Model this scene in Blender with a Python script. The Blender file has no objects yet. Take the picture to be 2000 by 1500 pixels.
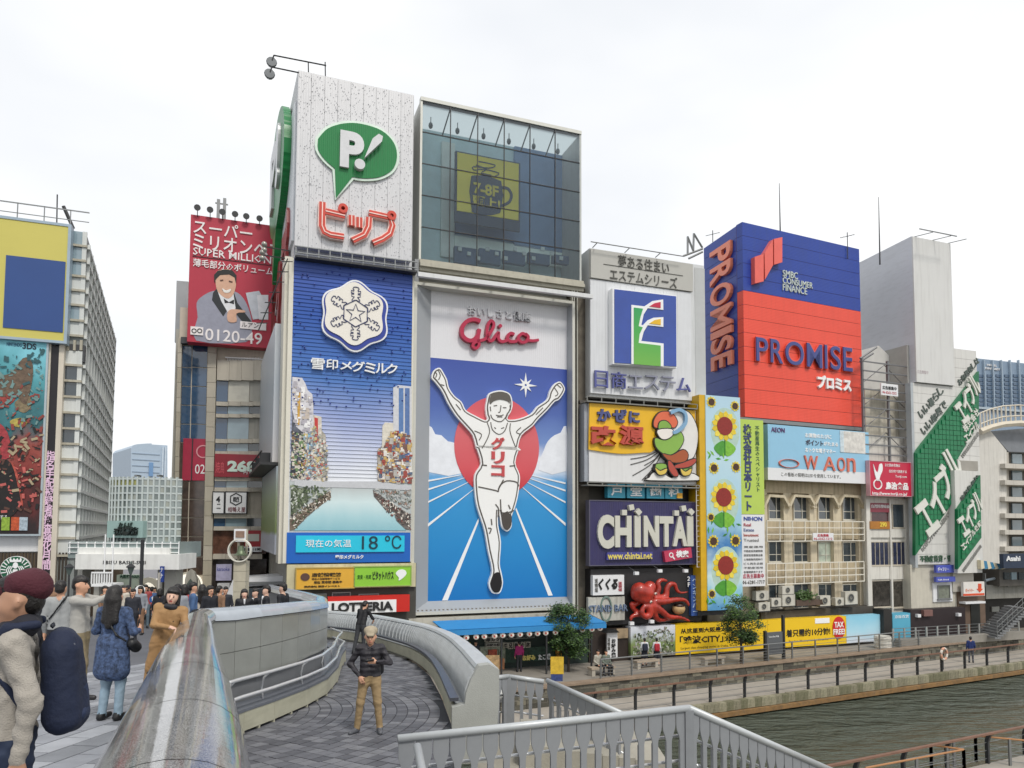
import bpy, math, random
import numpy as np
from mathutils import Vector, Matrix
S = bpy.context.scene
COL = S.collection
R = math.radians
rnd = random.Random(7)
# ------------------------------------------------------------------ camera
FPX, CZ, PITCH, ROLL = 1400.0, 2.4, 3.3, 0.25
SHIFT = (1030 - 750 - FPX*math.tan(R(PITCH)))/2000.0
cam_d = bpy.data.cameras.new('camera'); cam = bpy.data.objects.new('camera', cam_d); COL.objects.link(cam)
cam_d.sensor_width = 36.0; cam_d.lens = 36.0*FPX/2000.0; cam_d.shift_y = SHIFT
cam_d.clip_start = 0.1; cam_d.clip_end = 3000
RM = Matrix.Rotation(R(90+PITCH), 3, 'X') @ Matrix.Rotation(R(ROLL), 3, 'Z')
cam.matrix_world = Matrix.Translation((0, 0, CZ)) @ RM.to_4x4()
S.camera = cam
CAM = Vector((0, 0, CZ)); CY = 750 + SHIFT*2000
# ------------------------------------------------------------------ sky, sun, exposure
SUN_EL, SUN_AZ = 52, 150          # azimuth clockwise from +Y
w = bpy.data.worlds.new('World'); S.world = w; w.use_nodes = True
nt = w.node_tree; nt.nodes.clear()
o_ = nt.nodes.new('ShaderNodeOutputWorld'); bg = nt.nodes.new('ShaderNodeBackground')
sky = nt.nodes.new('ShaderNodeTexSky'); sky.sky_type = 'NISHITA'; sky.sun_disc = False
sky.sun_elevation = R(SUN_EL); sky.sun_rotation = R(SUN_AZ)
tc = nt.nodes.new('ShaderNodeTexCoord'); mp = nt.nodes.new('ShaderNodeMapping'); mp.inputs['Scale'].default_value = (1.0, 1.0, 2.4)
nz = nt.nodes.new('ShaderNodeTexNoise'); nz.inputs['Scale'].default_value = 1.5; nz.inputs['Detail'].default_value = 4; nz.inputs['Roughness'].default_value = .5
rp = nt.nodes.new('ShaderNodeValToRGB')
rp.color_ramp.elements[0].position = .38; rp.color_ramp.elements[0].color = (6.9, 7.1, 7.4, 1)
rp.color_ramp.elements[1].position = .68; rp.color_ramp.elements[1].color = (8.7, 8.7, 8.65, 1)
mxs = nt.nodes.new('ShaderNodeMix'); mxs.data_type = 'RGBA'; mxs.inputs[0].default_value = .93
L = nt.links.new
L(tc.outputs['Generated'], mp.inputs[0]); L(mp.outputs[0], nz.inputs['Vector']); L(nz.outputs[0], rp.inputs[0])
L(sky.outputs[0], mxs.inputs[6]); L(rp.outputs[0], mxs.inputs[7]); L(mxs.outputs[2], bg.inputs[0])
bg.inputs[1].default_value = .098; L(bg.outputs[0], o_.inputs[0])
sd = bpy.data.lights.new('sun', 'SUN'); sd.energy = 1.5; sd.angle = R(11); sd.color = (1, .95, .87)
sun = bpy.data.objects.new('sun', sd); COL.objects.link(sun)
sv = Vector((math.sin(R(SUN_AZ))*math.cos(R(SUN_EL)), math.cos(R(SUN_AZ))*math.cos(R(SUN_EL)), math.sin(R(SUN_EL))))
sun.rotation_euler = sv.to_track_quat('Z', 'Y').to_euler(); sun.location = sv*200
S.view_settings.view_transform = 'Standard'; S.view_settings.look = 'None'
S.view_settings.exposure = 0.45; S.view_settings.gamma = 1; S.view_settings.use_curve_mapping = False
S.cycles.max_bounces = 7; S.cycles.transparent_max_bounces = 8

# ------------------------------------------------------------------ pixel rays and vertical faces
def ray(px, py):
    return RM @ Vector(((px-1000)/FPX, -(py-CY)/FPX, -1.0))
def at(px, py, Y):
    d = ray(px, py); return CAM + d*(Y/d.y)
def on_z(px, py, z):
    d = ray(px, py); return CAM + d*((z-CZ)/d.z)
def on_plane(px, py, p0, n):
    d = ray(px, py); return CAM + d*((Vector(p0)-CAM).dot(n)/d.dot(n))
class Face:
    """vertical plane; local x along the wall, y up, z out of the wall"""
    def __init__(s, px, Z, xvp, yref=900):
        d = Vector((xvp-1000, FPX, 0)).normalized()
        if xvp < px: d = -d
        s.u = d; s.v = Vector((0, 0, 1)); s.n = s.u.cross(s.v)
        p = at(px, yref, Z); s.o = Vector((p.x, p.y, 0))
        s.M = Matrix(((s.u.x, s.v.x, s.n.x, s.o.x), (s.u.y, s.v.y, s.n.y, s.o.y), (s.u.z, s.v.z, s.n.z, 0), (0, 0, 0, 1)))
    def uv(s, px, py, out=0.0):
        q = on_plane(px, py, s.o + s.n*out, s.n) - s.o
        return (q.dot(s.u), q.z)
    def rect(s, xl, yt, xr, yb, out=0.0):
        a, b = s.uv(xl, yt, out), s.uv(xl, yb, out); c = s.uv(xr, (yt+yb)/2, out)
        return ((a[0]+b[0])/2, b[1], c[0], a[1])
    def w(s, u, v, n=0): return s.o + s.u*u + s.v*v + s.n*n
KM = 4770
def ZP(x): return 40/(1-.371*(x-1000)/1400)
def main_face(x, back=0.0):
    f = Face(x, ZP(x), KM)
    if back: f.o = f.o - f.n*back; f.M.translation = f.o
    return f

# ------------------------------------------------------------------ materials
def lin(c):
    if isinstance(c, str):
        c = tuple(int(c[i:i+2], 16)/255 for i in (0, 2, 4))
    return tuple(x/12.92 if x <= .04045 else ((x+.055)/1.055)**2.4 for x in c)
MATS = {}
def mat(col, rough=.55, metal=0.0, var=.10, vs=1.5, bump=0.0, bs=40, rib=None, streak=0.0, spec=.5, trans=0.0, grime=None, emit=0, coat=0):
    key = (col, rough, metal, var, vs, bump, bs, rib, streak, spec, trans, grime, emit, coat)
    if key in MATS: return MATS[key]
    m = bpy.data.materials.new('paint_%d' % len(MATS)); m.use_nodes = True; MATS[key] = m
    n = m.node_tree.nodes; l = m.node_tree.links.new; b = n['Principled BSDF']
    c = lin(col); b.inputs['Roughness'].default_value = rough; b.inputs['Metallic'].default_value = metal
    b.inputs['Specular IOR Level'].default_value = spec; b.inputs['Coat Weight'].default_value = coat
    if trans: b.inputs['Transmission Weight'].default_value = trans
    t = n.new('ShaderNodeTexCoord')
    z = n.new('ShaderNodeTexNoise'); z.inputs['Scale'].default_value = vs; z.inputs['Detail'].default_value = 5; z.inputs['Roughness'].default_value = .65
    l(t.outputs['Object'], z.inputs['Vector'])
    mr = n.new('ShaderNodeMapRange'); mr.inputs[1].default_value = .3; mr.inputs[2].default_value = .7
    mr.inputs[3].default_value = 1-var; mr.inputs[4].default_value = 1+var*.5; l(z.outputs[0], mr.inputs[0])
    vm = n.new('ShaderNodeVectorMath'); vm.operation = 'SCALE'; vm.inputs[0].default_value = c; l(mr.outputs[0], vm.inputs['Scale'])
    outc = vm.outputs[0]
    if streak:       # rain streaks running down
        mp = n.new('ShaderNodeMapping'); mp.inputs['Scale'].default_value = (3.2, .22, 3.2) ; l(t.outputs['Object'], mp.inputs[0])
        z2 = n.new('ShaderNodeTexNoise'); z2.inputs['Scale'].default_value = 1.6; z2.inputs['Detail'].default_value = 6; l(mp.outputs[0], z2.inputs['Vector'])
        r2 = n.new('ShaderNodeMapRange'); r2.inputs[1].default_value = .48; r2.inputs[2].default_value = .72; r2.inputs[3].default_value = 0; r2.inputs[4].default_value = streak
        l(z2.outputs[0], r2.inputs[0])
        mx = n.new('ShaderNodeMix'); mx.data_type = 'RGBA'; l(r2.outputs[0], mx.inputs[0]); l(outc, mx.inputs[6])
        mx.inputs[7].default_value = (*lin(grime or '5a5348'), 1); outc = mx.outputs[2]
    l(outc, b.inputs['Base Color'])
    if emit:
        b.inputs['Emission Color'].default_value = (*c, 1); b.inputs['Emission Strength'].default_value = emit
    h = None
    if bump:
        z3 = n.new('ShaderNodeTexNoise'); z3.inputs['Scale'].default_value = bs; z3.inputs['Detail'].default_value = 4; l(t.outputs['Object'], z3.inputs['Vector'])
        bp = n.new('ShaderNodeBump'); bp.inputs['Strength'].default_value = bump; bp.inputs['Distance'].default_value = .02; l(z3.outputs[0], bp.inputs['Height']); h = bp
    if rib:          # (axis, pitch in m, strength)
        wv = n.new('ShaderNodeTexWave'); wv.wave_type = 'BANDS'; wv.bands_direction = rib[0]; wv.inputs['Scale'].default_value = .314/rib[1]
        l(t.outputs['Object'], wv.inputs['Vector'])
        bp = n.new('ShaderNodeBump'); bp.inputs['Strength'].default_value = rib[2]; bp.inputs['Distance'].default_value = rib[1]*.4; l(wv.outputs['Fac'], bp.inputs['Height'])
        if h: l(h.outputs[0], bp.inputs['Normal'])
        h = bp
    if h: l(h.outputs[0], b.inputs['Normal'])
    return m
def ramp_mat(stops, lo, hi, axis=1, rough=.45, noise=.0, ns=(1, 1, 1), bumprib=None):
    """printed picture: colour runs along a local axis (in metres)"""
    m = bpy.data.materials.new('print'); m.use_nodes = True
    n = m.node_tree.nodes; l = m.node_tree.links.new; b = n['Principled BSDF']; b.inputs['Roughness'].default_value = rough
    t = n.new('ShaderNodeTexCoord'); sp = n.new('ShaderNodeSeparateXYZ'); l(t.outputs['Object'], sp.inputs[0])
    mr = n.new('ShaderNodeMapRange'); mr.inputs[1].default_value = lo; mr.inputs[2].default_value = hi; l(sp.outputs[axis], mr.inputs[0])
    src = mr.outputs[0]
    if noise:
        mp = n.new('ShaderNodeMapping'); mp.inputs['Scale'].default_value = ns; l(t.outputs['Object'], mp.inputs[0])
        z = n.new('ShaderNodeTexNoise'); z.inputs['Scale'].default_value = 1; z.inputs['Detail'].default_value = 5; l(mp.outputs[0], z.inputs['Vector'])
        ma = n.new('ShaderNodeMath'); ma.operation = 'MULTIPLY_ADD'; ma.inputs[1].default_value = noise; l(z.outputs[0], ma.inputs[0])
        ad = n.new('ShaderNodeMath'); ad.operation = 'SUBTRACT'; ad.inputs[1].default_value = noise*.5; l(src, ad.inputs[0]); l(ad.outputs[0], ma.inputs[2]); src = ma.outputs[0]
    r = n.new('ShaderNodeValToRGB'); e = r.color_ramp.elements
    while len(e) < len(stops): e.new(.5)
    for i, (p, c) in enumerate(stops): e[i].position = p; e[i].color = (*lin(c), 1)
    l(src, r.inputs[0]); l(r.outputs[0], b.inputs['Base Color'])
    if bumprib:
        wv = n.new('ShaderNodeTexWave'); wv.wave_type = 'BANDS'; wv.bands_direction = bumprib[0]; wv.inputs['Scale'].default_value = .314/bumprib[1]
        l(t.outputs['Object'], wv.inputs['Vector'])
        bp = n.new('ShaderNodeBump'); bp.inputs['Strength'].default_value = bumprib[2]; bp.inputs['Distance'].default_value = bumprib[1]*.4; l(wv.outputs['Fac'], bp.inputs['Height']); l(bp.outputs[0], b.inputs['Normal'])
    return m

# ------------------------------------------------------------------ meshes
class MB:
    def __init__(s): s.v = []; s.f = []; s.mi = []
    def add(s, vs, fs, mi=0):
        k = len(s.v); s.v += [tuple(p) for p in vs]; s.f += [tuple(i+k for i in q) for q in fs]; s.mi += [mi]*len(fs)
    def box(s, x0, y0, z0, x1, y1, z1, mi=0):
        if x0 > x1: x0, x1 = x1, x0
        if y0 > y1: y0, y1 = y1, y0
        if z0 > z1: z0, z1 = z1, z0
        s.add([(x0,y0,z0),(x1,y0,z0),(x1,y1,z0),(x0,y1,z0),(x0,y0,z1),(x1,y0,z1),(x1,y1,z1),(x0,y1,z1)],
              [(0,3,2,1),(4,5,6,7),(0,1,5,4),(1,2,6,5),(2,3,7,6),(3,0,4,7)], mi); return s
    def r(s, rc, n0, n1, mi=0): return s.box(rc[0], rc[1], n0, rc[2], rc[3], n1, mi)
    def poly(s, pts, z0, z1, mi=0):
        a = sum(pts[i][0]*pts[(i+1) % len(pts)][1]-pts[(i+1) % len(pts)][0]*pts[i][1] for i in range(len(pts)))
        if a < 0: pts = pts[::-1]
        n = len(pts)
        s.add([(x, y, z0) for x, y in pts]+[(x, y, z1) for x, y in pts],
              [tuple(range(n, 2*n)), tuple(range(n-1, -1, -1))]+[(i, (i+1) % n, n+(i+1) % n, n+i) for i in range(n)], mi); return s
    def tube(s, pts, r, k=8, mi=0, cap=True):
        pts = [Vector(p) for p in pts]; rs = r if isinstance(r, (list, tuple)) else [r]*len(pts)
        rings = []; up = Vector((0, 0, 1)); prev = None
        for i, p in enumerate(pts):
            t = (pts[min(i+1, len(pts)-1)]-pts[max(i-1, 0)]).normalized()
            a = prev if prev is not None else (up if abs(t.z) < .9 else Vector((1, 0, 0)))
            e1 = (a - t*a.dot(t)).normalized() if (a - t*a.dot(t)).length > 1e-5 else t.orthogonal().normalized(); e2 = t.cross(e1); prev = e1
            rings.append([p + (e1*math.cos(2*math.pi*j/k)+e2*math.sin(2*math.pi*j/k))*rs[i] for j in range(k)])
        vs = [q for g in rings for q in g]; fs = []
        for i in range(len(pts)-1):
            for j in range(k): fs.append((i*k+j, i*k+(j+1) % k, (i+1)*k+(j+1) % k, (i+1)*k+j))
        if cap: fs += [tuple(range(k-1, -1, -1)), tuple(range((len(pts)-1)*k, len(pts)*k))]
        s.add(vs, fs, mi); return s
    def lathe(s, c, prof, k=14, mi=0, axis='z'):
        vs = []; c = Vector(c)
        for (r, h) in prof:
            for j in range(k):
                a = 2*math.pi*j/k
                p = (r*math.cos(a), r*math.sin(a), h)
                if axis == 'y': p = (p[0], h, -p[1])
                if axis == 'x': p = (h, p[0], p[1])
                vs.append(c+Vector(p))
        fs = [(i*k+j, i*k+(j+1) % k, (i+1)*k+(j+1) % k, (i+1)*k+j) for i in range(len(prof)-1) for j in range(k)]
        fs += [tuple(range(k-1, -1, -1)), tuple(range((len(prof)-1)*k, len(prof)*k))]
        s.add(vs, fs, mi); return s
    def ball(s, c, r, sx=1, sy=1, sz=1, mi=0, k=10):
        m = 6; vs = []; c = Vector(c)
        prof = [(math.sin(math.pi*i/m), -math.cos(math.pi*i/m)) for i in range(m+1)]
        prof[0] = (.01, -1); prof[-1] = (.01, 1)
        kk = len(s.v); s.lathe((0, 0, 0), prof, k, mi)
        for i in range(kk, len(s.v)):
            x, y, z = s.v[i]; s.v[i] = (c.x+x*r*sx, c.y+y*r*sy, c.z+z*r*sz)
        return s
    def ring(s, cx, cy, r0, r1, z0, z1, k=32, mi=0, sx=1, sy=1):
        vs = []; fs = []
        for j in range(k):
            a = 2*math.pi*j/k; c, t = math.cos(a)*sx, math.sin(a)*sy
            vs += [(cx+r0*c, cy+r0*t, z0), (cx+r1*c, cy+r1*t, z0), (cx+r1*c, cy+r1*t, z1), (cx+r0*c, cy+r0*t, z1)]
        for j in range(k):
            a, b = 4*j, 4*((j+1) % k)
            fs += [(a+3, a+2, b+2, b+3), (a+2, a+1, b+1, b+2), (a, a+3, b+3, b), (a+1, a, b, b+1)]
        s.add(vs, fs, mi); return s
    def mesh(s, name, mats, smooth=False):
        me = bpy.data.meshes.new(name); me.from_pydata(s.v, [], s.f)
        for m in (mats if isinstance(mats, (list, tuple)) else [mats]): me.materials.append(m)
        if any(s.mi): me.polygons.foreach_set('material_index', s.mi)
        if smooth: me.polygons.foreach_set('use_smooth', [True]*len(s.f))
        me.update(); return me
    def build(s, name, mats, parent=None, M=None, smooth=False, label=None):
        o = bpy.data.objects.new(name, s.mesh(name, mats, smooth)); COL.objects.link(o)
        if parent: o.parent = parent
        if M is not None: o.matrix_local = M
        if label: o['label'] = label
        if smooth == 'edge':
            pass
        return o
def tag(o, label, cat, group=None):
    o['label'] = label; o['category'] = cat
    if group: o['group'] = group
    return o
def thing(name, label, cat, M=None, group=None, loc=None, rz=0):
    o = bpy.data.objects.new(name, None); COL.objects.link(o); o.empty_display_size = .3
    if M is not None: o.matrix_world = M
    if loc is not None: o.location = loc; o.rotation_euler = (0, 0, rz)
    return tag(o, label, cat, group)
def struct(o): o['kind'] = 'structure'; return o
def stuff(o): o['kind'] = 'stuff'; return o
def dup(root, loc=None, M=None, label=None, group=None, rz=None, scale=None):
    r = root.copy(); COL.objects.link(r)
    if M is not None: r.matrix_world = M
    if loc is not None: r.location = loc
    if rz is not None: r.rotation_euler = (0, 0, rz)
    if scale: r.scale = scale
    if label: r['label'] = label
    if group: r['group'] = group
    for ch in list(KIDS(root)):
        c = ch.copy(); COL.objects.link(c); c.parent = r
        for g in list(KIDS(ch)):
            d = g.copy(); COL.objects.link(d); d.parent = c
    return r
def KIDS(o): return [c for c in COL.objects if c.parent == o]
# ------------------------------------------------------------------ lettering (Blender's own built-in font)
_tc = bpy.data.curves.new('lettering_source', 'FONT'); _to = bpy.data.objects.new('lettering_source', _tc)
_ts = bpy.data.scenes.new('lettering_scratch'); _ts.collection.objects.link(_to); _dg = _ts.view_layers[0].depsgraph
TCACHE = {}
def tmesh(body, bold=0.0, sp=1.0, ls=1.0, shear=0.0):
    key = (body, bold, sp, ls, shear)
    if key not in TCACHE:
        _tc.body = body; _tc.resolution_u = 5 if body.isascii() and len(body) < 9 else 2 if len(body) < 8 else 1; _tc.offset = bold; _tc.space_character = sp; _tc.space_line = ls; _tc.shear = shear; _tc.extrude = .5
        _tc.align_x = 'LEFT'
        _ts.view_layers[0].update(); m = bpy.data.meshes.new_from_object(_to.evaluated_get(_ts.view_layers[0].depsgraph))
        v = np.zeros(len(m.vertices)*3); m.vertices.foreach_get('co', v); v = v.reshape(-1, 3)
        f = [tuple(p.vertices) for p in m.polygons]
        bpy.data.meshes.remove(m)
        mn, mxx = v[:, :2].min(0), v[:, :2].max(0)
        v[:, :2] = (v[:, :2]-mn)/(mxx-mn); v[:, 2] = v[:, 2]/(max(1e-6, v[:, 2].max()-v[:, 2].min()))+.5
        TCACHE[key] = (v, f, (mxx-mn))
    return TCACHE[key]
def text(parent, body, rc, n0, n1, m, name='lettering', bold=.0, M=None, rot=0, fit=True, sp=1.0, ls=1.0, label=None, shear=0.0):
    """text filling the rectangle rc=(u0,v0,u1,v1), from depth n0 to n1"""
    v, f, wh = tmesh(body, bold, sp, ls, shear)
    if M is None and n1-n0 > .15: n1 = n0+(n1-n0)*.55
    u0, v0, u1, v1 = rc
    W, H = u1-u0, v1-v0
    if not fit: W = H*wh[0]/wh[1]
    p = np.stack([v[:, 0]*W, v[:, 1]*H, n0+v[:, 2]*(n1-n0)], 1)
    if rot:
        c, s_ = math.cos(rot), math.sin(rot); x = p[:, 0].copy(); y = p[:, 1].copy()
        p[:, 0] = c*x-s_*y; p[:, 1] = s_*x+c*y
    p[:, 0] += u0; p[:, 1] += v0
    b = MB(); b.v = [tuple(q) for q in p]; b.f = f; b.mi = [0]*len(f)
    return b.build(name, m, parent, M, label=label)
def vt(s): return '\n'.join(s)
def T(f, parent, body, xl, yt, xr, yb, n0, n1, m, **k):
    """lettering placed by its outline in the photograph, on the wall f"""
    return text(parent, body, f.rect(xl, yt, xr, yb, n1), n0, n1, m, **k)
def PX(f, pts, out=0.0): return [f.uv(x, y, out) for x, y in pts]
def letters(f, parent, body, xl, yt, xr, yb, n0, n1, m, bold=0, name='letter', widths=None):
    """large solid letters, each one an object"""
    rc = f.rect(xl, yt, xr, yb, n1); ws = widths or [1]*len(body); tot = sum(ws); x = rc[0]
    for ch, w_ in zip(body, ws):
        W = (rc[2]-rc[0])*w_/tot
        if ch != ' ': text(parent, ch, (x+W*.06, rc[1], x+W*.94, rc[3]), n0, n1, m, name=name, bold=bold)
        x += W
# ------------------------------------------------------------------ rounded bodies (people, the octopus): smooth union of capsules meshed by surface nets
def surface_nets(prims, vox=.015, k=.03, wrinkle=None, noise_amp=0.0):
    """prims: (a, b, ra, rb, label[, k]); returns verts, quads, label per quad"""
    A = np.array([p[0] for p in prims], float); B = np.array([p[1] for p in prims], float)
    rm = max(max(p[2], p[3]) for p in prims)+.05
    lo = np.minimum(A.min(0), B.min(0))-rm; hi = np.maximum(A.max(0), B.max(0))+rm
    n = np.ceil((hi-lo)/vox).astype(int)+1
    labs = sorted(set(p[4] for p in prims)); D = {q: np.full(n, 1.0) for q in labs}
    ax = [lo[i]+vox*np.arange(n[i]) for i in range(3)]
    for p in prims:
        a, b, ra, rb, lb = np.array(p[0], float), np.array(p[1], float), p[2], p[3], p[4]
        kk = p[5] if len(p) > 5 else k
        pad = max(ra, rb)+max(.06, 4*vox)
        i0 = np.maximum(((np.minimum(a, b)-pad-lo)/vox).astype(int), 0); i1 = np.minimum(((np.maximum(a, b)+pad-lo)/vox).astype(int)+2, n)
        sl = tuple(slice(i0[i], i1[i]) for i in range(3))
        X, Y, Z = np.meshgrid(*[ax[i][sl[i]] for i in range(3)], indexing='ij')
        d = b-a; L2 = max(d.dot(d), 1e-9)
        t = np.clip(((X-a[0])*d[0]+(Y-a[1])*d[1]+(Z-a[2])*d[2])/L2, 0, 1)
        ds = np.sqrt((X-a[0]-t*d[0])**2+(Y-a[1]-t*d[1])**2+(Z-a[2]-t*d[2])**2)-(ra+(rb-ra)*t)
        o = D[lb][sl]; h = np.clip(.5+.5*(o-ds)/kk, 0, 1); D[lb][sl] = o*(1-h)+ds*h-kk*h*(1-h)
    if noise_amp:
        X, Y, Z = np.meshgrid(*ax, indexing='ij')
        nf = (np.sin(31*X+9*np.sin(11*Z))*np.sin(23*Z+7*X+5*np.sin(17*Y))+.6*np.sin(57*Z+19*X)*np.sin(41*Y+13*Z))*noise_amp
        for q in labs:
            if wrinkle and q in wrinkle: D[q] = D[q]+nf
    tot = None
    for q in labs:
        if tot is None: tot = D[q].copy()
        else:
            kk = .012; h = np.clip(.5+.5*(tot-D[q])/kk, 0, 1); tot = tot*(1-h)+D[q]*h-kk*h*(1-h)
    s = tot < 0
    c = np.zeros(tuple(n-1), int)
    for i in (0, 1):
        for j in (0, 1):
            for m in (0, 1): c += s[i:n[0]-1+i, j:n[1]-1+j, m:n[2]-1+m]
    act = (c > 0) & (c < 8); idx = -np.ones(tuple(n-1), int); ii = np.argwhere(act); idx[act] = np.arange(len(ii))
    acc = np.zeros((len(ii), 3)); cnt = np.zeros(len(ii))
    cor = [(i, j, m) for i in (0, 1) for j in (0, 1) for m in (0, 1)]
    for a_ in cor:
        for d_ in range(3):
            if a_[d_]: continue
            b_ = list(a_); b_[d_] = 1
            va = tot[ii[:, 0]+a_[0], ii[:, 1]+a_[1], ii[:, 2]+a_[2]]; vb = tot[ii[:, 0]+b_[0], ii[:, 1]+b_[1], ii[:, 2]+b_[2]]
            q = (va < 0) != (vb < 0); t = np.where(q, va/np.where(va == vb, 1, va-vb), 0)
            pt = np.array(a_)[None, :]+t[:, None]*(np.array(b_)-np.array(a_))[None, :]
            acc[q] += pt[q]; cnt[q] += 1
    V = lo+(ii+acc/cnt[:, None])*vox
    quads = []
    for d_ in range(3):
        e1, e2 = [(1, 2), (2, 0), (0, 1)][d_]
        sh = [slice(1, n[i]-1) for i in range(3)]; sa = list(sh); sb = list(sh); sa[d_] = slice(0, n[d_]-1); sb[d_] = slice(1, n[d_])
        s0 = s[tuple(sa)]; s1 = s[tuple(sb)]
        ed = np.argwhere(s0 != s1); base = ed.copy()
        for i in range(3):
            if i != d_: base[:, i] += 1
        fl = s0[tuple(ed.T)]
        def cell(o1, o2):
            q = base.copy(); q[:, e1] -= o1; q[:, e2] -= o2; return idx[tuple(q.T)]
        q = np.stack([cell(1, 1), cell(0, 1), cell(0, 0), cell(1, 0)], 1)
        q[~fl] = q[~fl][:, ::-1]; quads.append(q)
    Q = np.concatenate(quads); Q = Q[(Q >= 0).all(1)]
    ctr = V[Q].mean(1); g = np.clip(((ctr-lo)/vox).round().astype(int), 0, n-1)
    st = np.stack([D[q][g[:, 0], g[:, 1], g[:, 2]] for q in labs]); lab = st.argmin(0)
    return V, Q, lab, labs
def blob(name, prims, mats, parent=None, M=None, vox=.015, k=.03, wrinkle=None, noise_amp=0.0, label=None):
    V, Q, lab, labs = surface_nets(prims, vox, k, wrinkle, noise_amp)
    me = bpy.data.meshes.new(name); me.from_pydata(V.tolist(), [], Q.tolist())
    for q in labs: me.materials.append(mats[q])
    me.polygons.foreach_set('material_index', lab.astype('i')); me.polygons.foreach_set('use_smooth', [True]*len(Q)); me.update()
    o = bpy.data.objects.new(name, me); COL.objects.link(o)
    if parent: o.parent = parent
    if M is not None: o.matrix_local = M
    if label: o['label'] = label
    return o
# ================================================================== the setting
ZU, ZLOW, ZW, ZST = -5.3, -6.2, -6.95, -3.3        # upper promenade, lower walkway, water
RY = R(26); DR = Vector((math.cos(RY), math.sin(RY), 0)); NR = Vector((-math.sin(RY), math.cos(RY), 0))
E0 = Vector((9.97, 35.8, 0)); W0 = E0 + NR*2.9; N0 = Vector((9.7, 23.1, 0))
def rz_ramp(y): return -1.04 - .066*(y-12.2)
def ramp_px(px, py):
    n = Vector((0, .066, 1)); return on_plane(px, py, (0, 12.2, -1.04), n)
def slab(name, pts, z0, z1, m):
    b = MB(); b.poly([(p[0], p[1]) for p in pts], z0, z1); return b.build(name, m)
def L_(p0, t, off=0): q = p0 + DR*t + NR*off; return (q.x, q.y)

# ---- water
def water_mat():
    m = bpy.data.materials.new('river_water'); m.use_nodes = True
    n = m.node_tree.nodes; l = m.node_tree.links.new; b = n['Principled BSDF']
    b.inputs['Base Color'].default_value = (.075, .088, .068, 1); b.inputs['Roughness'].default_value = .04; b.inputs['IOR'].default_value = 1.33
    t = n.new('ShaderNodeTexCoord'); hs = []
    for sc, rz, det, st in ((.5, 26, 3, .6), (1.5, 20, 3, .22), (5.5, 30, 3, .06)):
        mp = n.new('ShaderNodeMapping'); mp.inputs['Scale'].default_value = (sc, sc*2.2, 1); mp.inputs['Rotation'].default_value = (0, 0, R(-rz)); l(t.outputs['Object'], mp.inputs[0])
        z = n.new('ShaderNodeTexNoise'); z.inputs['Scale'].default_value = 1; z.inputs['Detail'].default_value = det; l(mp.outputs[0], z.inputs['Vector'])
        mu = n.new('ShaderNodeMath'); mu.operation = 'MULTIPLY'; mu.inputs[1].default_value = st; l(z.outputs[0], mu.inputs[0]); hs.append(mu.outputs[0])
    a = hs[0]
    for h in hs[1:]:
        ad = n.new('ShaderNodeMath'); ad.operation = 'ADD'; l(a, ad.inputs[0]); l(h, ad.inputs[1]); a = ad.outputs[0]
    bp = n.new('ShaderNodeBump'); bp.inputs['Strength'].default_value = .9; bp.inputs['Distance'].default_value = 1.0; l(a, bp.inputs['Height']); l(bp.outputs[0], b.inputs['Normal'])
    return m
struct(slab('river_water', [L_(E0, -70, 1), L_(E0, 400, 1), L_(N0, 400, -3), L_(N0, -70, -3)], ZW-.5, ZW, water_mat()))
M_PROM = mat('a39c92', .8, var=.16, vs=.8, bump=.3, bs=25)
M_PROMD = mat('8b857c', .85, var=.2, vs=.6, bump=.3, bs=30)
M_WET = mat('8a8570', .8, var=.35, vs=2.5, streak=.7, grime='3a3f22', bump=.4, bs=12)
struct(slab('lower_walkway', [L_(E0, -60), L_(E0, 64), L_(W0, 64), L_(W0, -60)], ZLOW-.5, ZLOW, M_PROM))
struct(slab('upper_promenade', [L_(W0, -60), L_(W0, 70), L_(W0, 70, 26), L_(W0, -60, 26)], ZLOW-.4, ZU, M_PROMD))
struct(slab('riverbed_ground', [(-900, -900), (900, -900), (900, 900), (-900, 900)], -9.5, -9.0, mat('4a4a40', .9)))
fm = main_face(1000)
def FB(t, back): q = fm.o + fm.u*t - fm.n*back; return (q.x, q.y)
struct(slab('street_ground', [FB(-900, 9), FB(900, 9), FB(900, 1200), FB(-900, 1200)], -9.2, ZST, mat('6f6c68', .9, var=.2, vs=.3)))
struct(slab('near_walkway', [L_(N0, -60), L_(N0, 120), L_(N0, 120, -10), L_(N0, -60, -10)], -7.6, ZLOW, mat('9a958c', .8, var=.15, vs=.7, bump=.3, bs=25)))
# mossy kerb of single blocks along the water
kb = thing('quay_edge', 'mossy weathered stone edge of the lower riverside walkway above the water', 'quay', M=Matrix.Translation((*L_(E0, 0), ZLOW)) @ Matrix.Rotation(RY, 4, 'Z'))
pb = MB(); pb.box(-.23, -.12, -.42, .23, .16, .03); edge_mesh = [pb.mesh('edge_block', m_) for m_ in (M_WET, mat('98937c', .8, var=.3, vs=3, streak=.6, grime='414524'), mat('77745c', .8, var=.3, vs=3, streak=.6, grime='2f3a1d'))]
for i in range(-40, 122):
    o = bpy.data.objects.new('edge_block', edge_mesh[rnd.randrange(3)]); COL.objects.link(o); o.parent = kb; o.location = (i*.47, rnd.uniform(-.012, .012), rnd.uniform(-.01, .01))
tb = MB(); tb.box(-19, -.3, -.66, 58, .02, -.45); tb.build('timber_fender', mat('8a6a42', .8, var=.3, vs=2, streak=.5), kb)
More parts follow.
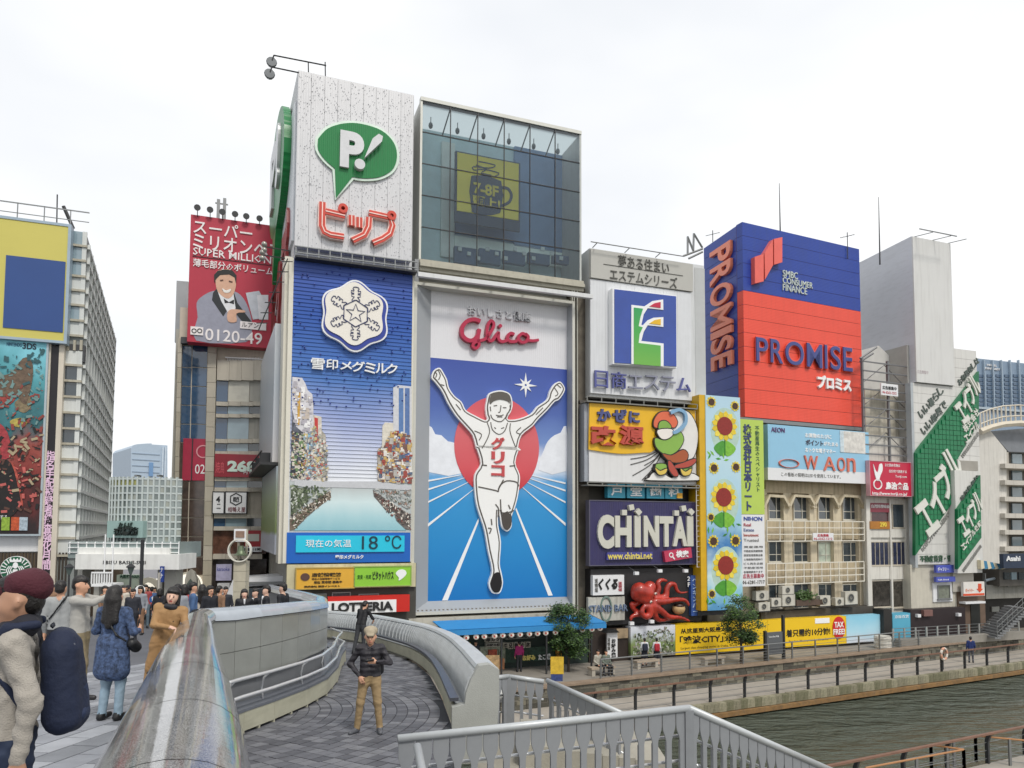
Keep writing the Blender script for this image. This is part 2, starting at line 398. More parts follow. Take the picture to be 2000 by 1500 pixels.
# low wall of rough stones between the two levels
sw = thing('stone_wall', 'low grey stone wall between the two promenade levels', 'wall', M=Matrix.Translation((*L_(W0, 0), ZLOW)) @ Matrix.Rotation(RY, 4, 'Z'))
MB().box(-30, .02, -.1, 52, .4, .88).build('backing', mat('3c3a36', .9), sw)
smats = [mat(c, .9, var=.3, vs=3, bump=.8, bs=9, streak=.3) for c in ('6a675c', '5a584e', '7b7768', '4e4c44')]
cnt = 0; sv_ = [MB() for _ in smats]
for row in range(4):
    x = -12 + row*.13; 
    while x < 46:
        L0 = rnd.uniform(.35, .8); b = MB(); y0 = -rnd.uniform(.0, .05)
        h0 = row*.22; b.box(x+.012, y0, h0+.01, x+L0-.012, .05, h0+.208)
        if 4 < x < 40 and cnt < 290: b.build('stone', smats[rnd.randrange(4)], sw); cnt += 1
        else: k = rnd.randrange(4); sv_[k].add(b.v, b.f)
        x += L0
allb = MB()
for k, q in enumerate(sv_): allb.add(q.v, q.f, k)
stuff(allb.build('far_stones', smats, sw))
MB().box(-30, -.12, .885, 52, .42, .99).build('coping', mat('8c7a68', .8, var=.25, vs=2), sw)

# ---- rails of the far bank
M_STEEL = mat('8a8c8c', .4, .6, var=.1); M_DK = mat('3a3b3d', .5, .3); M_WOODR = mat('7a5a4a', .6, var=.2, vs=3)
def rail_run(name, label, p0, t0, t1, z, step, h, kind):
    M = Matrix.Translation((p0.x, p0.y, z)) @ Matrix.Rotation(RY, 4, 'Z')
    t = thing(name, label, 'railing', M=M)
    n = int((t1-t0)/step); 
    pm = MB()
    if kind == 'wood':
        pm.poly([(-.06, 0), (.06, 0), (.06, h*.7), (.16, h-.03), (.04, h), (-.06, h*.75)], -.05, .05)
        pmm = pm.mesh('post', M_DK); 
    else:
        pm.box(-.035, 0, -.035, .035, h, .035); pmm = pm.mesh('post', M_STEEL)
    for i in range(n+1):
        o = bpy.data.objects.new('post', pmm); COL.objects.link(o); o.parent = t; x = t0+i*step
        o.matrix_local = Matrix.Translation((x, 0, 0)) @ Matrix.Rotation(R(90), 4, 'X') @ (Matrix.Rotation(R(-90), 4, 'Y') if kind == 'wood' else Matrix())
    if kind == 'wood': MB().box(t0, -.2, h-.03, t1, -.08, h+.03).build('handrail', M_WOODR, t)
    else: MB().tube([(t0, 0, h), (t1, 0, h)], .035).build('handrail', M_STEEL, t)
    k = 3 if kind == 'wood' else 5
    for i in range(k): MB().tube([(t0, 0, .18+(h-.25)*i/k), (t1, 0, .18+(h-.25)*i/k)], .012, 5).build('cable' if kind == 'wood' else 'rail', M_STEEL, t)
    return t
rail_run('promenade_railing', 'dark post railing with brown handrail along the lower far bank walkway', E0+NR*.25, -9, 40, ZLOW, 2.25, 1.15, 'wood')
rail_run('terrace_railing', 'grey steel railing on top of the stone wall of the far bank', W0+NR*.3, -4.5, 20.5, ZU, 1.9, 1.05, 'steel')
nr_ = rail_run('near_railing', 'brown wooden handrail on dark curved posts by the water, bottom right', N0, -3, 26, ZLOW, 2.35, 1.12, 'wood')
# gate-like rail at the bottom right
def px_at_z(px, py, z): return on_z(px, py, z)
gt = thing('barrier_railing', 'low steel barrier with thin orange brown tubes inside the near walkway, bottom right', 'railing')
a = on_z(1690, 1500, -5.25); b_ = on_z(1882, 1464, -5.25); c_ = on_z(1905, 1437, -5.25); d_ = on_z(1818, 1455, -5.25)
M_ORT = mat('a8784e', .45, .2)
for q0, q1 in ((a, b_), (b_, d_), (d_, c_), (c_, on_z(2040, 1450, -5.25))):
    MB().tube([q0, q1], .035).build('top_tube', M_ORT, gt)
    for h in (.3, .55, .8): MB().tube([q0-Vector((0, 0, h)), q1-Vector((0, 0, h))], .012, 5).build('cable', M_STEEL, gt)
    for s_ in (0, .5, 1):
        q = q0.lerp(q1, s_); MB().box(q.x-.04, q.y-.04, ZLOW, q.x+.04, q.y+.04, q.z).build('post', M_STEEL, gt)

# ---- the bridge deck at the left
deck = [(-60, -8), (.3, -8), (-1.2, 2), (-1.85, 3.72), (-3.1, 6.64), (-5.2, 11.8), (-5.25, 13.3), (-4.7, 15.4), (-4.8, 17.2), (-5.6, 20), (-7.6, 24.5), (-9.2, 30), (-9.6, 44), (-60, 44)]
def zd(y): return .05*(9-y) if y < 9 else max(ZST+.03, -.085*(y-9))
dn = [(-60, -8), (.3, -8), (-1.2, 2), (-1.85, 3.72), (-3.1, 6.64), (-4.08, 9), (-60, 9)]
df = [(-60, 9), (-4.08, 9), (-5.2, 11.8), (-5.25, 13.3), (-4.7, 15.4), (-4.8, 17.2), (-5.6, 20), (-7.6, 24.5), (-9.2, 30), (-9.6, 48), (-60, 48)]
b = MB()
for P in (dn, df):
    n = len(P); b.add([(x, y, zd(y)-.012) for x, y in P]+[(x, y, zd(y)-1.2) for x, y in P], [tuple(range(n)), tuple(range(2*n-1, n-1, -1))]+[(i, n+i, n+(i+1) % n, (i+1) % n) for i in range(n)])
import bmesh
def fixn(o):
    bm = bmesh.new(); bm.from_mesh(o.data); bmesh.ops.recalc_face_normals(bm, faces=bm.faces); bm.to_mesh(o.data); bm.free(); return o
struct(b.build('bridge_deck', mat('5e6066', .8, var=.2, vs=1)))
struct(slab('arcade_street', [(-60, 48), (-9.6, 48), (-9.6, 110), (-60, 110)], ZST-.4, ZST+.02, mat('77767a', .8, var=.15)))
def in_poly(x, y, P):
    c = False; j = len(P)-1
    for i in range(len(P)):
        if (P[i][1] > y) != (P[j][1] > y) and x < (P[j][0]-P[i][0])*(y-P[i][1])/(P[j][1]-P[i][1])+P[i][0]: c = not c
        j = i
    return c
pv = thing('deck_paving', 'light grey stone slabs in running bond on the bridge floor', 'paving', loc=(0, 0, 0))
PM = [mat(c, .6, var=.16, vs=4, bump=.25, bs=60) for c in ('90939a', 'a2a5ab', '7f8288')]
ca, sa = math.cos(R(83)), math.sin(R(83)); far = [MB() for _ in PM]; tiles = []
for i in range(0, 60):
    for j in range(-30, 16):
        u = 2.2 + i*.62 + (.31 if j % 2 else 0); v = j*.32
        cx, cy = ca*u + sa*v, sa*u - ca*v
        if cy > 2.6 and cy < 24 and cx < -2 and in_poly(cx+.3, cy, deck) and in_poly(cx-.1, cy, deck): tiles.append((cx, cy))
def vis_key(t):
    return -(t[1] if 1000+1400*t[0]/t[1] > -40 else 99)
tiles.sort(key=lambda t: -vis_key(t))
for k, (cx, cy) in enumerate(tiles):
    b = MB(); hw, hd = .302, .152; zt = rnd.uniform(-.002, .003)
    pts = [(cx+ca*a_+sa*c2, cy+sa*a_-ca*c2) for a_, c2 in ((-hw, -hd), (hw, -hd), (hw, hd), (-hw, hd))]
    b.poly(pts, -.012, zt); b.v = [(x, y, z+zd(y)) for x, y, z in b.v]
    if k < 290: b.build('slab', PM[rnd.randrange(3)], pv)
    else: far[rnd.randrange(3)].add(b.v, b.f)
allb = MB()
for k, q in enumerate(far): allb.add(q.v, q.f, k)
stuff(allb.build('far_slabs', PM, pv))

# ---- the ramp curving down
basepx = [(646, 1248), (700, 1256), (776, 1280), (812, 1296), (840, 1320), (860, 1356), (873, 1390), (884, 1420)]
OB = [ramp_px(*p) for p in basepx]
ramp_out = [(OB[0].x-2.2, OB[0].y+3.0)] + [(p.x, p.y) for p in OB] + [(-.85, 11), (-.75, 9.4), (-.7, 5)]
ramp_in = [(-1.0, 2), (-1.9, 3.9), (-3.1, 6.7), (-5.1, 11.8), (-4.85, 12.9), (-4.35, 14.3), (-4.25, 15.6), (-4.35, 17.2), (-5.0, 19.4), (-6.3, 22), (-8.2, 25.5)]
RP = ramp_in[::-1][::-1] + [(ramp_out[0][0]-1, ramp_out[0][1])] + ramp_out
RPOLY = ramp_in + ramp_out
def on_ramp(x, y, dz=0): return (x, y, rz_ramp(y)+dz)
b = MB(); n = len(RPOLY)
b.add([on_ramp(x, y, -.012) for x, y in RPOLY]+[on_ramp(x, y, -.4) for x, y in RPOLY], [tuple(range(n)), tuple(range(2*n-1, n-1, -1))]+[(i, n+i, n+(i+1) % n, (i+1) % n) for i in range(n)])
struct(fixn(b.build('ramp', mat('3a3c42', .85, var=.2))))
rpv = thing('ramp_paving', 'dark grey setts laid in curved rows on the sloping ramp', 'paving', loc=(0, 0, 0))
RM_ = [mat(c, .65, var=.2, vs=5, bump=.3, bs=50) for c in ('626369', '6c6d73', '56575d', '76777c')]
CX, CY_ = -7.2, 13.4; tl = []
for ri in range(6, 74):
    r0 = ri*.21; nseg = max(8, int(2*math.pi*r0/.25)); da = 2*math.pi/nseg; off = (ri % 2)*.5*da
    for k in range(nseg):
        a0 = k*da+off; am = a0+da/2; rm = r0+.105
        x, y = CX+rm*math.cos(am), CY_+rm*math.sin(am)
        if y > 8.6 and in_poly(x, y, RPOLY) and in_poly(x+.12, y, RPOLY): tl.append((y, r0, a0, da))
tl.sort(); fr = [MB() for _ in RM_]
def vis_t(t):
    y = t[0]; x = CX+(t[1]+.12)*math.cos(t[2]+t[3]/2); p = 1000+1400*x/y; q = 1030+(2.4-rz_ramp(y))*1400/y
    return q < 1515 and 440 < p < 960
tl.sort(key=lambda t: (not vis_t(t), t[0]))
for k, (y, r0, a0, da) in enumerate(tl):
    g = .008; pts = []
    for rr, aa in ((r0+g, a0+g/r0), (r0+.21-g, a0+g/r0), (r0+.21-g, a0+da-g/r0), (r0+g, a0+da-g/r0)):
        pts.append((CX+rr*math.cos(aa), CY_+rr*math.sin(aa)))
    dz = rnd.uniform(-.002, .003); b = MB()
    b.add([on_ramp(*p, -.012) for p in pts]+[on_ramp(*p, dz) for p in pts], [(4, 5, 6, 7), (0, 1, 5, 4), (1, 2, 6, 5), (2, 3, 7, 6), (3, 0, 4, 7)])
    if k < 295: b.build('sett', RM_[rnd.randrange(4)], rpv)
    else: fr[rnd.randrange(4)].add(b.v, b.f)
allb = MB()
for k, q in enumerate(fr): allb.add(q.v, q.f, k)
stuff(allb.build('far_setts', RM_, rpv))
# ================================================================== helpers for building fronts
def stroke(mb, pts, w_, n0, n1, mi=0, closed=False):
    P = [Vector(p) for p in pts]; P = P+[P[0]] if closed else P; N = len(P); Lf, Rt = [], []
    for i in range(N):
        a = P[i-1] if i else (P[-2] if closed else P[0]); c = P[i+1] if i < N-1 else (P[1] if closed else P[i])
        t = (c-a); t = t.normalized() if t.length > 1e-6 else Vector((1, 0)); nn = Vector((-t.y, t.x))*w_/2
        Lf.append(P[i]+nn); Rt.append(P[i]-nn)
    vs = []; fs = []
    for i in range(N): vs += [(*Lf[i], n0), (*Rt[i], n0), (*Lf[i], n1), (*Rt[i], n1)]
    for i in range(N-1):
        a, b = 4*i, 4*i+4; fs += [(a+2, a+3, b+3, b+2), (a, a+2, b+2, b), (a+3, a+1, b+1, b+3)]
    fs += [(0, 1, 3, 2), (4*N-4, 4*N-2, 4*N-1, 4*N-3)]
    mb.add(vs, fs, mi); return mb
def inset(pts, d):
    a = sum(pts[i][0]*pts[(i+1) % len(pts)][1]-pts[(i+1) % len(pts)][0]*pts[i][1] for i in range(len(pts)))
    s_ = 1 if a > 0 else -1; out = []; n = len(pts)
    for i in range(n):
        p, c = Vector(pts[i-1]), Vector(pts[(i+1) % n]); t = (c-p).normalized(); out.append((pts[i][0]-t.y*d*s_, pts[i][1]+t.x*d*s_))
    return out
def sp2(pts, k=4, closed=True):
    P = [Vector(p) for p in pts]; n = len(P); out = []
    for i in range(n if closed else n-1):
        g = (lambda j: P[j % n]) if closed else (lambda j: P[max(0, min(n-1, j))])
        p0, p1, p2, p3 = g(i-1), g(i), g(i+1), g(i+2)
        for s_ in range(k):
            t = s_/k; q = .5*((2*p1)+(-p0+p2)*t+(2*p0-5*p1+4*p2-p3)*t*t+(-p0+3*p1-3*p2+p3)*t**3); out.append((q.x, q.y))
    if not closed: out.append(tuple(P[-1]))
    return out
def ell(cx, cy, rx, ry, k=20, a0=0, a1=360): return [(cx+rx*math.cos(R(a0+(a1-a0)*i/k)), cy+ry*math.sin(R(a0+(a1-a0)*i/k))) for i in range(k if a1-a0 >= 360 else k+1)]
def sign(f, name, label, cat, xl, yt, xr, yb, n0, n1, m, group=None, frame=None, fm_=None):
    t = thing(name, label, cat, M=f.M, group=group); rc = f.rect(xl, yt, xr, yb, n1)
    MB().r(rc, n0, n1).build('board', m, t)
    if frame:
        b = MB(); u0, v0, u1, v1 = rc; w_ = frame
        b.box(u0-w_, v0-w_, n0, u1+w_, v0, n1+.03); b.box(u0-w_, v1, n0, u1+w_, v1+w_, n1+.03); b.box(u0-w_, v0, n0, u0, v1, n1+.03); b.box(u1, v0, n0, u1+w_, v1, n1+.03)
        b.build('frame', fm_ or M_STEEL, t)
    return t
def window(f, root, xl, yt, xr, yb, out=.02, cols=2, split=0, fr=None, gl=None, name='window', w_=.05, sill=True, curtain=None):
    rc = f.rect(xl, yt, xr, yb, out); u0, v0, u1, v1 = rc; b = MB()
    b.box(u0, v0, out, u1, v0+w_, out+.05); b.box(u0, v1-w_, out, u1, v1, out+.05); b.box(u0, v0+w_, out, u0+w_, v1-w_, out+.05); b.box(u1-w_, v0+w_, out, u1, v1-w_, out+.05)
    for i in range(1, cols): x = u0+(u1-u0)*i/cols; b.box(x-w_*.4, v0+w_, out, x+w_*.4, v1-w_, out+.045)
    if split: y = v0+(v1-v0)*split; b.box(u0+w_, y-w_*.4, out, u1-w_, y+w_*.4, out+.04)
    o = b.build(name, fr or M_STEEL, root)
    MB().box(u0+.01, v0+.01, out-.03, u1-.01, v1-.01, out+.006).build('pane', gl or G_DARK, o)
    if sill: MB().box(u0-.06, v0-.07, out-.02, u1+.06, v0, out+.12).build('sill', fr or M_STEEL, o)
    return o
def body(f, root, xl, yt, xr, zb, depth, m, name='wall', out=0.0, yb=None):
    u0, v1 = f.uv(xl, yt, out); u1 = f.uv(xr, yt, out)[0]
    if yb is not None: zb = f.uv(xl, yb, out)[1]
    return MB().box(u0, zb, out-depth, u1, v1, out).build(name, m, root)
WHT = mat('d6d7d8', .5, var=.05, vs=.7, streak=.18, grime='9a9a96'); WHT2 = mat('dfe0e2', .45, var=.03)
PURE = mat('eceded', .45, var=.02); CONC = mat('a8a69e', .75, var=.12, vs=.8, streak=.35, bump=.2, bs=25); DKGR = mat('46484b', .6, var=.15)
G_DARK = mat('39434a', .06, var=.25, vs=.5, spec=.9, coat=.5); G_BLUE = mat('33506f', .05, var=.2, vs=.3, spec=.9, coat=.6); G_PALE = mat('8ea3ad', .08, var=.2, vs=.6, spec=.9, coat=.5); BLACK = mat('17181a', .5, var=.05)
TILE = mat('c4bbab', .55, var=.1, vs=1.5, streak=.22, grime='857c6c', bump=.12, bs=30); RED = mat('b8273c', .4, var=.05)
def joints(f, root, rc, us, vs, out, m, w_=.02):
    b = MB()
    for u in us: b.box(u-w_/2, rc[1], out-.01, u+w_/2, rc[3], out+.003)
    for v in vs: b.box(rc[0], v-w_/2, out-.01, rc[2], v+w_/2, out+.004)
    b.build('joint', m, root)
def scatter(f, root, area, n, cols_, s0, s1, z, upright=False, fade=False, name='printed_detail'):
    """small printed shapes of a picture"""
    A = PX(f, area, z); q = random.Random(n); b = MB(); us = [p[0] for p in A]; vs = [p[1] for p in A]
    for i in range(n):
        for _ in range(20):
            u, v = q.uniform(min(us), max(us)), q.uniform(min(vs), max(vs))
            if in_poly(u, v, A): break
        s_ = q.uniform(s0, s1); a = 0 if upright else q.uniform(0, 3.1); h = s_*q.uniform(.3, 1.6 if upright else .5); c, t = math.cos(a), math.sin(a)
        k = q.randrange(len(cols_)) if not fade else min(len(cols_)-1, int((.999-(v-min(vs))/(max(vs)-min(vs)))*len(cols_)*q.uniform(.5, 1.3)))
        b.add([(u+x*c-y*t, v+x*t+y*c, z+.0004*i % .012) for x, y in ((-s_/2, -h/2), (s_/2, -h/2), (s_/2, h/2), (-s_/2, h/2))], [(0, 1, 2, 3)], k)
    return stuff(b.build(name, [mat(c, .5, var=.2, vs=5) for c in cols_], root))
# ================================================================== corner building on the far left
fA = main_face(64); A = thing('corner_building', 'glass cornered building at the left edge under the yellow and blue billboard', 'building', M=fA.M)
zA = fA.uv(64, 435)[1]; uC = fA.uv(171, 447)[0]; uB = fA.uv(129, 447)[0]
fAs = Face(171, fA.w(uC, 0).y, 330, 447)
back = fAs.o + fAs.u*19
pl = [fA.w(-14, 0), fA.w(uC, 0), back, back-fA.u*(uC+12)]
Mi_A = fA.M.inverted()
MB().poly([(p.x, p.y) for p in pl], ZST, zA-.3).build('core', mat('8d9290', .6, var=.1), A, M=Mi_A)
ys = [447, 478, 507, 538, 566, 595, 625, 655]; kinds = 'GGGWWGW'; ys2 = [682, 713, 744, 775, 806, 837, 867, 897, 927, 958, 989, 1020, 1051, 1085]; k2 = 'WGGWGGWWWWWWW'
M_WP = mat('d2d5d2', .5, var=.06, vs=1, streak=.2, grime='8f918c'); M_SAND = mat('b3ad9c', .6, var=.1, vs=1, streak=.25)
vsA = []
for Y, K in ((ys, kinds), (ys2, k2)):
    for i, kd in enumerate(K):
        v1 = fA.uv(130, Y[i])[1]; v0 = fA.uv(130, Y[i+1])[1]; vsA.append(v0)
        MB().box(uB+.12, v0+.06, -.02, uC-.18, v1-.06, .03).build('pane' if kd == 'G' else 'panel', (G_PALE if Y is ys else G_DARK) if kd == 'G' else M_WP, A)
        MB().box(uB, v0-.05, -.05, uC+.02, v0+.05, .14).build('ledge', M_SAND, A)
        MB().box(uB, v0+.05, -.02, uB+.12, v1-.05, .07).build('mullion', M_WP, A); MB().box(uC-.18, v0+.05, -.02, uC, v1-.05, .07).build('mullion', M_WP, A)
# receding flank: floor bands and mullions
Ms = Mi_A @ fAs.M
for v in vsA: MB().box(.05, v-.07, -.02, 18.9, v+.07, .13).build('floor_band', M_WP, A, M=Ms)
mm = MB()
for i in range(14): mm.box(.3+i*1.42, .5, -.02, .38+i*1.42, zA-.6, .12)
mm.build('mullion', M_WP, A, M=Ms)
MB().box(1.2, .4, -.05, 18.8, zA-.8, .02).build('curtain_wall', mat('cdd0cc', .2, var=.12, vs=.4, spec=.9), A, M=Ms)
# roof rail, mast
b = MB(); 
for i in range(int((uC+9.5)/1.05)+1): b.box(-9.5+i*1.05, zA, -.3, -9.46+i*1.05, zA+.95, -.26)
b.box(-9.5, zA+.9, -.3, uC, zA+.95, -.26); b.box(-9.5, zA+.45, -.3, uC, zA+.48, -.26); b.build('roof_railing', M_STEEL, A)
MB().tube([fA.uv(111, 435, -.5)+(-.5,), fA.uv(112, 380, -.5)+(-.5,)], .03, 5).build('mast', M_DK, A)
MB().tube([fA.uv(143, 446, -1)+(-1,), fA.uv(124, 403, -1)+(-1,)], .09, 6).build('jib', M_DK, A)
# lower left facade, pillars
for x0, x1 in ((83, 92), (108, 118)):
    rc = fA.rect(x0, 672, x1, 1142, .2); MB().r(rc, -.1, .35).build('pillar', mat('cfc6b6', .45, var=.08, streak=.15), A)
MB().r(fA.rect(-60, 655, 165, 690, .1), -.3, .02).build('soffit', DKGR, A)
for i in range(16):
    x = -40+i*13; MB().r(fA.rect(x, 663, x+5, 683, .2), 0, .12).build('louvre', M_SAND, A)
MB().r(fA.rect(-60, 1040, 84, 1078, .1), -.3, .1).build('fascia', WHT, A)
mb = MB()
for i in range(26): u = fA.uv(-40, 1100)[0]+i*.13; mb.box(u, fA.uv(0, 1142)[1], .03, u+.07, fA.uv(0, 1080)[1], .1)
mb.build('slat_cladding', mat('3d342b', .6), A)
MB().r(fA.rect(-60, 1080, 74, 1145, .03), -.2, .03).build('backing', mat('6a5c48', .6), A)
MB().r(fA.rect(-60, 1142, 100, 1180, .1), -.2, .12).build('shop_fascia', mat('2a2526', .4), A)
T(fA, A, 'TAYA', 28, 1148, 87, 1170, .12, .18, PURE, bold=.02)
MB().r(fA.rect(-60, 1180, 118, 1230, .1), -.2, .0).build('shop_glass', G_DARK, A)
# yellow and blue billboard
s1 = sign(fA, 'billboard', 'big yellow billboard with a plain dark blue rectangle, top left', 'billboard', -60, 418, 130, 655-4, .1, .6, mat('c9bf62', .5, var=.04, vs=.4), frame=.12, fm_=mat('9fb0bd', .4, .2))
MB().r(fA.rect(9, 498, 126, 640, .6), .6, .63).build('blue_panel', mat('2a4a86', .45, var=.05, vs=.5), s1)
# big fantasy game poster (plain generic stand-in)
pm = ramp_mat([(0, '1c1516'), (.12, '2a1b1c'), (.28, '7a2a26'), (.42, '96483e'), (.55, '2d6066'), (.75, '4f9aa3'), (1, '7fc7d6')], fA.uv(40, 1045)[1], fA.uv(40, 665)[1], noise=.55, ns=(.9, .5, .9))
s2 = sign(fA, 'poster', 'tall dark game poster fading from turquoise to red below the yellow billboard', 'poster', -60, 658, 84, 1043, .1, .45, pm, frame=.08, fm_=mat('aebac0', .4, .3))
T(fA, s2, 'NINTENDO', 13, 668, 43, 675, .45, .47, mat('1d4a70', .5)); T(fA, s2, '3DS', 44, 669, 71, 681, .45, .47, mat('12283a', .5), bold=.03)
for pts, c in (([(20, 730), (45, 700), (62, 705), (64, 740), (50, 790), (30, 770), (0, 775), (-20, 740)], '6d5a49'), ([(0, 735), (20, 745), (35, 750), (64, 738), (40, 765), (20, 790), (0, 778)], '9a3f38'), ([(30, 785), (55, 772), (62, 790), (50, 806), (34, 800)], '85765a'), ([(20, 822), (40, 816), (55, 822), (45, 834), (26, 832)], 'b8a650'),
               ([(-10, 830), (15, 845), (22, 890), (10, 900), (0, 950), (-10, 940)], 'a63a40'), ([(0, 905), (22, 905), (35, 950), (40, 985), (20, 1010), (0, 1000)], '1c1716'), ([(22, 905), (34, 925), (45, 985), (38, 975)], 'bd5748')):
    MB().poly(sp2(PX(fA, pts, .45), 3), .45, .47+rnd.random()*.02).build('picture', mat(c, .5, var=.5, vs=6), s2)
for x, c in ((3, '8fae3c'), (22, 'c2552e'), (38, 'aab9c4')): MB().r(fA.rect(x, 1010, x+16, 1036, .47), .45, .5).build('inset_picture', mat(c, .5, var=.5, vs=8), s2)
scatter(fA, s2, [(-10, 700), (84, 680), (80, 1000), (-10, 1000)], 260, ('2f5a60', '6f8f8c', '8a4038', '1c1a1a', 'a89a7c', '5a3a30', 'c0605a'), .05, .3, .5, fade=True)
T(fA, s2, 'する。', 0, 1006, 18, 1014, .45, .5, PURE)
# vertical lettering sign
s3 = sign(fA, 'vertical_sign', 'tall narrow black sign with a column of pink white characters between pale pillars', 'sign', 88, 674, 109, 1139, .1, .28, mat('1f1a1f', .4))
T(fA, s3, vt('指名手配被疑者捜査強化月間'), 85, 880, 104, 1113, .28, .31, mat('e6c3dd', .5, var=.02), bold=.02, ls=.9)
# round green coffee shop sign
s4 = thing('round_sign', 'round green and white sign with a crowned long haired figure on dark slats', 'sign', M=fA.M)
cu, cv = fA.uv(30, 1112, .3); r_ = fA.uv(60, 1112, .3)[0]-cu; GRN = mat('0f5a3c', .4, var=.03)
MB().poly(ell(cu, cv, r_, r_, 36), .12, .28).build('rim', PURE, s4); MB().poly(ell(cu, cv, r_*.96, r_*.96, 36), .28, .30).build('disc', GRN, s4)
b = MB()
for sgn in (-1, 1):
    for k in range(3): stroke(b, sp2([(cu+sgn*r_*(.16+.12*k), cv+r_*.25), (cu+sgn*r_*(.3+.13*k), cv-.05*r_), (cu+sgn*r_*(.18+.14*k), cv-.35*r_), (cu+sgn*r_*(.3+.16*k), cv-.62*r_), (cu+sgn*r_*(.2+.12*k), cv-.88*r_)], 4, False), r_*.06, .30, .33)
    for k in range(6): a = 200-k*17 if sgn < 0 else -20+k*17; stroke(b, [(cu+r_*.62*math.cos(R(a)), cv+r_*.62*math.sin(R(a))), (cu+r_*.94*math.cos(R(a+4*sgn)), cv+r_*.94*math.sin(R(a+4*sgn)))], r_*.07, .30, .33)
b.poly([(cu+x*r_, cv+y*r_) for x, y in ((-.36, .56), (-.42, .8), (-.2, .68), (-.12, .86), (0, .7), (.12, .86), (.2, .68), (.42, .8), (.36, .56))], .30, .335)
b.poly([(cu+x*r_, cv+y*r_) for x, y in ell(0, .3, .17, .24, 14)], .30, .33); b.poly([(cu+x*r_, cv+y*r_) for x, y in ((-.14, 0), (.14, 0), (.26, -.9), (-.26, -.9))], .30, .33)
b.build('emblem', PURE, s4)

# ================================================================== shopping street entrance
fG = Face(250, 31.6, 90000, 1080); GT = thing('arcade_gate', 'glass and white steel gateway spanning the shopping street, lettered along its beam', 'gateway', M=fG.M)
M_GG = mat('8b9896', .12, var=.2, vs=.5, spec=.8); M_GB = mat('e2e2de', .45, var=.08, streak=.15)
rc = fG.rect(133, 1067, 350, 1095, 1.2); MB().r(fG.rect(133, 1058, 349, 1090, .8), -1.5, .8).build('glass_band', M_GG, GT)
MB().r(fG.rect(147, 1070, 326, 1092, 1.2), .2, 1.0).build('beam_top', M_GB, GT); MB().r(fG.rect(147, 1082, 350, 1112, 1.2), -.5, 1.2).build('beam', M_GB, GT)
T(fG, GT, 'EBISU BASHI-SUJI', 201, 1095, 284, 1104, 1.2, 1.22, BLACK, bold=.0)
b = MB()
for i in range(14): x = 135+i*16.4; b.r(fG.rect(x, 1058, x+1.2, 1082, .86), .8, .86)
for y in (1060, 1069, 1078): b.r(fG.rect(133, y, 349, y+1.2, .86), .8, .87)
b.build('glazing_bar', PURE, GT)
for x0, x1 in ((147, 156), (304, 313), (318, 340), (180, 190)): MB().r(fG.rect(x0, 1112, x1, 1230, .6), -.2, .5).build('column', mat('a9a79e', .55, var=.1), GT)
# curved glass front above
cg = thing('glass_building', 'curved gridded glass front above the shopping street gateway', 'building', M=fG.M)
cx = fG.uv(250, 1000)[0]; half = fG.uv(324, 1000)[0]-cx; Rr = half*1.6; zt = fG.uv(250, 932)[1]; zb_ = fG.uv(250, 1062)[1]
NX, NYY = 15, 9; bars = MB(); am = math.asin(half/Rr)
gm = [mat(c, .1, var=.15, spec=.9, coat=.4) for c in ('7a8686', '8a9594', '66726f', '979c92')]
def cp(i): a = -am+2*am*i/NX; return (cx+Rr*math.sin(a), -(Rr-Rr*math.cos(a))-1.0+0)
for i in range(NX):
    (xa, na), (xb, nb) = cp(i), cp(i+1)
    for j in range(NYY):
        v0 = zb_+(zt-zb_)*j/NYY; v1 = zb_+(zt-zb_)*(j+1)/NYY; g = .04
        b = MB(); b.add([(xa+g, v0+g, na), (xb-g, v0+g, nb), (xb-g, v1-g, nb), (xa+g, v1-g, na), (xa+g, v0+g, na-.08), (xb-g, v0+g, nb-.08), (xb-g, v1-g, nb-.08), (xa+g, v1-g, na-.08)], [(0, 1, 2, 3), (7, 6, 5, 4), (0, 4, 5, 1), (1, 5, 6, 2), (2, 6, 7, 3), (3, 7, 4, 0)])
        b.build('pane', mat('9a9a5e', .3, var=.4, vs=2) if (j == NYY-1 and i < 7) else gm[rnd.randrange(4)], cg)
    bars.box(xa-.035, zb_, na-.1, xa+.035, zt+.1, na+.06)
for j in range(NYY+1):
    v = zb_+(zt-zb_)*j/NYY
    for i in range(NX):
        (xa, na), (xb, nb) = cp(i), cp(i+1); bars.add([(xa, v-.035, na+.04), (xb, v-.035, nb+.04), (xb, v+.035, nb+.04), (xa, v+.035, na+.04)], [(0, 1, 2, 3)])
bars.build('glazing_bar', mat('bcc4c2', .4), cg)
MB().r(fG.rect(209, 1017, 279, 1050, -.6), -1.2, -.6).build('name_board', mat('8fa8a4', .3), cg)
T(fG, cg, 'なんば', 231, 1020, 257, 1031, -.6, -.5, mat('31413a', .4)); T(fG, cg, '戎橋筋', 222, 1029, 268, 1046, -.6, -.5, mat('1c2420', .4), bold=.03)
for x in (229, 275): MB().box(*fG.uv(x-3, 926), -2, *fG.uv(x+3, 922), -1.6).build('roof_fan', M_STEEL, cg)
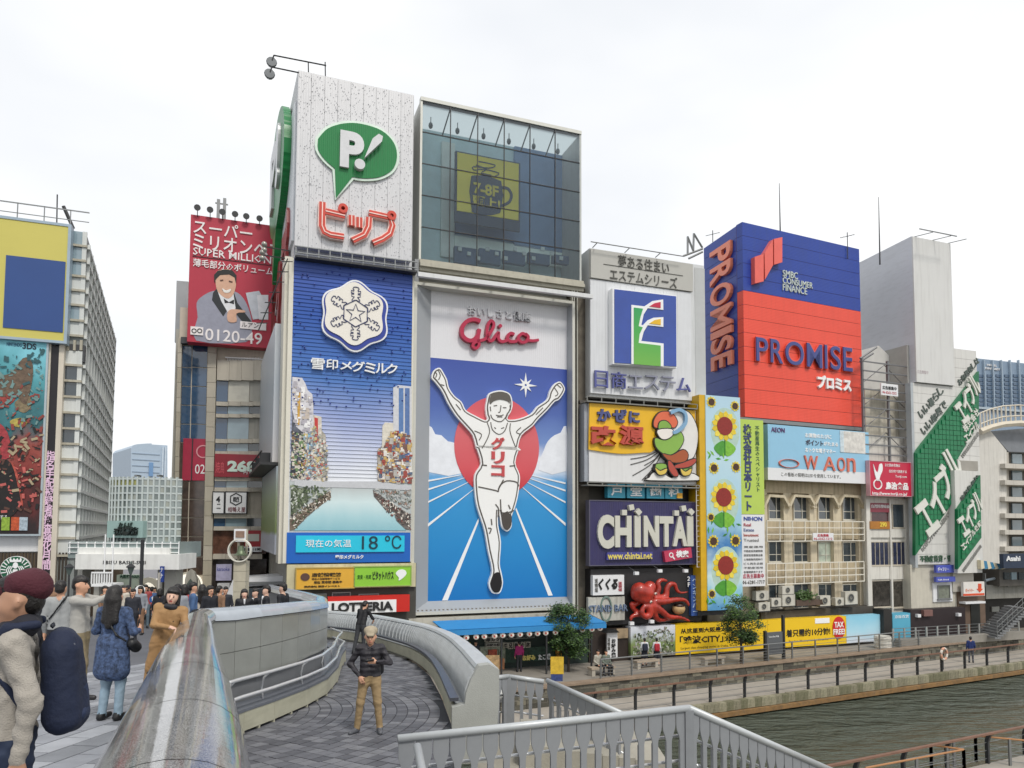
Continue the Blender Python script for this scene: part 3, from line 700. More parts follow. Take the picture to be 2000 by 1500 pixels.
# arcade interior
ar = thing('arcade', 'covered shopping street seen through the gateway with a bright vaulted roof', 'arcade', M=fG.M)
fG2 = Face(250, 40, 90000, 1100)
M2 = fG.M.inverted() @ fG2.M
MB().r(fG2.rect(130, 1085, 232, 1215), -.4, 0).build('shop_wall', mat('5c5045', .6, var=.3, vs=1), ar, M=M2)
MB().r(fG2.rect(232, 1122, 274, 1215), -.3, .3).build('banner', mat('9aa79c', .5, var=.2, vs=1), ar, M=M2); T(fG2, ar, '大阪初ONAIR', 234, 1122, 272, 1129, .3, .34, mat('2a5040', .5), M=M2)
MB().r(fG2.rect(318, 1085, 350, 1215), -.4, .2).build('shop_wall', mat('6b655b', .6, var=.3, vs=1), ar, M=M2)
for k in range(7):
    z0 = -k*2.5; c0 = fG2.uv(288, 1165); rr_ = fG2.uv(312, 1165)[0]-c0[0]
    b = MB(); a = [(c0[0]+rr_*math.cos(R(q)), c0[1]+rr_*1.35*math.sin(R(q))) for q in range(0, 181, 15)]; stroke(b, a, .28, z0-.2, z0); b.build('roof_rib', mat('b5b2a6', .5), ar, M=M2)
    vs = [(p[0], p[1], z0) for p in a]+[(p[0], p[1], z0-2.5) for p in a]; n = len(a)
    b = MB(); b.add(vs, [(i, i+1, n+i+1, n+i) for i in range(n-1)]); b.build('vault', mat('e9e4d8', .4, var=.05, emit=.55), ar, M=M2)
MB().r(fG2.rect(272, 1140, 312, 1205, -17), -17.3, -17).build('end_wall', mat('a58a6a', .6, var=.4, vs=1), ar, M=M2)
for i, (x, c, h_) in enumerate(((240, 'b0463a', 12), (262, 'c9c4b8', 9), (276, 'd9b060', 14), (300, '9c4a40', 10))):
    q = fG2.rect(x-6, 1158, x+6, 1158+h_, .6); MB().r(q, .3, .6).build('shop_sign', mat(c, .4, var=.2), ar, M=M2)
bl = thing('window_cleaning_cradle', 'small white railed gondola hanging in front of the dark shop wall under the gateway', 'gondola', M=fG.M)
rc = fG.rect(177, 1120, 217, 1141, 2); b = MB()
for i in range(9): u = rc[0]+(rc[2]-rc[0])*i/8; b.box(u-.02, rc[1], 1.9, u+.02, rc[3], 1.95)
b.build('baluster', PURE, bl); MB().box(rc[0], rc[1]-.1, 1, rc[2], rc[1], 1.95).build('floor', PURE, bl); MB().box(rc[0], rc[3], 1.9, rc[2], rc[3]+.06, 1.97).build('top_rail', PURE, bl)
for u in (rc[0]+.6*(rc[2]-rc[0]), rc[2]): MB().box(u-.02, rc[3], 1.9, u+.02, rc[3]+1.6, 1.94).build('hanger', PURE, bl)
# street lamps
def lamp(px, py_top, Z, label):
    q = at(px, py_top, Z); t = thing('street_lamp', label, 'street lamp', loc=(q.x, q.y, zd(q.y)), group='lantern street lamps at the street entrance'); h = q.z-zd(q.y)
    MB().tube([(0, 0, 0), (0, 0, h-.55)], .04).build('pole', M_DK, t); MB().lathe((0, 0, h-.55), [(.05, 0), (.16, .3), (.17, .32), (.04, .45), (.02, .55)], 6).build('lantern', mat('5f6b66', .2, .1), t)
    MB().lathe((0, 0, h-.26), [(.2, 0), (.2, .03), (.04, .16)], 6).build('cap', M_DK, t)
lamp(136, 1096, 29, 'lantern street lamp in front of the pale shop front left of the gateway'); lamp(256, 1096, 30, 'lantern street lamp hanging in front of the bright arcade opening')
t = thing('round_mirror', 'round white disc on a dark pole among the crowd', 'mirror', M=fG.M); c0 = fG.uv(274, 1153, 3); MB().lathe((c0[0], c0[1], 3), [(.2, 0), (.2, .04), (.18, .06)], 20).build('disc', PURE, t); MB().box(c0[0]-.05, -3.3, 2.9, c0[0]+.05, c0[1]+2, 3).build('pole', M_DK, t)
t = thing('road_sign', 'round blue road sign with a white upward arrow on a pale pole', 'road sign', M=fG.M); c0 = fG.uv(299, 1170, 4); MB().lathe((c0[0], c0[1], 4), [(.13, 0), (.13, .03)], 20).build('disc', mat('1f5c9e', .4), t)
MB().box(c0[0]-.016, c0[1]-.07, 4.03, c0[0]+.016, c0[1]+.05, 4.05).build('arrow', PURE, t); MB().poly([(c0[0]-.05, c0[1]+.03), (c0[0]+.05, c0[1]+.03), (c0[0], c0[1]+.1)], 4.03, 4.05).build('arrow_head', PURE, t); MB().box(c0[0]+.16, -3.3, 3.9, c0[0]+.21, c0[1]+1.0, 4).build('pole', mat('b7b2aa', .5), t)
s5 = sign(fG, 'banner_sign', 'narrow dark blue hanging sign beside the gateway column', 'sign', 312, 1106, 319, 1137, 1.3, 1.4, mat('1d3a86', .4)); T(fG, s5, vt('ナナ'), 313, 1108, 318, 1130, 1.4, 1.42, PURE)
# distant office tower
fT = Face(290, 190, 2600, 1000); TW = thing('office_tower', 'pale blue distant office tower with a rounded top above the gateway', 'building', M=fT.M)
MB().poly(sp2(PX(fT, [(256, 875), (262, 869), (275, 867), (295, 866), (296, 868)]), 3, False)+PX(fT, [(327, 870), (327, 1000), (255, 1000)]), -20, 0).build('wall', mat('a9b9c9', .5, var=.05), TW)
for i in range(7): MB().r(fT.rect(258, 884+i*12, 312, 885.5+i*12, .1), 0, .15).build('joint', mat('95a6b8', .5), TW)
for x in (315, 320): MB().r(fT.rect(x, 873, x+2.5, 1000, .2), 0, .4).build('fin', mat('c2cfdb', .4), TW)
MB().r(fT.rect(291, 903, 299, 930, .2), -.2, .3).build('window_strip', mat('6a8fb8', .2), TW)

# ================================================================== beige tiled building left of the towers
fC = Face(420, 46, 7130, 900); C_ = thing('beige_building', 'beige tiled building with a tall dark blue glass strip behind the towers', 'building', M=fC.M)
body(fC, C_, 352, 600, 520, 0, 12, TILE, yb=1230)
MB().r(fC.rect(333, 640, 357, 1240), -11, -.25).build('side_wing', mat('a7a49b', .6, var=.1), C_)
MB().r(fC.rect(343, 548, 366, 668, -3), -12, -3).build('stair_tower', mat('9ea3a6', .6, var=.08), C_)
MB().r(fC.rect(355, 660, 408, 672, .2), -.3, .5).build('canopy_slab', DKGR, C_)
rows = [674, 717, 754, 791, 828, 864, 938, 975, 1011, 1048, 1088, 1124]
for i in range(len(rows)-1):
    for k, (x0, x1) in enumerate(((355, 374), (376, 405))):
        dx = -(rows[i]-674)*.022
        g = G_BLUE if rows[i] < 850 else mat('4a3c34', .08, var=.5, vs=2, spec=.8)
        MB().r(fC.rect(x0+dx, rows[i]+1, x1+dx, rows[i+1]-1, .05), -.05, .05).build('pane', g, C_)
for x0, x1, nm in ((347, 355, 'pilaster'), (406, 423, 'pilaster')):
    for y in range(660, 1180, 29): MB().r(fC.rect(x0-(y-660)*.022, y, x1-(y-660)*.022, y+28.4, .3), -.1, .3).build('cladding_panel', mat(('b5ae9f', 'aea796', 'bab3a4')[rnd.randrange(3)], .5, var=.06, streak=.15), C_)
# right front: bands and windows
bandY = [(703, 742), (784, 792), (808, 815), (857, 865), (881, 889), (931, 939), (952, 960), (1004, 1012), (1028, 1036), (1082, 1092)]
for y0, y1 in bandY:
    for k in range(4):
        x0 = 424+k*24; MB().r(fC.rect(x0-(y0-700)*.02, y0, x0+23.6-(y0-700)*.02, y1, .35), -.1, .35).build('cladding_panel', mat('bdb6a8', .5, var=.06, streak=.2), C_)
winY = [(742, 784), (792, 808), (815, 857), (865, 881), (939, 952), (1012, 1028)]
for y0, y1 in winY:
    for x0, x1, g in ((424, 446, G_BLUE), (447, 488, mat('c9c6ba', .3, var=.15, vs=2) if y0 == 742 else G_PALE), (489, 520, CONC if y0 in (742, 815) else G_DARK)):
        dx = -(y0-700)*.02; MB().r(fC.rect(x0+dx, y0, x1+dx, y1, .05), -.05, .1).build('window', g, C_)
MB().r(fC.rect(424, 672, 520, 703, .0), -.3, -.05).build('roof_recess', mat('8a7f6e', .6), C_)
b = MB()
for i in range(22): x = 444+i*3; b.r(fC.rect(x, 698, x+1.1, 706, .2), .1, .2)
b.r(fC.rect(440, 697, 520, 699, .2), .1, .24); b.build('roof_railing', PURE, C_)
for y0, y1, c in ((1036, 1082, '6b4a3c'), (1092, 1150, '3c3634'), (1150, 1240, '4a443e')): MB().r(fC.rect(415, y0, 520, y1, .02), -.1, .06).build('shop_window', mat(c, .1, var=.6, vs=2, spec=.8), C_)
MB().r(fC.rect(424, 1140, 448, 1175, .6), 0, .6).build('door_canopy', WHT, C_)
sg = sign(fC, 'price_sign', 'dark red sign with large white price 268 on the beige building', 'sign', 419, 886, 508, 931, .3, .5, mat('8f1c2c', .3, var=.1)); T(fC, sg, '268', 444, 899, 501, 921, .5, .55, mat('cfe3d8', .4), bold=.05); T(fC, sg, '円', 476, 919, 483, 926, .5, .55, PURE); T(fC, sg, '税抜', 487, 919, 499, 926, .5, .55, PURE); T(fC, sg, '焼鳥', 421, 902, 438, 924, .5, .53, mat('d8606a', .5))
sg = sign(fC, 'window_sign', 'crimson sign reading 02 behind the blue glass strip', 'sign', 357, 856, 401, 938, .06, .1, mat('a92c46', .25, var=.15)); T(fC, sg, '02', 381, 907, 400, 925, .1, .12, PURE)
c0 = fC.uv(397, 882, .1); MB().ring(c0[0], c0[1], .35, .42, .1, .13).build('emblem', mat('e0a0a8', .4), sg); MB().r(fC.rect(374, 856, 376, 938, .14), .1, .14).build('mullion', M_DK, sg)
sg = sign(fC, 'floor_sign', 'narrow white sign with the number 4 and strokes beside the hexagon sign', 'sign', 416, 961, 437, 1002, .3, .5, WHT2, frame=.05, fm_=M_DK); T(fC, sg, '4', 422, 969, 430, 981, .5, .53, BLACK, bold=.03); T(fC, sg, '二', 423, 984, 431, 993, .5, .53, BLACK)
sg = sign(fC, 'hexagon_sign', 'white sign with a black hexagon emblem and brush lettering', 'sign', 441, 961, 481, 1002, .3, .5, WHT2, frame=.05, fm_=M_DK)
c0 = fC.uv(461, 975, .5); b = MB(); stroke(b, ell(c0[0], c0[1], .38, .38, 6, 30, 390), .07, .5, .53, closed=True); b.build('emblem', BLACK, sg); T(fC, sg, '極楽', 455, 970, 467, 980, .5, .53, BLACK, bold=.03); T(fC, sg, '相鴨え屋', 445, 990, 479, 1000, .5, .53, mat('7a3038', .4))
sg = sign(fC, 'shop_poster', 'red poster with a white label above the hanging ring', 'poster', 478, 1036, 510, 1070, .3, .4, mat('a8262e', .4, var=.1)); MB().r(fC.rect(484, 1043, 506, 1057, .42), .4, .42).build('label_plate', mat('cfd2c8', .4), sg)
sg = sign(fC, 'hours_sign', 'white strip sign ending in the number 11 and a character', 'sign', 470, 1068, 511, 1078, .3, .55, WHT2); T(fC, sg, '翌朝11時', 474, 1070, 510, 1076, .55, .58, BLACK, bold=.02)
sg = sign(fC, 'cafe_poster', 'lilac poster beside the stone column at street level', 'poster', 422, 1102, 452, 1134, .1, .2, mat('b9b6d4', .4, var=.3, vs=2)); T(fC, sg, 'karaoke', 424, 1108, 448, 1115, .2, .22, mat('4a55a0', .4))
# super million billboard
fS = Face(368, 44.5, 4870, 420); sg = thing('billboard', 'crimson rooftop billboard with white lettering and a smiling man in grey tuxedo', 'billboard', M=fS.M)
CR = mat('b52d43', .45, var=.05, vs=.6, streak=.06, grime='7a1c2c'); rS = fS.rect(369, 418, 560, 667, .3); MB().r(rS, -.6, .3).build('board', CR, sg); W_ = mat('efe9e9', .45, var=.02)
for a in (('スーパー', 378, 428, 493, 454), ('ミリオンヘア', 377, 455, 552, 484), ('SUPER MILLION', 377, 482, 530, 497), ('薄毛部分のボリュームに', 377, 504, 548, 520), ('0120-49', 401, 641, 512, 664)): T(fS, sg, *a, .3, .36, W_, bold=.008)
MB().r(fS.rect(376, 499, 560, 500.5, .33), .3, .33).build('rule', mat('4a1820', .5), sg)
def pic(c, pts, k=0, z=.32, sm=3): MB().poly(sp2(PX(fS, pts, z), sm) if sm else PX(fS, pts, z), .3, z).build('portrait', mat(c, .5, var=.12, vs=3), sg)
pic('9698a8', [(383, 665), (386, 620), (384, 592), (396, 578), (418, 568), (455, 568), (475, 582), (488, 610), (492, 640), (480, 668)], z=.32)
pic('23282c', [(416, 572), (424, 562), (448, 600), (436, 618), (414, 586)], z=.33, sm=0); pic('e4e6ea', [(424, 566), (455, 566), (462, 590), (458, 612), (446, 612), (432, 588)], z=.335, sm=0); pic('20262a', [(455, 566), (464, 592), (500, 640), (486, 644), (462, 614)], z=.34, sm=0)
pic('1b1d20', [(437, 583), (447, 590), (457, 585), (457, 594), (447, 591), (439, 592)], z=.35, sm=0)
pic('d8ac92', [(421, 535), (430, 527), (447, 526), (459, 535), (461, 556), (456, 574), (446, 583), (434, 578), (423, 564)], z=.345)
pic('1e1c1c', [(419, 552), (418, 537), (425, 529), (440, 526), (454, 528), (462, 538), (461, 554), (458, 542), (448, 536), (430, 537), (422, 545)], z=.36, sm=0)
for a, b2 in (((430, 548), (436, 547)), ((447, 549), (454, 551)), ((434, 566), (450, 569))):
    b = MB(); stroke(b, PX(fS, [a, b2], .36), .09, .35, .365); b.build('portrait', mat('5a3528', .5), sg)
pic('d8ac92', [(444, 612), (452, 604), (476, 606), (478, 610), (462, 612), (462, 628), (446, 628)], z=.36); MB().poly(sp2(PX(fS, [(434, 563), (442, 567), (451, 564), (448, 571), (438, 571)], .365), 3), .35, .368).build('portrait', mat('f0ece6', .5), sg)
pic('c9ced6', [(480, 572), (506, 568), (510, 575), (510, 622), (494, 624)], z=.345, sm=0); pic('e6e6ea', [(502, 576), (524, 576), (524, 624), (506, 624)], z=.35, sm=0)
MB().r(fS.rect(469, 627, 520, 641, .38), .3, .38).build('label_plate', W_, sg); T(fS, sg, 'ルアン', 472, 629, 505, 638, .38, .4, BLACK)
MB().r(fS.rect(372, 637, 397, 653, .38), .3, .38).build('label_plate', W_, sg); b = MB()
for x in (379, 390): c0 = fS.uv(x, 646, .4); b.ring(c0[0], c0[1], .1, .15, .38, .4, 16)
b.build('dial_emblem', BLACK, sg)
for i, x in enumerate((385, 410, 434, 459, 481, 507)):
    fl = thing('floodlight', ('leftmost floodlight', 'second floodlight', 'third floodlight, by the masts,', 'fourth floodlight', 'fifth floodlight', 'rightmost floodlight')[i]+' on the crimson billboard top', 'floodlight', M=fS.M, group='floodlights on the crimson billboard'); u, v = fS.uv(x, 403+i*4.3, .8)
    MB().tube([(u, rS[3]-.1, .3), (u, v, .5)], .025, 5).build('stem', M_DK, fl); MB().lathe((u, v, .6), [(.1, -.1), (.2, 0), (.2, .06)], 10).build('head', M_DK, fl)
ms = thing('roof_mast', 'pair of grey antenna masts behind the crimson billboard', 'antenna', M=fS.M)
for x, yt in ((427, 390), (439, 388)): u, v = fS.uv(x, yt, -2); MB().box(u-.1, rS[3]-1, -2.1, u+.1, v, -1.9).build('mast', M_STEEL, ms)
u, v = fS.uv(433, 398, -2); MB().box(u-.4, v-.04, -2.05, u+.4, v+.04, -1.97).build('crossbar', M_STEEL, ms)
# bell column
fB = Face(467, 27, 90000, 1100); zc = -1.6; bc = thing('bell_column', 'pale stone column carrying a white ring with a bronze bell', 'monument', M=fB.M); M_TR = mat('b9b29e', .7, var=.14, vs=3, streak=.25)
u0, _ = fB.uv(455, 1150); u1, _ = fB.uv(479, 1150); v0 = zc; v1 = fB.uv(467, 1096)[1]; n = 7
for i in range(n): MB().box(u0, v0+(v1-v0)*i/n+.01, -.4, u1, v0+(v1-v0)*(i+1)/n, 0).build('block', M_TR, bc)
vt0 = fB.uv(467, 1034)[1]; MB().box(u0+.05, v1, -.3, u0+.11, vt0, -.2).build('side_post', M_TR, bc); MB().box(u1-.11, v1, -.3, u1-.05, vt0, -.2).build('side_post', M_TR, bc)
MB().r(fB.rect(457, 1033, 480, 1058, -.15), -.3, -.15).build('head_frame', WHT2, bc); MB().r(fB.rect(460, 1037, 477, 1050, -.12), -.2, -.12).build('relief', mat('8a7060', .5, var=.3, vs=6), bc)
c0 = fB.uv(467, 1075, .1); rr_ = fB.uv(490, 1075, .1)[0]-c0[0]; MB().ring(c0[0], c0[1], rr_*.9, rr_, -.05, .1, 40).build('ring', mat('d9d6ca', .4), bc)
MB().lathe((c0[0], c0[1]-.14, -.1), [(.0, .32), (.1, .3), (.13, .12), (.17, .02), (.26, -.02), (.26, -.05), (.02, -.05)], 14, axis='y').build('bell', mat('6d7a62', .45, .5), bc); MB().tube([(c0[0], c0[1]-.35, -.1), (c0[0], c0[1]-.1, -.1)], .02).build('clapper', M_DK, bc)
# stone stele and white kiosk behind the wall
t = thing('stone_stele', 'pointed grey stone stele with a small lantern niche at the foot of the glass strip', 'monument', M=fC.M); MB().poly(PX(fC, [(361, 1170), (361, 1132), (365, 1118), (372, 1112), (380, 1118), (384, 1132), (384, 1170)], 3), 2.6, 3).build('slab', CONC, t); MB().poly(PX(fC, [(365, 1170), (365, 1140), (372, 1130), (379, 1140), (379, 1170)], 3.02), 3, 3.03).build('niche', mat('5a6460', .3), t)
t = thing('entrance_kiosk', 'white underpass entrance building with a sloping roof behind the suited men', 'kiosk', M=fC.M)
MB().poly(PX(fC, [(443, 1160), (455, 1132), (566, 1124), (566, 1140), (478, 1146), (478, 1150), (566, 1148), (566, 1240), (443, 1240)], 8), 5, 8).build('wall', WHT2, t); MB().r(fC.rect(475, 1137, 567, 1141, 8.2), 5, 8.2).build('roof_edge', M_STEEL, t)
o = MB(); o.r(fC.rect(483, 1150, 533, 1172, 8.05), 7.9, 8.05); o.build('window', G_DARK, t)
# ================================================================== tower with the green balloon sign and the blue panel
f1 = main_face(575); TE = thing('sign_tower', 'tall narrow building carrying the green balloon sign above the blue snowflake panel', 'building', M=f1.M)
Mi1 = f1.M.inverted(); uL = f1.uv(576, 400)[0]; uR = f1.uv(806, 400)[0]; zt1 = f1.uv(584, 138)[1]; cA = f1.w(uL, 0); cB = f1.w(uR, 0); dS = Vector((400-1000, 1400, 0)).normalized()
zmid = f1.uv(575, 480)[1]; bk = cA+dS*12; bkR = cB - f1.n*14
MB().poly([(p.x, p.y) for p in (cA, cB, bkR, bk)], zmid-.6, zt1).build('upper_wall', mat('c4c5c7', .5, var=.05, streak=.15), TE, M=Mi1)
MB().poly([(p.x, p.y) for p in (f1.w(uL+.2, 0, -.3), f1.w(uR-.1, 0, -.3), bkR, bk+dS*12)], ZU, zmid-.5).build('lower_wall', mat('b5b3ac', .6, var=.1, streak=.2), TE, M=Mi1)
# balloon sign face
sp_ = thing('balloon_sign', 'huge silver rooftop sign with a green speech balloon and red katakana', 'sign', M=f1.M); rP = f1.rect(579, 138, 806, 480, .5)
rP = (rP[0], f1.uv(576, 479, .5)[1], rP[2], f1.uv(583, 137, .5)[1])
SIL = mat('c9c9cb', .4, .25, var=.05, vs=.6, rib=('X', .12, .15), streak=.12, grime='8f8f8f')
n = 9
for i in range(n): MB().box(rP[0]+(rP[2]-rP[0])*i/n+.006, rP[1], .02, rP[0]+(rP[2]-rP[0])*(i+1)/n-.006, rP[3], .5).build('panel', SIL, sp_)
b = MB(); c0 = f1.uv(697, 300, .5); r2 = random.Random(3)
for k in range(2600):
    a = r2.uniform(0, 6.283); q = r2.uniform(.15, 1)**.8*7.6; u = c0[0]+q*math.cos(a)*.75; v = c0[1]+q*math.sin(a)
    if rP[0]+.05 < u < rP[2]-.05 and rP[1]+.05 < v < rP[3]-.05:
        s_ = .018; b.add([(u-s_, v, .5), (u, v-s_, .5), (u+s_, v, .5), (u, v+s_, .5), (u, v, .56)], [(0, 1, 4), (1, 2, 4), (2, 3, 4), (3, 0, 4)], 0 if r2.random() < .7 else 1)
stuff(b.build('bulbs', [mat('b0b0b6', .3, .3), mat('f4f4f6', .2)], sp_))
bal = sp2(PX(f1, [(621, 272), (640, 252), (672, 242), (706, 243), (745, 256), (769, 280), (775, 308), (766, 332), (742, 346), (712, 349), (688, 346)], .6), 4, False)
bal = bal[:-1]+PX(f1, [(688, 346), (656, 387), (654, 330)], .6)+sp2(PX(f1, [(654, 330), (634, 312), (621, 292), (621, 272)], .6), 3, False)
GREEN = mat('0c7a3c', .35, var=.06, rib=('X', .2, .25)); MB().poly(inset(bal, -.13), .5, .62).build('balloon_rim', mat('c4d4c8', .4, .3), sp_); MB().poly(bal, .5, .66).build('balloon', GREEN, sp_)
T(f1, sp_, 'P', 665, 250, 712, 322, .66, .95, mat('c8c9cb', .35, .2), bold=.05, name='letter')
MB().poly(PX(f1, [(712, 308), (728, 270), (740, 261), (748, 266), (746, 276)], .95), .66, .95).build('letter', mat('c8c9cb', .35, .2), sp_); c1 = f1.uv(703, 320, .95); MB().poly(ell(*c1, .27, .27), .66, .95).build('letter', mat('c8c9cb', .35, .2), sp_)
NR_ = mat('cf4a3a', .3, var=.15); NE = mat('f7d9d0', .4)
def neon(pts, w_=.3, z=.5):
    P = PX(f1, pts, z+.3); b = MB(); stroke(b, P, w_+.1, z, z+.24); b.build('letter_rim', NE, sp_); b = MB(); stroke(b, P, w_, z, z+.3); b.build('letter', NR_, sp_)
    b = MB(); stroke(b, P, .05, z+.3, z+.33); b.build('neon_tube', NE, sp_)
for pts in ([(630, 394), (629, 440), (634, 452), (646, 458), (672, 462)], [(636, 412), (674, 421)], [(687, 420), (687, 440)], [(702, 424), (702, 444)], [(721, 424), (720, 442), (712, 458), (689, 469)], [(721, 415), (762, 424), (767, 440), (762, 456), (748, 466), (729, 474)]): neon(pts)
for cx_, cy_ in ((670, 407), (765, 421)): c1 = f1.uv(cx_, cy_, .8); b = MB(); b.ring(*c1, .1, .25, .5, .85, 20); b.build('letter', NR_, sp_)
# gantry below
g = thing('sign_catwalk', 'dark maintenance catwalk between the silver sign and the blue panel', 'catwalk', M=f1.M); rc = f1.rect(577, 484, 812, 497, .9)
MB().box(rc[0], rc[1]-.1, -.2, rc[2]+.1, rc[1], .9).build('deck', M_DK, g); MB().box(rc[0]+.1, rc[1]-.75, -.6, rc[2]-.1, rc[3], -.2).build('machinery', mat('4a4846', .7, var=.5, vs=4), g)
for v in (rc[1]+.1, rc[1]+.42): MB().box(rc[0], v, .86, rc[2]+.1, v+.05, .92).build('rail', M_STEEL, g)
for i in range(12): u = rc[0]+(rc[2]-rc[0])*i/11; MB().box(u, rc[1]-.1, .85, u+.05, rc[1]+.45, .9).build('post', M_STEEL, g)
# projector lamps on the roof
for k, (x0, y0, x1, y1, lb) in enumerate([(535, 108, 637, 128, 'upper floodlight on a long arm above the silver sign'), (531, 131, 584, 142, 'lower floodlight on a long arm at the silver sign corner')]):
    t = thing('floodlight', lb, 'floodlight', M=f1.M); a, c = f1.uv(x0, y0, .6), f1.uv(x1, y1, .6)
    MB().tube([(a[0], a[1], .6), (c[0], c[1], .6)], .035, 6).build('arm', M_DK, t); MB().tube([(a[0], a[1], .6), (a[0]-.08, a[1]-.3, .6)], .04, 6).build('bracket', M_DK, t)
    MB().lathe((a[0]-.1, a[1]-.35, .5), [(.05, -.25), (.22, -.1), (.27, .06), (.24, .12)], 12).build('head', mat('6b6e70', .3, .5), t)
    if k == 0:
        for x in (602, 635): p = f1.uv(x, 121, .6); q = f1.uv(x+2, 148, .6); MB().tube([(p[0], p[1], .6), (q[0], q[1]-.2, .3)], .03, 5).build('leg', M_DK, t)
# blue milk panel
f2 = f1; sm_ = thing('snowflake_sign', 'tall blue louvred sign with a white snowflake emblem and a printed canal view', 'sign', M=f2.M)
rB = f2.rect(568, 503, 804, 1100, .35); rB = (f2.uv(573, 560, .35)[0], rB[1], f2.uv(805, 600, .35)[0], f2.uv(575, 504, .35)[1]); vS = f2.uv(568, 1040, .35)[1]
bm_ = ramp_mat([(0, 'e2e5ea'), (.14, 'c9cfe2'), (.3, '9aa8d2'), (.46, '4a78bc'), (.75, '2456ab'), (1, '3a56a6')], f2.uv(570, 940)[1], rB[3], noise=.12, ns=(.5, .4, 1))
MB().box(rB[0], vS, .0, rB[2], rB[3], .35).build('board', bm_, sm_)
FR = mat('d8d4c6', .45, var=.05); b = MB(); b.box(rB[0]-.22, rB[1], -.1, rB[0], rB[3], .38); b.box(rB[2], rB[1], -.1, rB[2]+.1, rB[3], .38); b.build('frame', FR, sm_)
b = MB()
for k in range(150):
    u = r2.uniform(rB[0]+.1, rB[2]-.1); v = r2.uniform(f2.uv(570, 800)[1], rB[3]-.1); b.ball((u, v, .42), .045, k=6)
stuff(b.build('bulbs', mat('24358c', .3), sm_))
b = MB()
for v in np.arange(f2.uv(570, 930)[1], rB[3], .2): b.box(rB[0], v, .35, rB[2], v+.022, .385)
stuff(b.build('louvres', bm_, sm_))
# printed canal scene
def pc(pts, c, z, sm=0, var=.25, vs=5): P = PX(f2, pts, z); MB().poly(sp2(P, sm) if sm else P, .35, z).build('picture', mat(c, .45, var=var, vs=vs), sm_)
pc([(566, 938), (804, 945), (803, 1040), (565, 1040)], 'b9c0c0', .39, var=.1)
pc([(571, 736), (590, 738), (597, 750), (601, 762), (610, 770), (612, 790), (612, 940), (568, 940)], 'd6d4d8', .40, var=.15); pc([(571, 800), (578, 833), (592, 845), (594, 935), (567, 935)], '5f6370', .41, var=.8, vs=3)
pc([(612, 810), (628, 814), (630, 940), (611, 940)], 'd9d2c6', .405, var=.4); pc([(614, 815), (621, 817), (621, 864), (616, 864)], 'c43c38', .42); pc([(581, 755), (587, 760), (585, 830), (581, 830)], 'cfa24a', .42); pc([(588, 860), (595, 845), (598, 900), (592, 925), (588, 920)], 'c9b23e', .42, var=.5)
pc([(601, 838), (607, 838), (607, 930), (600, 930)], '8fbcd8', .42, var=.5); pc([(628, 840), (636, 850), (640, 938), (628, 938)], 'a9a498', .41, var=.7, vs=3)
pc([(768, 757), (778, 752), (804, 755), (804, 945), (768, 940)], 'cfd0d4', .40, var=.12); pc([(779, 758), (788, 758), (788, 905), (779, 905)], '5b7fb4', .41, var=.2); pc([(791, 758), (800, 758), (800, 920), (791, 920)], '5a78ac', .415, var=.2)
pc([(747, 832), (752, 825), (768, 826), (768, 942), (745, 942)], 'dcd6c8', .405, var=.2); pc([(737, 880), (746, 870), (746, 942), (738, 942)], 'b5ac9e', .4, var=.6); pc([(752, 880), (762, 880), (762, 938), (753, 938)], 'a8705e', .415, var=.6, vs=3); pc([(777, 900), (787, 899), (787, 904), (777, 906)], 'd6b83a', .42)
pc([(575, 937), (640, 940), (735, 940), (804, 950), (804, 958), (730, 954), (650, 952), (600, 952), (575, 948)], 'c4c6ca', .43, var=.08)
scatter(f2, sm_, [(570, 842), (594, 850), (594, 935), (568, 935)], 380, ('30343c', 'c9c2b4', '8a6a4a', 'e0d8c8', '4a5060', '6a8a5a'), .04, .13, .425, True)
scatter(f2, sm_, [(594, 850), (612, 830), (640, 870), (640, 938), (594, 936)], 460, ('b0645a', 'e4e0d8', '9ab8c8', '6a6a70', 'c8b884', 'aab0a8', 'd8d0c4', '8a8c90'), .035, .12, .435, True)
scatter(f2, sm_, [(571, 745), (598, 760), (610, 790), (610, 850), (572, 830)], 70, ('b4b0b8', 'efeeee', 'c4b8ac'), .06, .2, .43, True)
scatter(f2, sm_, [(738, 885), (768, 840), (803, 850), (803, 942), (738, 940)], 480, ('b8b4ae', 'e6e2da', '7a5a50', '5a6a84', 'c8a868', 'a04a40'), .05, .22, .435, True)
WM = ramp_mat([(0, '84b8c4'), (.35, 'a9cfd6'), (.7, 'cfe2e4'), (1, 'bcc4c4')], f2.uv(570, 1040)[1], f2.uv(570, 953)[1], noise=.15, ns=(2, .5, 1))
MB().poly(PX(f2, [(648, 953), (728, 955), (730, 970), (754, 998), (768, 1000), (774, 1018), (793, 1036), (574, 1036), (612, 1000), (628, 985), (645, 972)], .42), .35, .42).build('picture', WM, sm_)
pc([(566, 1015), (600, 988), (645, 958), (647, 972), (600, 1008), (576, 1034), (566, 1036)], '77695a', .425, var=.8, vs=4); pc([(728, 956), (758, 978), (802, 1006), (802, 1034), (793, 1034), (774, 1016), (768, 998), (753, 996), (730, 970)], '77706c', .425, var=.8, vs=4)
pc([(568, 950), (600, 955), (602, 980), (568, 1008)], '667058', .42, var=.8, vs=4)
scatter(f2, sm_, [(566, 1010), (600, 985), (645, 957), (647, 972), (600, 1008), (576, 1034)], 190, ('3a342e', 'b0a494', 'e6e0d4', '6a5c4c', '4e5c40'), .04, .16, .44)
scatter(f2, sm_, [(728, 956), (758, 976), (802, 1004), (802, 1034), (780, 1020), (753, 996)], 190, ('3e3a38', 'a89e94', 'e6e0d4', '6e6058', '7a4a44'), .04, .16, .44)
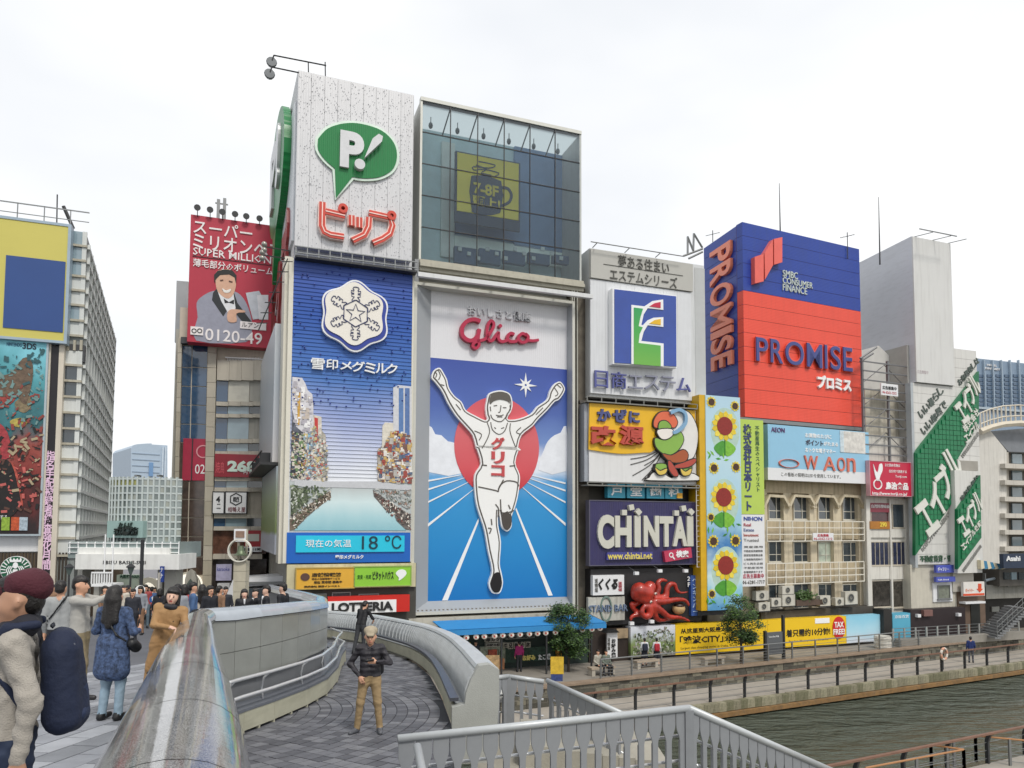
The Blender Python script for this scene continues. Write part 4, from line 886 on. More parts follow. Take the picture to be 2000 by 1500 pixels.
scatter(f2, sm_, [(568, 948), (645, 952), (620, 975), (568, 1004)], 150, ('5a6a48', '8c967c', 'c4c8c0', '3c4a34'), .05, .2, .437)
scatter(f2, sm_, [(735, 955), (803, 958), (803, 996), (770, 980)], 110, ('8c8c88', 'b8bab8', '5c6050', '9a7a6a'), .05, .2, .437)
MB().box(rB[0]-.05, rB[1], 0, rB[2]+.05, vS, .42).build('temperature_panel', mat('1760b8', .35, var=.03), sm_)
rt = f2.rect(578, 1045, 790, 1079, .5); rt = (rt[0], f2.uv(578, 1079, .5)[1], rt[2], f2.uv(578, 1046, .5)[1]); MB().r(rt, .42, .5).build('display', mat('22b4cf', .3, var=.02, emit=.12), sm_)
T(f2, sm_, '現在の気温', 597, 1054, 686, 1069, .5, .54, PURE, bold=.0); T(f2, sm_, '18', 707, 1047, 738, 1073, .5, .54, mat('0f3a4a', .4)); T(f2, sm_, '℃', 752, 1046, 784, 1072, .5, .54, mat('0f3a4a', .4)); T(f2, sm_, '雪印メグミルク', 655, 1084, 710, 1092, .42, .46, PURE, bold=.03)
for i, (ch, x0, x1, y0, y1) in enumerate([('雪', 608, 635, 697, 719), ('印', 638, 661, 699, 719), ('メ', 665, 689, 703, 720), ('グ', 688, 714, 703, 724), ('ミ', 713, 735, 706, 727), ('ル', 735, 758, 707, 727), ('ク', 756, 778, 708, 728)]): T(f2, sm_, ch, x0, y0, x1, y1, .35, .72, PURE, bold=.012 if i < 2 else .015, name='letter')
cu, cv = f2.uv(694, 617, .6); Q = 1.76
def wavy(r, dy=0, dx=0): return [(cu+dx+r*(1+.07*math.cos(6*(t-math.pi/2)))*math.cos(t)*.98, cv+dy+r*(1+.07*math.cos(6*(t-math.pi/2)))*math.sin(t)) for t in [2*math.pi*i/72 for i in range(72)]]
MB().poly(wavy(Q), .38, .62).build('emblem_rim', PURE, sm_); MB().poly(wavy(Q*.95), .62, .65).build('emblem_band', mat('2b3f98', .4), sm_); MB().poly(wavy(Q*.875, .09, -.06), .65, .7).build('emblem_face', mat('e9e4da', .4, var=.02), sm_)
b = MB(); hx = [(cu+.68*math.cos(R(30+60*i)), cv+.1+.7*math.sin(R(30+60*i))) for i in range(6)]; stroke(b, hx, .045, .7, .73, closed=True)
stroke(b, [(cu+(.5 if i % 2 == 0 else .2)*math.cos(R(90+36*i)), cv+.1+(.5 if i % 2 == 0 else .2)*math.sin(R(90+36*i))) for i in range(10)], .045, .7, .73, closed=True)
for i in range(6):
    a = R(30+60*i); ca_, sa_ = math.cos(a), math.sin(a)
    loc = [(.70, .0), (.62, .2), (.7, .2), (.86, .08), (.88, .22), (1.0, .22), (1.0, .1), (1.04, .1), (1.06, .24), (1.18, .24), (1.16, .1), (1.22, .1), (1.28, .16), (1.36, .12), (1.38, 0)]
    loc += [(x, -y) for x, y in loc[::-1][1:]]
    stroke(b, [(cu+x*ca_-y*sa_, cv+.1+x*sa_+y*ca_) for x, y in loc], .04, .7, .73)
b.build('emblem_lines', mat('2c3560', .4), sm_)
# flank of the tower with its own signs
f3 = Face(570, 1, 400); f3.u = -dS; f3.n = f3.u.cross(f3.v); f3.o = cA+dS*30; f3.M = Matrix(((f3.u.x, 0, f3.n.x, f3.o.x), (f3.u.y, 0, f3.n.y, f3.o.y), (0, 1, 0, 0), (0, 0, 0, 1)))
s_ = thing('balloon_sign', 'narrow slanting view of a second green balloon sign on the flank of the silver sign', 'sign', M=f3.M)
MB().box(18.6, zmid+.3, -.05, 29.9, zt1-1.6, .12).build('board', mat('cfd3d8', .4, .1, var=.05), s_)
cb = (24.2, (zmid+zt1)/2+1.6); MB().poly(ell(cb[0], cb[1], 4.6, 3.4, 28), .12, .5).build('balloon', GREEN, s_); MB().poly([(22.6, cb[1]-2.6), (25.2, cb[1]-2.6), (23.2, cb[1]-6.2)], .12, .5).build('balloon_tail', GREEN, s_)
text(s_, 'P!', (21.8, cb[1]-1.6, 27, cb[1]+2), .5, .8, mat('c8c9cb', .35, .2), bold=.05)
s_ = thing('katakana_sign', 'dark red neon katakana running down the tower flank seen edge on', 'sign', M=f3.M); text(s_, 'ピップ', (20, zmid-3.6, 29, zmid+2.6), .1, .4, mat('8a2c2c', .4), bold=.05)
s_ = thing('flank_billboard', 'pale grey printed billboard on the left flank of the tower', 'billboard', M=f3.M); v0 = f3.uv(558, 878, .7)[1]; v1 = f3.uv(563, 560, .7)[1]
pg = ramp_mat([(0, 'd8b0a8'), (.06, 'd8d4d2'), (.3, 'c9ccd2'), (.6, 'bcc4cc'), (1, 'd2d6da')], v0, v1, noise=.5, ns=(.12, .1, 1)); MB().box(.5, v0, .0, 28.6, v1, .7).build('board', pg, s_)
b = MB(); b.box(.3, v0-.15, -.1, 28.8, v0, 1.3); b.build('lower_ledge', M_DK, s_)
for i in range(9): MB().box(1+i*3.3, v0-.05, .7, 1.08+i*3.3, v0+.6, 1.25).build('lamp_arm', M_DK, s_)
MB().box(.3, v0+.55, 1.2, 28.6, v0+.6, 1.26).build('ledge_rail', M_DK, s_)
s_ = thing('green_poster', 'tall flank poster with pale green field and white lower part below the grey billboard', 'poster', M=f3.M); v3 = f3.uv(540, 1085, .5)[1]; v2 = f3.uv(552, 900, .5)[1]
MB().box(19, v3, 0, 28.8, v2, .5).build('board', ramp_mat([(0, 'c9cdd8'), (.2, 'c4cad6'), (.25, '8fa066'), (.6, 'a4b48a'), (1, 'c9d4de')], v3, v2, noise=.2, ns=(.2, .2, 1)), s_)
s_ = thing('corner_trim', 'cream corner strip of the tower beside the blue panel', 'trim', M=f3.M); MB().box(28.7, v3-.4, .0, 30, zmid-.6, .42).build('strip', FR, s_)
for i, (px, py, Z, lb) in enumerate([(517, 482, 34, 'upper twin spotlight cluster reaching out left of the tower'), (513, 498, 34, 'lower twin spotlight cluster reaching out left of the tower')]):
    t = thing('spotlight', lb, 'spotlight'); q = at(px, py, Z); e = at(566, py+8, 36.2); MB().tube([q, e], .03, 6).build('arm', M_DK, t)
    for dz in (.12, -.16): b = MB(); b.ball((q.x-.02, q.y, q.z+dz), .14); b.build('head', mat('9a9890', .3, .5), t, smooth=True)
b_ = thing('sign_ladder', 'thin dark lamp ladder hanging diagonally down the tower flank', 'lamp frame'); pts = [at(561, 508, 34.5), at(556, 565, 34.3), at(543, 580, 34), at(531, 590, 34), at(522, 620, 34), at(512, 645, 34)]
pa, pz = at(562, 505, 35), at(505, 645, 35); MB().tube([pa, pz], .03, 5).build('stringer', M_DK, b_)
for i in range(7): q = pa.lerp(pz, (i+.3)/7); MB().tube([q-Vector((.25, 0, 0)), q+Vector((.3, 0, 0))], .025, 5).build('rung', M_DK, b_)
# street level shops of the tower
sh = thing('street_shops', 'cream and dark shop base of the tower with small windows', 'shop front', M=f1.M)
MB().r(f1.rect(560, 1103, 812, 1300, .3), -.5, .3).build('dark_front', mat('45443f', .7, var=.2), sh); MB().r(f1.rect(560, 1103, 812, 1152, .5), -.3, .5).build('cream_fascia', mat('c9c19f', .6, var=.15, streak=.3), sh)
MB().r(f1.rect(806, 505, 814, 1200, .1), -1, .1).build('downpipe_panel', mat('8e9092', .5), sh)
window(f1, sh, 599, 1160, 638, 1170, .32, cols=1, gl=mat('8f937e', .2)); window(f1, sh, 648, 1157, 685, 1169, .32, cols=1, gl=G_DARK)
for a in ((700, 1160, 740, 1168),): window(f1, sh, *a, .32, cols=1, gl=G_DARK)
s_ = sign(f1, 'shop_sign', 'yellow ochre shop sign with small black characters under the blue panel', 'sign', 579, 1111, 691, 1150, .5, .7, mat('dba83a', .4, var=.04), frame=.05, fm_=mat('b49a50', .5))
T(f1, s_, '店舗情報館', 609, 1119, 666, 1127, .7, .73, mat('3a2a10', .5), bold=.03); T(f1, s_, '現在の店舗情報サービス', 609, 1129, 664, 1133, .7, .73, mat('5a3a20', .5)); T(f1, s_, '株式会社 関西インベスト', 594, 1144, 664, 1148, .7, .73, mat('3a2a10', .5), bold=.02)
T(f1, s_, '居抜 貸店舗 募集中', 613, 1135, 668, 1140, .7, .73, mat('3a2a10', .5), bold=.02)
b = MB(); c1 = f1.uv(596, 1127, .72); b.poly(ell(*c1, .22, .19), .7, .73); b.build('emblem', mat('5a4038', .4), s_)
s_ = sign(f1, 'shop_sign', 'bright green sign with tall black katakana and a white bubble', 'sign', 693, 1108, 802, 1145, .5, .7, mat('8cc63c', .4, var=.03), frame=.05, fm_=mat('9ab060', .5))
T(f1, s_, '賃貸・売買', 698, 1123, 725, 1131, .7, .73, mat('3f7a20', .5)); T(f1, s_, 'ピタットハウス', 728, 1116, 769, 1133, .7, .73, mat('20341a', .5), bold=.03); MB().poly(sp2(PX(f1, [(773, 1120), (780, 1113), (790, 1113), (794, 1120), (788, 1128), (779, 1134), (779, 1128)], .73), 3), .7, .73).build('bubble', PURE, s_)
s_ = sign(f1, 'burger_sign', 'red restaurant sign with a white rounded panel and dark capitals behind the curved wall', 'sign', 640, 1166, 800, 1200, .5, .8, mat('c8281e', .4, var=.04))
MB().r(f1.rect(640, 1175, 774, 1200, .84), .8, .84).build('name_panel', PURE, s_); T(f1, s_, 'LOTTERIA', 648, 1178, 768, 1196, .84, .9, mat('2a2a2a', .4), bold=.04)
# ================================================================== glass box over the runner sign
f4 = main_face(820); GB = thing('glass_box', 'glass fronted upper storeys holding a yellow mug sign above the runner sign', 'building', M=f4.M)
rg = f4.rect(820, 197, 1131, 522, 0); zt4 = f4.uv(829, 197)[1]; zb4 = f4.uv(818, 505)[1]; u0 = f4.uv(824, 350)[0]; u1 = f4.uv(1132, 380)[0]; D4 = 2.8; WB = mat('b9bdb9', .5, var=.08, streak=.15)
MB().box(u0-.12, zb4-.4, -D4, u0, zt4, 0).build('side_wall', mat('cfcfc6', .4, .1, var=.06), GB); MB().box(u1, zb4-.4, -D4, u1+.12, zt4, 0).build('side_wall', WB, GB); MB().box(u0-.12, zt4, -.3, u1+.12, zt4+.2, .05).build('roof_edge', mat('d5d5cd', .5), GB)
MB().box(u0, zb4-.4, -D4, u1, zt4, -D4+.1).build('back_wall', mat('b8d4da', .5, var=.1), GB); MB().box(u0, zb4-.5, -D4, u1, zb4-.1, 0).build('floor', mat('8fa0a0', .5), GB); TLU = bpy.data.materials.new('translucent_sheet'); TLU.use_nodes = True; TLU.node_tree.nodes.remove(TLU.node_tree.nodes['Principled BSDF']); t_ = TLU.node_tree.nodes.new('ShaderNodeBsdfTranslucent'); t_.inputs[0].default_value = (.62, .65, .66, 1); TLU.node_tree.links.new(t_.outputs[0], TLU.node_tree.nodes['Material Output'].inputs[0])
MB().box(u0, zt4-.03, -D4, u1, zt4, 0).build('ceiling', TLU, GB)
for (a, c, y0, y1, col) in ((862, 888, 275, 500, 'cfdcd8'), (1005, 1110, 285, 480, '6084ac'), (890, 1005, 420, 455, '587aa6'), (888, 1110, 460, 492, 'e0efe8')):
    MB().r(f4.rect(a, y0, c, y1, -D4+.3), -D4+.1, -D4+.3).build('inner_panel', mat(col, .5), GB)
for i in range(5): MB().r(f4.rect(888+i*48, 480+4*i, 930+i*48, 512, -1.5), -1.8, -1.5).build('seat_back', mat('45607e', .6), GB)
for i in range(12): p = f4.rect(895+i*18, 482+(i % 3)*9, 902+i*18, 489+(i % 3)*9, -1.4); MB().r(p, -1.5, -1.4).build('notice', mat('c9d6d6', .5), GB)
s_ = thing('mug_sign', 'yellow square sign with a dark blue steaming mug inside the glass box', 'sign', M=f4.M); zz = -1.0
DB = mat('24405c', .5, var=.03); MB().r(f4.rect(889, 294, 1016, 432, zz), zz-.2, zz).build('frame', DB, s_); rm = f4.rect(893, 297, 1013, 424, zz+.05); rm = (rm[0], f4.uv(893, 411, zz+.05)[1], rm[2], rm[3]); MB().r(rm, zz, zz+.05).build('board', mat('f2e34e', .5, var=.02), s_)
MB().poly(sp2(PX(f4, [(921, 343), (921, 405), (926, 415), (950, 420), (972, 417), (979, 408), (979, 354)], zz+.1), 2), zz+.05, zz+.1).build('mug', DB, s_)
b = MB(); stroke(b, sp2(PX(f4, [(979, 366), (992, 368), (999, 380), (995, 394), (980, 402)], zz+.1), 3, False), .16, zz+.05, zz+.1); b.build('handle', DB, s_)
for pts in ([(935, 315), (952, 318), (968, 323), (955, 328), (925, 325), (927, 332), (945, 330), (975, 338), (965, 345)], [(930, 322), (950, 330), (940, 337), (960, 342)]):
    b = MB(); stroke(b, sp2(PX(f4, pts, zz+.1), 3, False), .05, zz+.05, zz+.1); b.build('steam', DB, s_)
YL = mat('ecdc50', .5); T(f4, s_, '7-8F', 925, 355, 974, 377, zz+.1, zz+.14, YL, bold=.03); T(f4, s_, '頭上!', 923, 380, 977, 400, zz+.1, zz+.14, YL, bold=.03)
GL = bpy.data.materials.new('glass_pane'); GL.use_nodes = True; nn_ = GL.node_tree.nodes; ll_ = GL.node_tree.links.new; nn_.remove(nn_['Principled BSDF'])
tr = nn_.new('ShaderNodeBsdfTransparent'); tr.inputs[0].default_value = (.93, .97, .98, 1); gs = nn_.new('ShaderNodeBsdfGlossy'); gs.inputs['Roughness'].default_value = .02; fr_ = nn_.new('ShaderNodeFresnel'); fr_.inputs[0].default_value = 1.5; mx_ = nn_.new('ShaderNodeMixShader'); ll_(fr_.outputs[0], mx_.inputs[0]); ll_(tr.outputs[0], mx_.inputs[1]); ll_(gs.outputs[0], mx_.inputs[2]); ll_(mx_.outputs[0], nn_['Material Output'].inputs[0])
nx, ny = 6, 5; zbm = zb4
for i in range(nx):
    for j in range(ny):
        a0, a1 = u0+(u1-u0)*i/nx, u0+(u1-u0)*(i+1)/nx; b0, b1 = zbm+(zt4-zbm)*j/ny, zbm+(zt4-zbm)*(j+1)/ny
        MB().box(a0+.02, b0+.02, -.03, a1-.02, b1-.02, 0).build('pane', GL, GB)
for i in range(1, nx): x = u0+(u1-u0)*i/nx; MB().box(x-.025, zbm, -.02, x+.025, zt4, .03).build('mullion', M_DK, GB)
for j in range(1, ny): y = zbm+(zt4-zbm)*j/ny; MB().box(u0, y-.025, -.02, u1, y+.025, .03).build('transom', M_DK, GB)
for i in range(nx):
    x = u0+(u1-u0)*(i+.5)/nx; b = MB(); b.box(x-.02, zt4-.35, -1.4, x+.02, zt4, -1.36); b.ball((x, zt4-.5, -1.4), .13, 1, 1.5, 1); b.build('ceiling_lamp', mat('3a4a4c', .4), GB)
    if i: x = u0+(u1-u0)*i/nx; MB().tube([(x, zt4-.1, -.1), (x-.25, zt4-1.3, -.9)], .04, 5).build('brace', mat('3a4a4c', .4), GB)
# eaves below the glass
rc4 = (u0-.1, zb4-.9, u1+.2, zb4-.4); M_EAVE = mat('b0ac9d', .55, var=.1, streak=.2)
for k, (d, h0, h1) in enumerate(((.15, 0, -.22), (.3, -.22, -.42), (.12, -.42, -.62))): MB().box(rc4[0], zb4+h1-.05, -D4, rc4[2], zb4+h0-.05, d).build('cornice', M_EAVE, GB)
zcan = zb4-.95
MB().box(u0-.3, zcan-.2, -.8, u1+.3, zcan, -.7).build('canopy_back', M_EAVE, GB); MB().box(u0-.35, zcan-.35, .7, u1+.4, zcan-.12, .95).build('canopy_beam', WHT, GB)
for i in range(6): x = u0+(u1-u0)*i/5; MB().tube([(x+.5, zcan+.15, -.3), (x, zcan-.3, .85)], .06, 5).build('canopy_bracket', M_DK, GB)
# runner sign
GS = thing('runner_sign', 'giant blue and white sign with an athlete finishing a race, arms raised', 'sign', M=f4.M)
fo = [f4.uv(814, 552, .6), f4.uv(1128, 590, .6), f4.uv(1113, 1178, .6), f4.uv(806, 1200, .6)]; u0g = (f4.uv(814, 560, .15)[0]+f4.uv(808, 1190, .15)[0])/2; u1g = (f4.uv(1122, 600, .15)[0]+f4.uv(1113, 1170, .15)[0])/2; z1g = f4.uv(813, 556, .15)[1]; z0g = f4.uv(808, 1196, .15)[1]
pi_ = f4.rect(838, 566, 1106, 1173, -.6); ii = (f4.uv(838, 870, -.6)[0], f4.uv(833, 1174, -.6)[1], f4.uv(1106, 870, -.6)[0], f4.uv(840, 565, -.6)[1])
b = MB(); O = [(u0g, z0g, .15), (u1g, z0g, .15), (u1g, z1g, .15), (u0g, z1g, .15)]; I = [(ii[0], ii[1], -.5), (ii[2], ii[1], -.5), (ii[2], ii[3], -.5), (ii[0], ii[3], -.5)]
b.add(O+I, [(0, 1, 5, 4), (1, 2, 6, 5), (2, 3, 7, 6), (3, 0, 4, 7)]); b.build('splayed_reveal', mat('a4a8ac', .4, .2, var=.06, vs=.4), GS)
b = MB(); w_ = .16; b.box(u0g-w_, z0g-w_, -.8, u1g+w_, z0g, .2); b.box(u0g-w_, z1g, -.8, u1g+w_, z1g+w_, .2); b.box(u0g-w_, z0g, -.8, u0g, z1g, .2); b.box(u1g, z0g, -.8, u1g+w_, z1g, .2); b.build('frame', mat('c9c8bf', .4, .15, var=.06), GS)
b = MB()
for i in range(40): u = u0g+(u1g-u0g)*i/40; b.box(u, z0g+.02, -.4, u+.09, z0g+.1, .1)
b.build('sill_slats', mat('7d756a', .5, var=.1), GS)
vh = f4.uv(840, 699, -.6)[1]
MB().box(ii[0], vh, -.8, ii[2], ii[3], -.5).build('header_panel', mat('dcdce0', .4, var=.02, rib=('X', .12, .15)), GS)
sea0 = f4.uv(840, 915, -.6)[1]
seam = ramp_mat([(0, '1272b8'), (.22, '1f86c6'), (.42, '2e90cc'), (.5, '5ea0d4'), (.55, 'dfe6f0'), (.6, 'e8ecf4'), (.66, '6f8cc4'), (.8, '4c66ae'), (1, '3a50a0')], ii[1], vh, rough=.3, noise=.07, ns=(.5, .8, 1))
MB().box(ii[0], ii[1], -.8, ii[2], vh, -.5).build('picture_panel', seam, GS)
def gp(pts, c, z, sm=3, name='picture', **k): P = PX(f4, pts, z); MB().poly(sp2(P, sm) if sm else P, -.55, z).build(name, mat(c, .4, **k), GS)
gp([(838, 832), (850, 848), (862, 850), (875, 862), (890, 866), (898, 888), (912, 922), (838, 922)], 'e6e9ef', -.485, sm=2); gp([(1106, 832), (1095, 845), (1083, 850), (1070, 862), (1062, 880), (1052, 918), (1106, 920)], 'e6e9ef', -.485, sm=2)
c1 = f4.uv(972, 872, -.45); rr = f4.uv(1053, 872, -.45)[0]-c1[0]; MB().poly(ell(c1[0], c1[1], rr, rr*1.12, 48), -.55, -.46).build('red_sun', ramp_mat([(0, 'c02a38'), (.25, 'd0525a'), (.6, 'd4646a'), (1, 'cf5560')], c1[1]-rr, c1[1]+rr, noise=.1), GS)
def a6(x, y): return (800+x/4.167, 860+y/4.167)
def a5(x, y): return (800+x/4.412, 540+y/4.412)
b = MB()
for pts in ([(150, 330), (420, 282)], [(150, 400), (450, 305)], [(150, 503), (480, 340)], [(145, 695), (520, 400)], [(1270, 350), (990, 285)], [(1270, 410), (975, 310)], [(1270, 505), (945, 335)], [(1270, 685), (905, 370)]):
    (xa, ya), (xb, yb) = pts; w0 = 12 if abs(ya-yb) > 250 else 7
    b.poly(PX(f4, [a6(xa, ya-w0), a6(xb, yb-2), a6(xb, yb+2), a6(xa, ya+w0)], -.47), -.55, -.47)
b.poly(PX(f4, [a6(265, 1303), (a6(310, 1303)), a6(565, 655), a6(560, 635)], -.47), -.55, -.47); b.poly(PX(f4, [a6(1130, 1265), (a6(1165, 1262)), a6(868, 548), a6(862, 565)], -.47), -.55, -.47)
b.build('lane_line', PURE, GS)
b = MB(); c1 = f4.uv(1027, 752, -.45)
for k in range(8): a = k*math.pi/4; l_ = .72 if k % 2 == 0 else .5; b.poly([(c1[0]+l_*math.cos(a), c1[1]+l_*math.sin(a)), (c1[0]+.12*math.cos(a+1), c1[1]+.12*math.sin(a+1)), (c1[0]+.12*math.cos(a-1), c1[1]+.12*math.sin(a-1))], -.55, -.465+.001*k)
b.build('star', PURE, GS)
out_ = [a5(*p) for p in [(190, 870), (205, 815), (235, 790), (268, 790), (300, 840), (325, 890), (342, 960), (390, 1030), (450, 1080), (485, 1150), (560, 1195), (650, 1238), (672, 1222), (662, 1195), (655, 1130), (662, 1080), (682, 1010), (740, 985), (805, 982), (865, 1010), (885, 1060), (888, 1120), (872, 1170), (852, 1200), (852, 1232), (940, 1225), (1050, 1180), (1100, 1120), (1185, 1060), (1208, 990), (1250, 925), (1300, 905), (1338, 955), (1332, 1000), (1290, 1060), (1250, 1080), (1190, 1150), (1110, 1230), (1060, 1290), (965, 1370), (935, 1480)]]
out_ += [a6(*p) for p in [(895, 60), (862, 180), (898, 280), (895, 370), (880, 470), (855, 560), (832, 620), (832, 700), (795, 742), (752, 705), (735, 620), (724, 570), (722, 690), (745, 830), (735, 1000), (750, 1080), (762, 1160), (742, 1235), (705, 1250), (670, 1235), (645, 1165), (672, 1060), (640, 900), (610, 730), (575, 620), (545, 520), (530, 400), (530, 280), (580, 190), (550, 70)]]
out_ += [a5(*p) for p in [(575, 1480), (545, 1370), (480, 1290), (400, 1200), (330, 1090), (282, 990), (222, 910)]]
P = sp2(PX(f4, out_, -.25), 3); OFFW = mat('eeeeec', .4, var=.02); INK = mat('5b5650', .5, var=.04)
MB().poly(P, -.5, -.27).build('athlete_rim', PURE, GS); MB().poly(inset(P, .075), -.27, -.255).build('athlete_outline', INK, GS); MB().poly(inset(P, .15), -.255, -.24).build('athlete', OFFW, GS)
b = MB()
def st5(pts, w_=.07, cv5=a5): stroke(b, sp2(PX(f4, [cv5(*p) for p in pts], -.22), 3, False), w_, -.25, -.22)
for pts in ([(700, 1255), (715, 1320), (770, 1360), (820, 1330), (845, 1260)], [(670, 1260), (690, 1330), (670, 1400), (625, 1480)], [(870, 1265), (865, 1330), (890, 1410), (915, 1470)], [(730, 1300), (745, 1310)], [(790, 1310), (815, 1300)], [(560, 1330), (620, 1360), (600, 1410)], [(960, 1300), (920, 1340), (960, 1360)], [(400, 1100), (440, 1150)], [(1090, 1190), (1150, 1130)], [(250, 890), (265, 850), (245, 800)], [(225, 870), (235, 840), (215, 820)], [(270, 930), (300, 940)], [(1250, 960), (1280, 1010), (1255, 1030)], [(1270, 930), (1305, 960)], [(725, 1115), (755, 1110)], [(805, 1130), (835, 1130)], [(788, 1110), (780, 1165), (765, 1170)], [(745, 1195), (785, 1200), (810, 1190)], [(755, 1210), (800, 1210)], [(700, 1190), (720, 1230), (790, 1250), (845, 1190)], [(695, 1120), (700, 1160)], [(865, 1110), (870, 1150)]): st5(pts, .05)
for pts in ([(560, 378), (700, 408), (722, 420)], [(722, 420), (735, 370), (790, 330), (870, 340), (888, 372)], [(722, 400), (765, 320)], [(700, 520), (725, 560), (722, 620)], [(740, 480), (750, 590), (800, 580)], [(805, 525), (820, 560)], [(665, 640), (670, 690)], [(640, 715), (665, 720), (650, 760)], [(590, 200), (630, 205)], [(815, 210), (860, 205)], [(745, 590), (795, 590), (850, 570)]): st5(pts, .07, a6)
b.build('athlete_line', INK, GS)
MB().poly(sp2(PX(f4, [a5(*p) for p in [(695, 1100), (690, 1060), (710, 1015), (760, 1000), (790, 995), (840, 1005), (865, 1035), (862, 1095), (845, 1075), (780, 1060), (725, 1075)]], -.21), 3), -.24, -.21).build('hair', INK, GS)
MB().poly(sp2(PX(f4, [a6(*p) for p in [(690, 1085), (735, 1080), (752, 1160), (738, 1215), (712, 1238), (680, 1225), (660, 1165)]], -.21), 3), -.24, -.21).build('shoe', mat('1c1a1c', .3), GS); MB().poly(sp2(PX(f4, [a6(*p) for p in [(755, 600), (825, 600), (828, 690), (795, 728), (762, 700)]], -.21), 3), -.24, -.21).build('shoe', mat('4a443e', .4), GS)
SINGLET = mat('c04a4c', .4, var=.03)
for ch, y0, y1 in (('グ', 853, 878), ('リ', 881, 905), ('コ', 908, 930)): T(f4, GS, ch, 960, y0, 986, y1, -.24, -.18, SINGLET, bold=.04, name='letter')
LOGO = mat('b01e44', .35, var=.05); b = MB(); N = lambda L: sp2(PX(f4, [a5(*p) for p in L], -.2), 4, False)
for L, w_ in (([(612, 385), (560, 368), (495, 385), (455, 440), (458, 505), (500, 545), (545, 548), (588, 510), (602, 455)], .22), ([(602, 450), (592, 540), (600, 590), (572, 618), (545, 592), (575, 560), (650, 538), (700, 480), (728, 415), (706, 380), (680, 410), (668, 480), (682, 540), (712, 552), (748, 505), (768, 482), (768, 535), (800, 560), (848, 545)], .17), ([(905, 498), (870, 488), (845, 525), (868, 558), (925, 556)], .17), ([(1010, 505), (972, 490), (938, 525), (962, 562), (1005, 560), (1025, 520), (1000, 492)], .17), ([(925, 556), (940, 535)], .15), ([(1008, 545), (1060, 552), (1115, 545)], .15)):
    stroke(b, N(L), w_, -.5, -.2+.004*len(L)/10)
c1 = f4.uv(*a5(783, 425), -.2); b.poly(ell(*c1, .11, .11, 12), -.5, -.2); b.build('script_logo', LOGO, GS)
T(f4, GS, 'おいしさと健康', 914, 596, 1037, 616, -.5, -.36, mat('c6c6ca', .4), bold=.01)
# wall behind and sides
RB = thing('runner_building', 'plain building volume behind the runner sign and the glass box', 'building', M=f4.M); MB().box(u0g-.1, ZU, -9, u1g+.1, zb4-.5, -.85).build('wall', mat('9a9a98', .6, var=.1), RB)
MB().box(u0g-.1, ZU, -.84, u1g+.2, z0g-.5, -.3).build('shop_wall', mat('4a443c', .6, var=.3), RB); MB().box(u0g-.3, z0g-.75, -.8, u1g+.3, z0g-.3, .5).build('lower_fascia', mat('b9b6aa', .5, var=.15, streak=.3), RB)
# dirty narrow gap with pipes on the right
MB().r(f4.rect(1113, 560, 1150, 1260, -.6), -1.5, -.6).build('gap_wall', mat('6b6459', .7, var=.35, vs=1.5), RB); b = MB()
for x in (1117, 1121, 1127): MB().r(f4.rect(x, 560, x+2, 1200, .1), -.1, .1).build('pipe', mat('a8a69c', .4, .3), RB)
# ================================================================== estate sign building and the signs below it
f5 = main_face(1150); EB = thing('estate_building', 'narrow white building carrying the blue E emblem sign', 'building', M=f5.M)
zt5 = f5.uv(1156, 485)[1]; ua = f5.uv(1152, 600)[0]; ub = f5.uv(1357, 600)[0]; z5 = f5.uv(1150, 770)[1]
MB().box(ua, z5-.1, -7, ub+.7, zt5, 0).build('upper_wall', mat('cfd1d2', .5, var=.06, vs=.5, streak=.2), EB)
MB().r(f5.rect(1145, 780, 1368, 1290, -.8), -8, -.8).build('lower_wall', mat('5d5a52', .7, var=.3, vs=1.5, streak=.3), EB)
MB().box(ub, z5-.4, -.6, ub+.75, zt5-.2, .02).build('corner_duct', mat('b9bbbb', .5, var=.06), EB)
s_ = thing('estate_sign', 'white sign with a blue square E emblem and grey lettering above and below', 'sign', M=f5.M)
v9 = f5.uv(1156, 543, .2)[1]; r5 = f5.rect(1153, 487, 1350, 775, .2)
MB().box(r5[0], v9, 0, r5[2]+.1, f5.uv(1156, 487, .2)[1], .3).build('header_panel', mat('b5b4ae', .5, var=.04), s_)
n = 7
for i in range(n): MB().box(r5[0]+(r5[2]-r5[0])*i/n+.005, z5+.05, 0, r5[0]+(r5[2]-r5[0])*(i+1)/n-.005, v9-.06, .2).build('panel', mat('d6d8db', .4, var=.04, rib=('X', .1, .15), streak=.1), s_)
TG = mat('5e5d58', .5); T(f5, s_, '夢ある住まい', 1208, 497, 1307, 520, .3, .36, TG); T(f5, s_, 'エステムシリーズ', 1192, 523, 1323, 545, .3, .36, TG)
MB().box(*f5.uv(1179, 516, .33), .3, f5.uv(1334, 516, .33)[0], f5.uv(1179, 516, .33)[1]+.03, .33).build('rule', TG, s_)
def g5(x, y): return (1120+x/4.411, 460+y/4.411)
MB().poly(PX(f5, [g5(340, 450), g5(892, 515), g5(897, 1140), g5(343, 1105)], .75), .2, .7).build('emblem_box', PURE, s_)
BL5 = mat('2848a0', .2, var=.15, vs=.6, spec=.8); MB().poly(PX(f5, [g5(355, 462), g5(885, 524), g5(888, 1128), g5(355, 1095)], .75), .7, .75).build('emblem_field', BL5, s_)
ep = [g5(*p) for p in [(500, 597), (612, 610), (680, 565), (773, 550), (775, 640), (640, 625), (605, 680), (585, 770), (600, 772), (640, 730), (690, 708), (775, 703), (775, 787), (640, 772), (605, 830), (585, 908), (777, 930), (777, 1128), (500, 1107)]]
MB().poly(PX(f5, ep, .8), .75, .8).build('emblem_outline', PURE, s_)
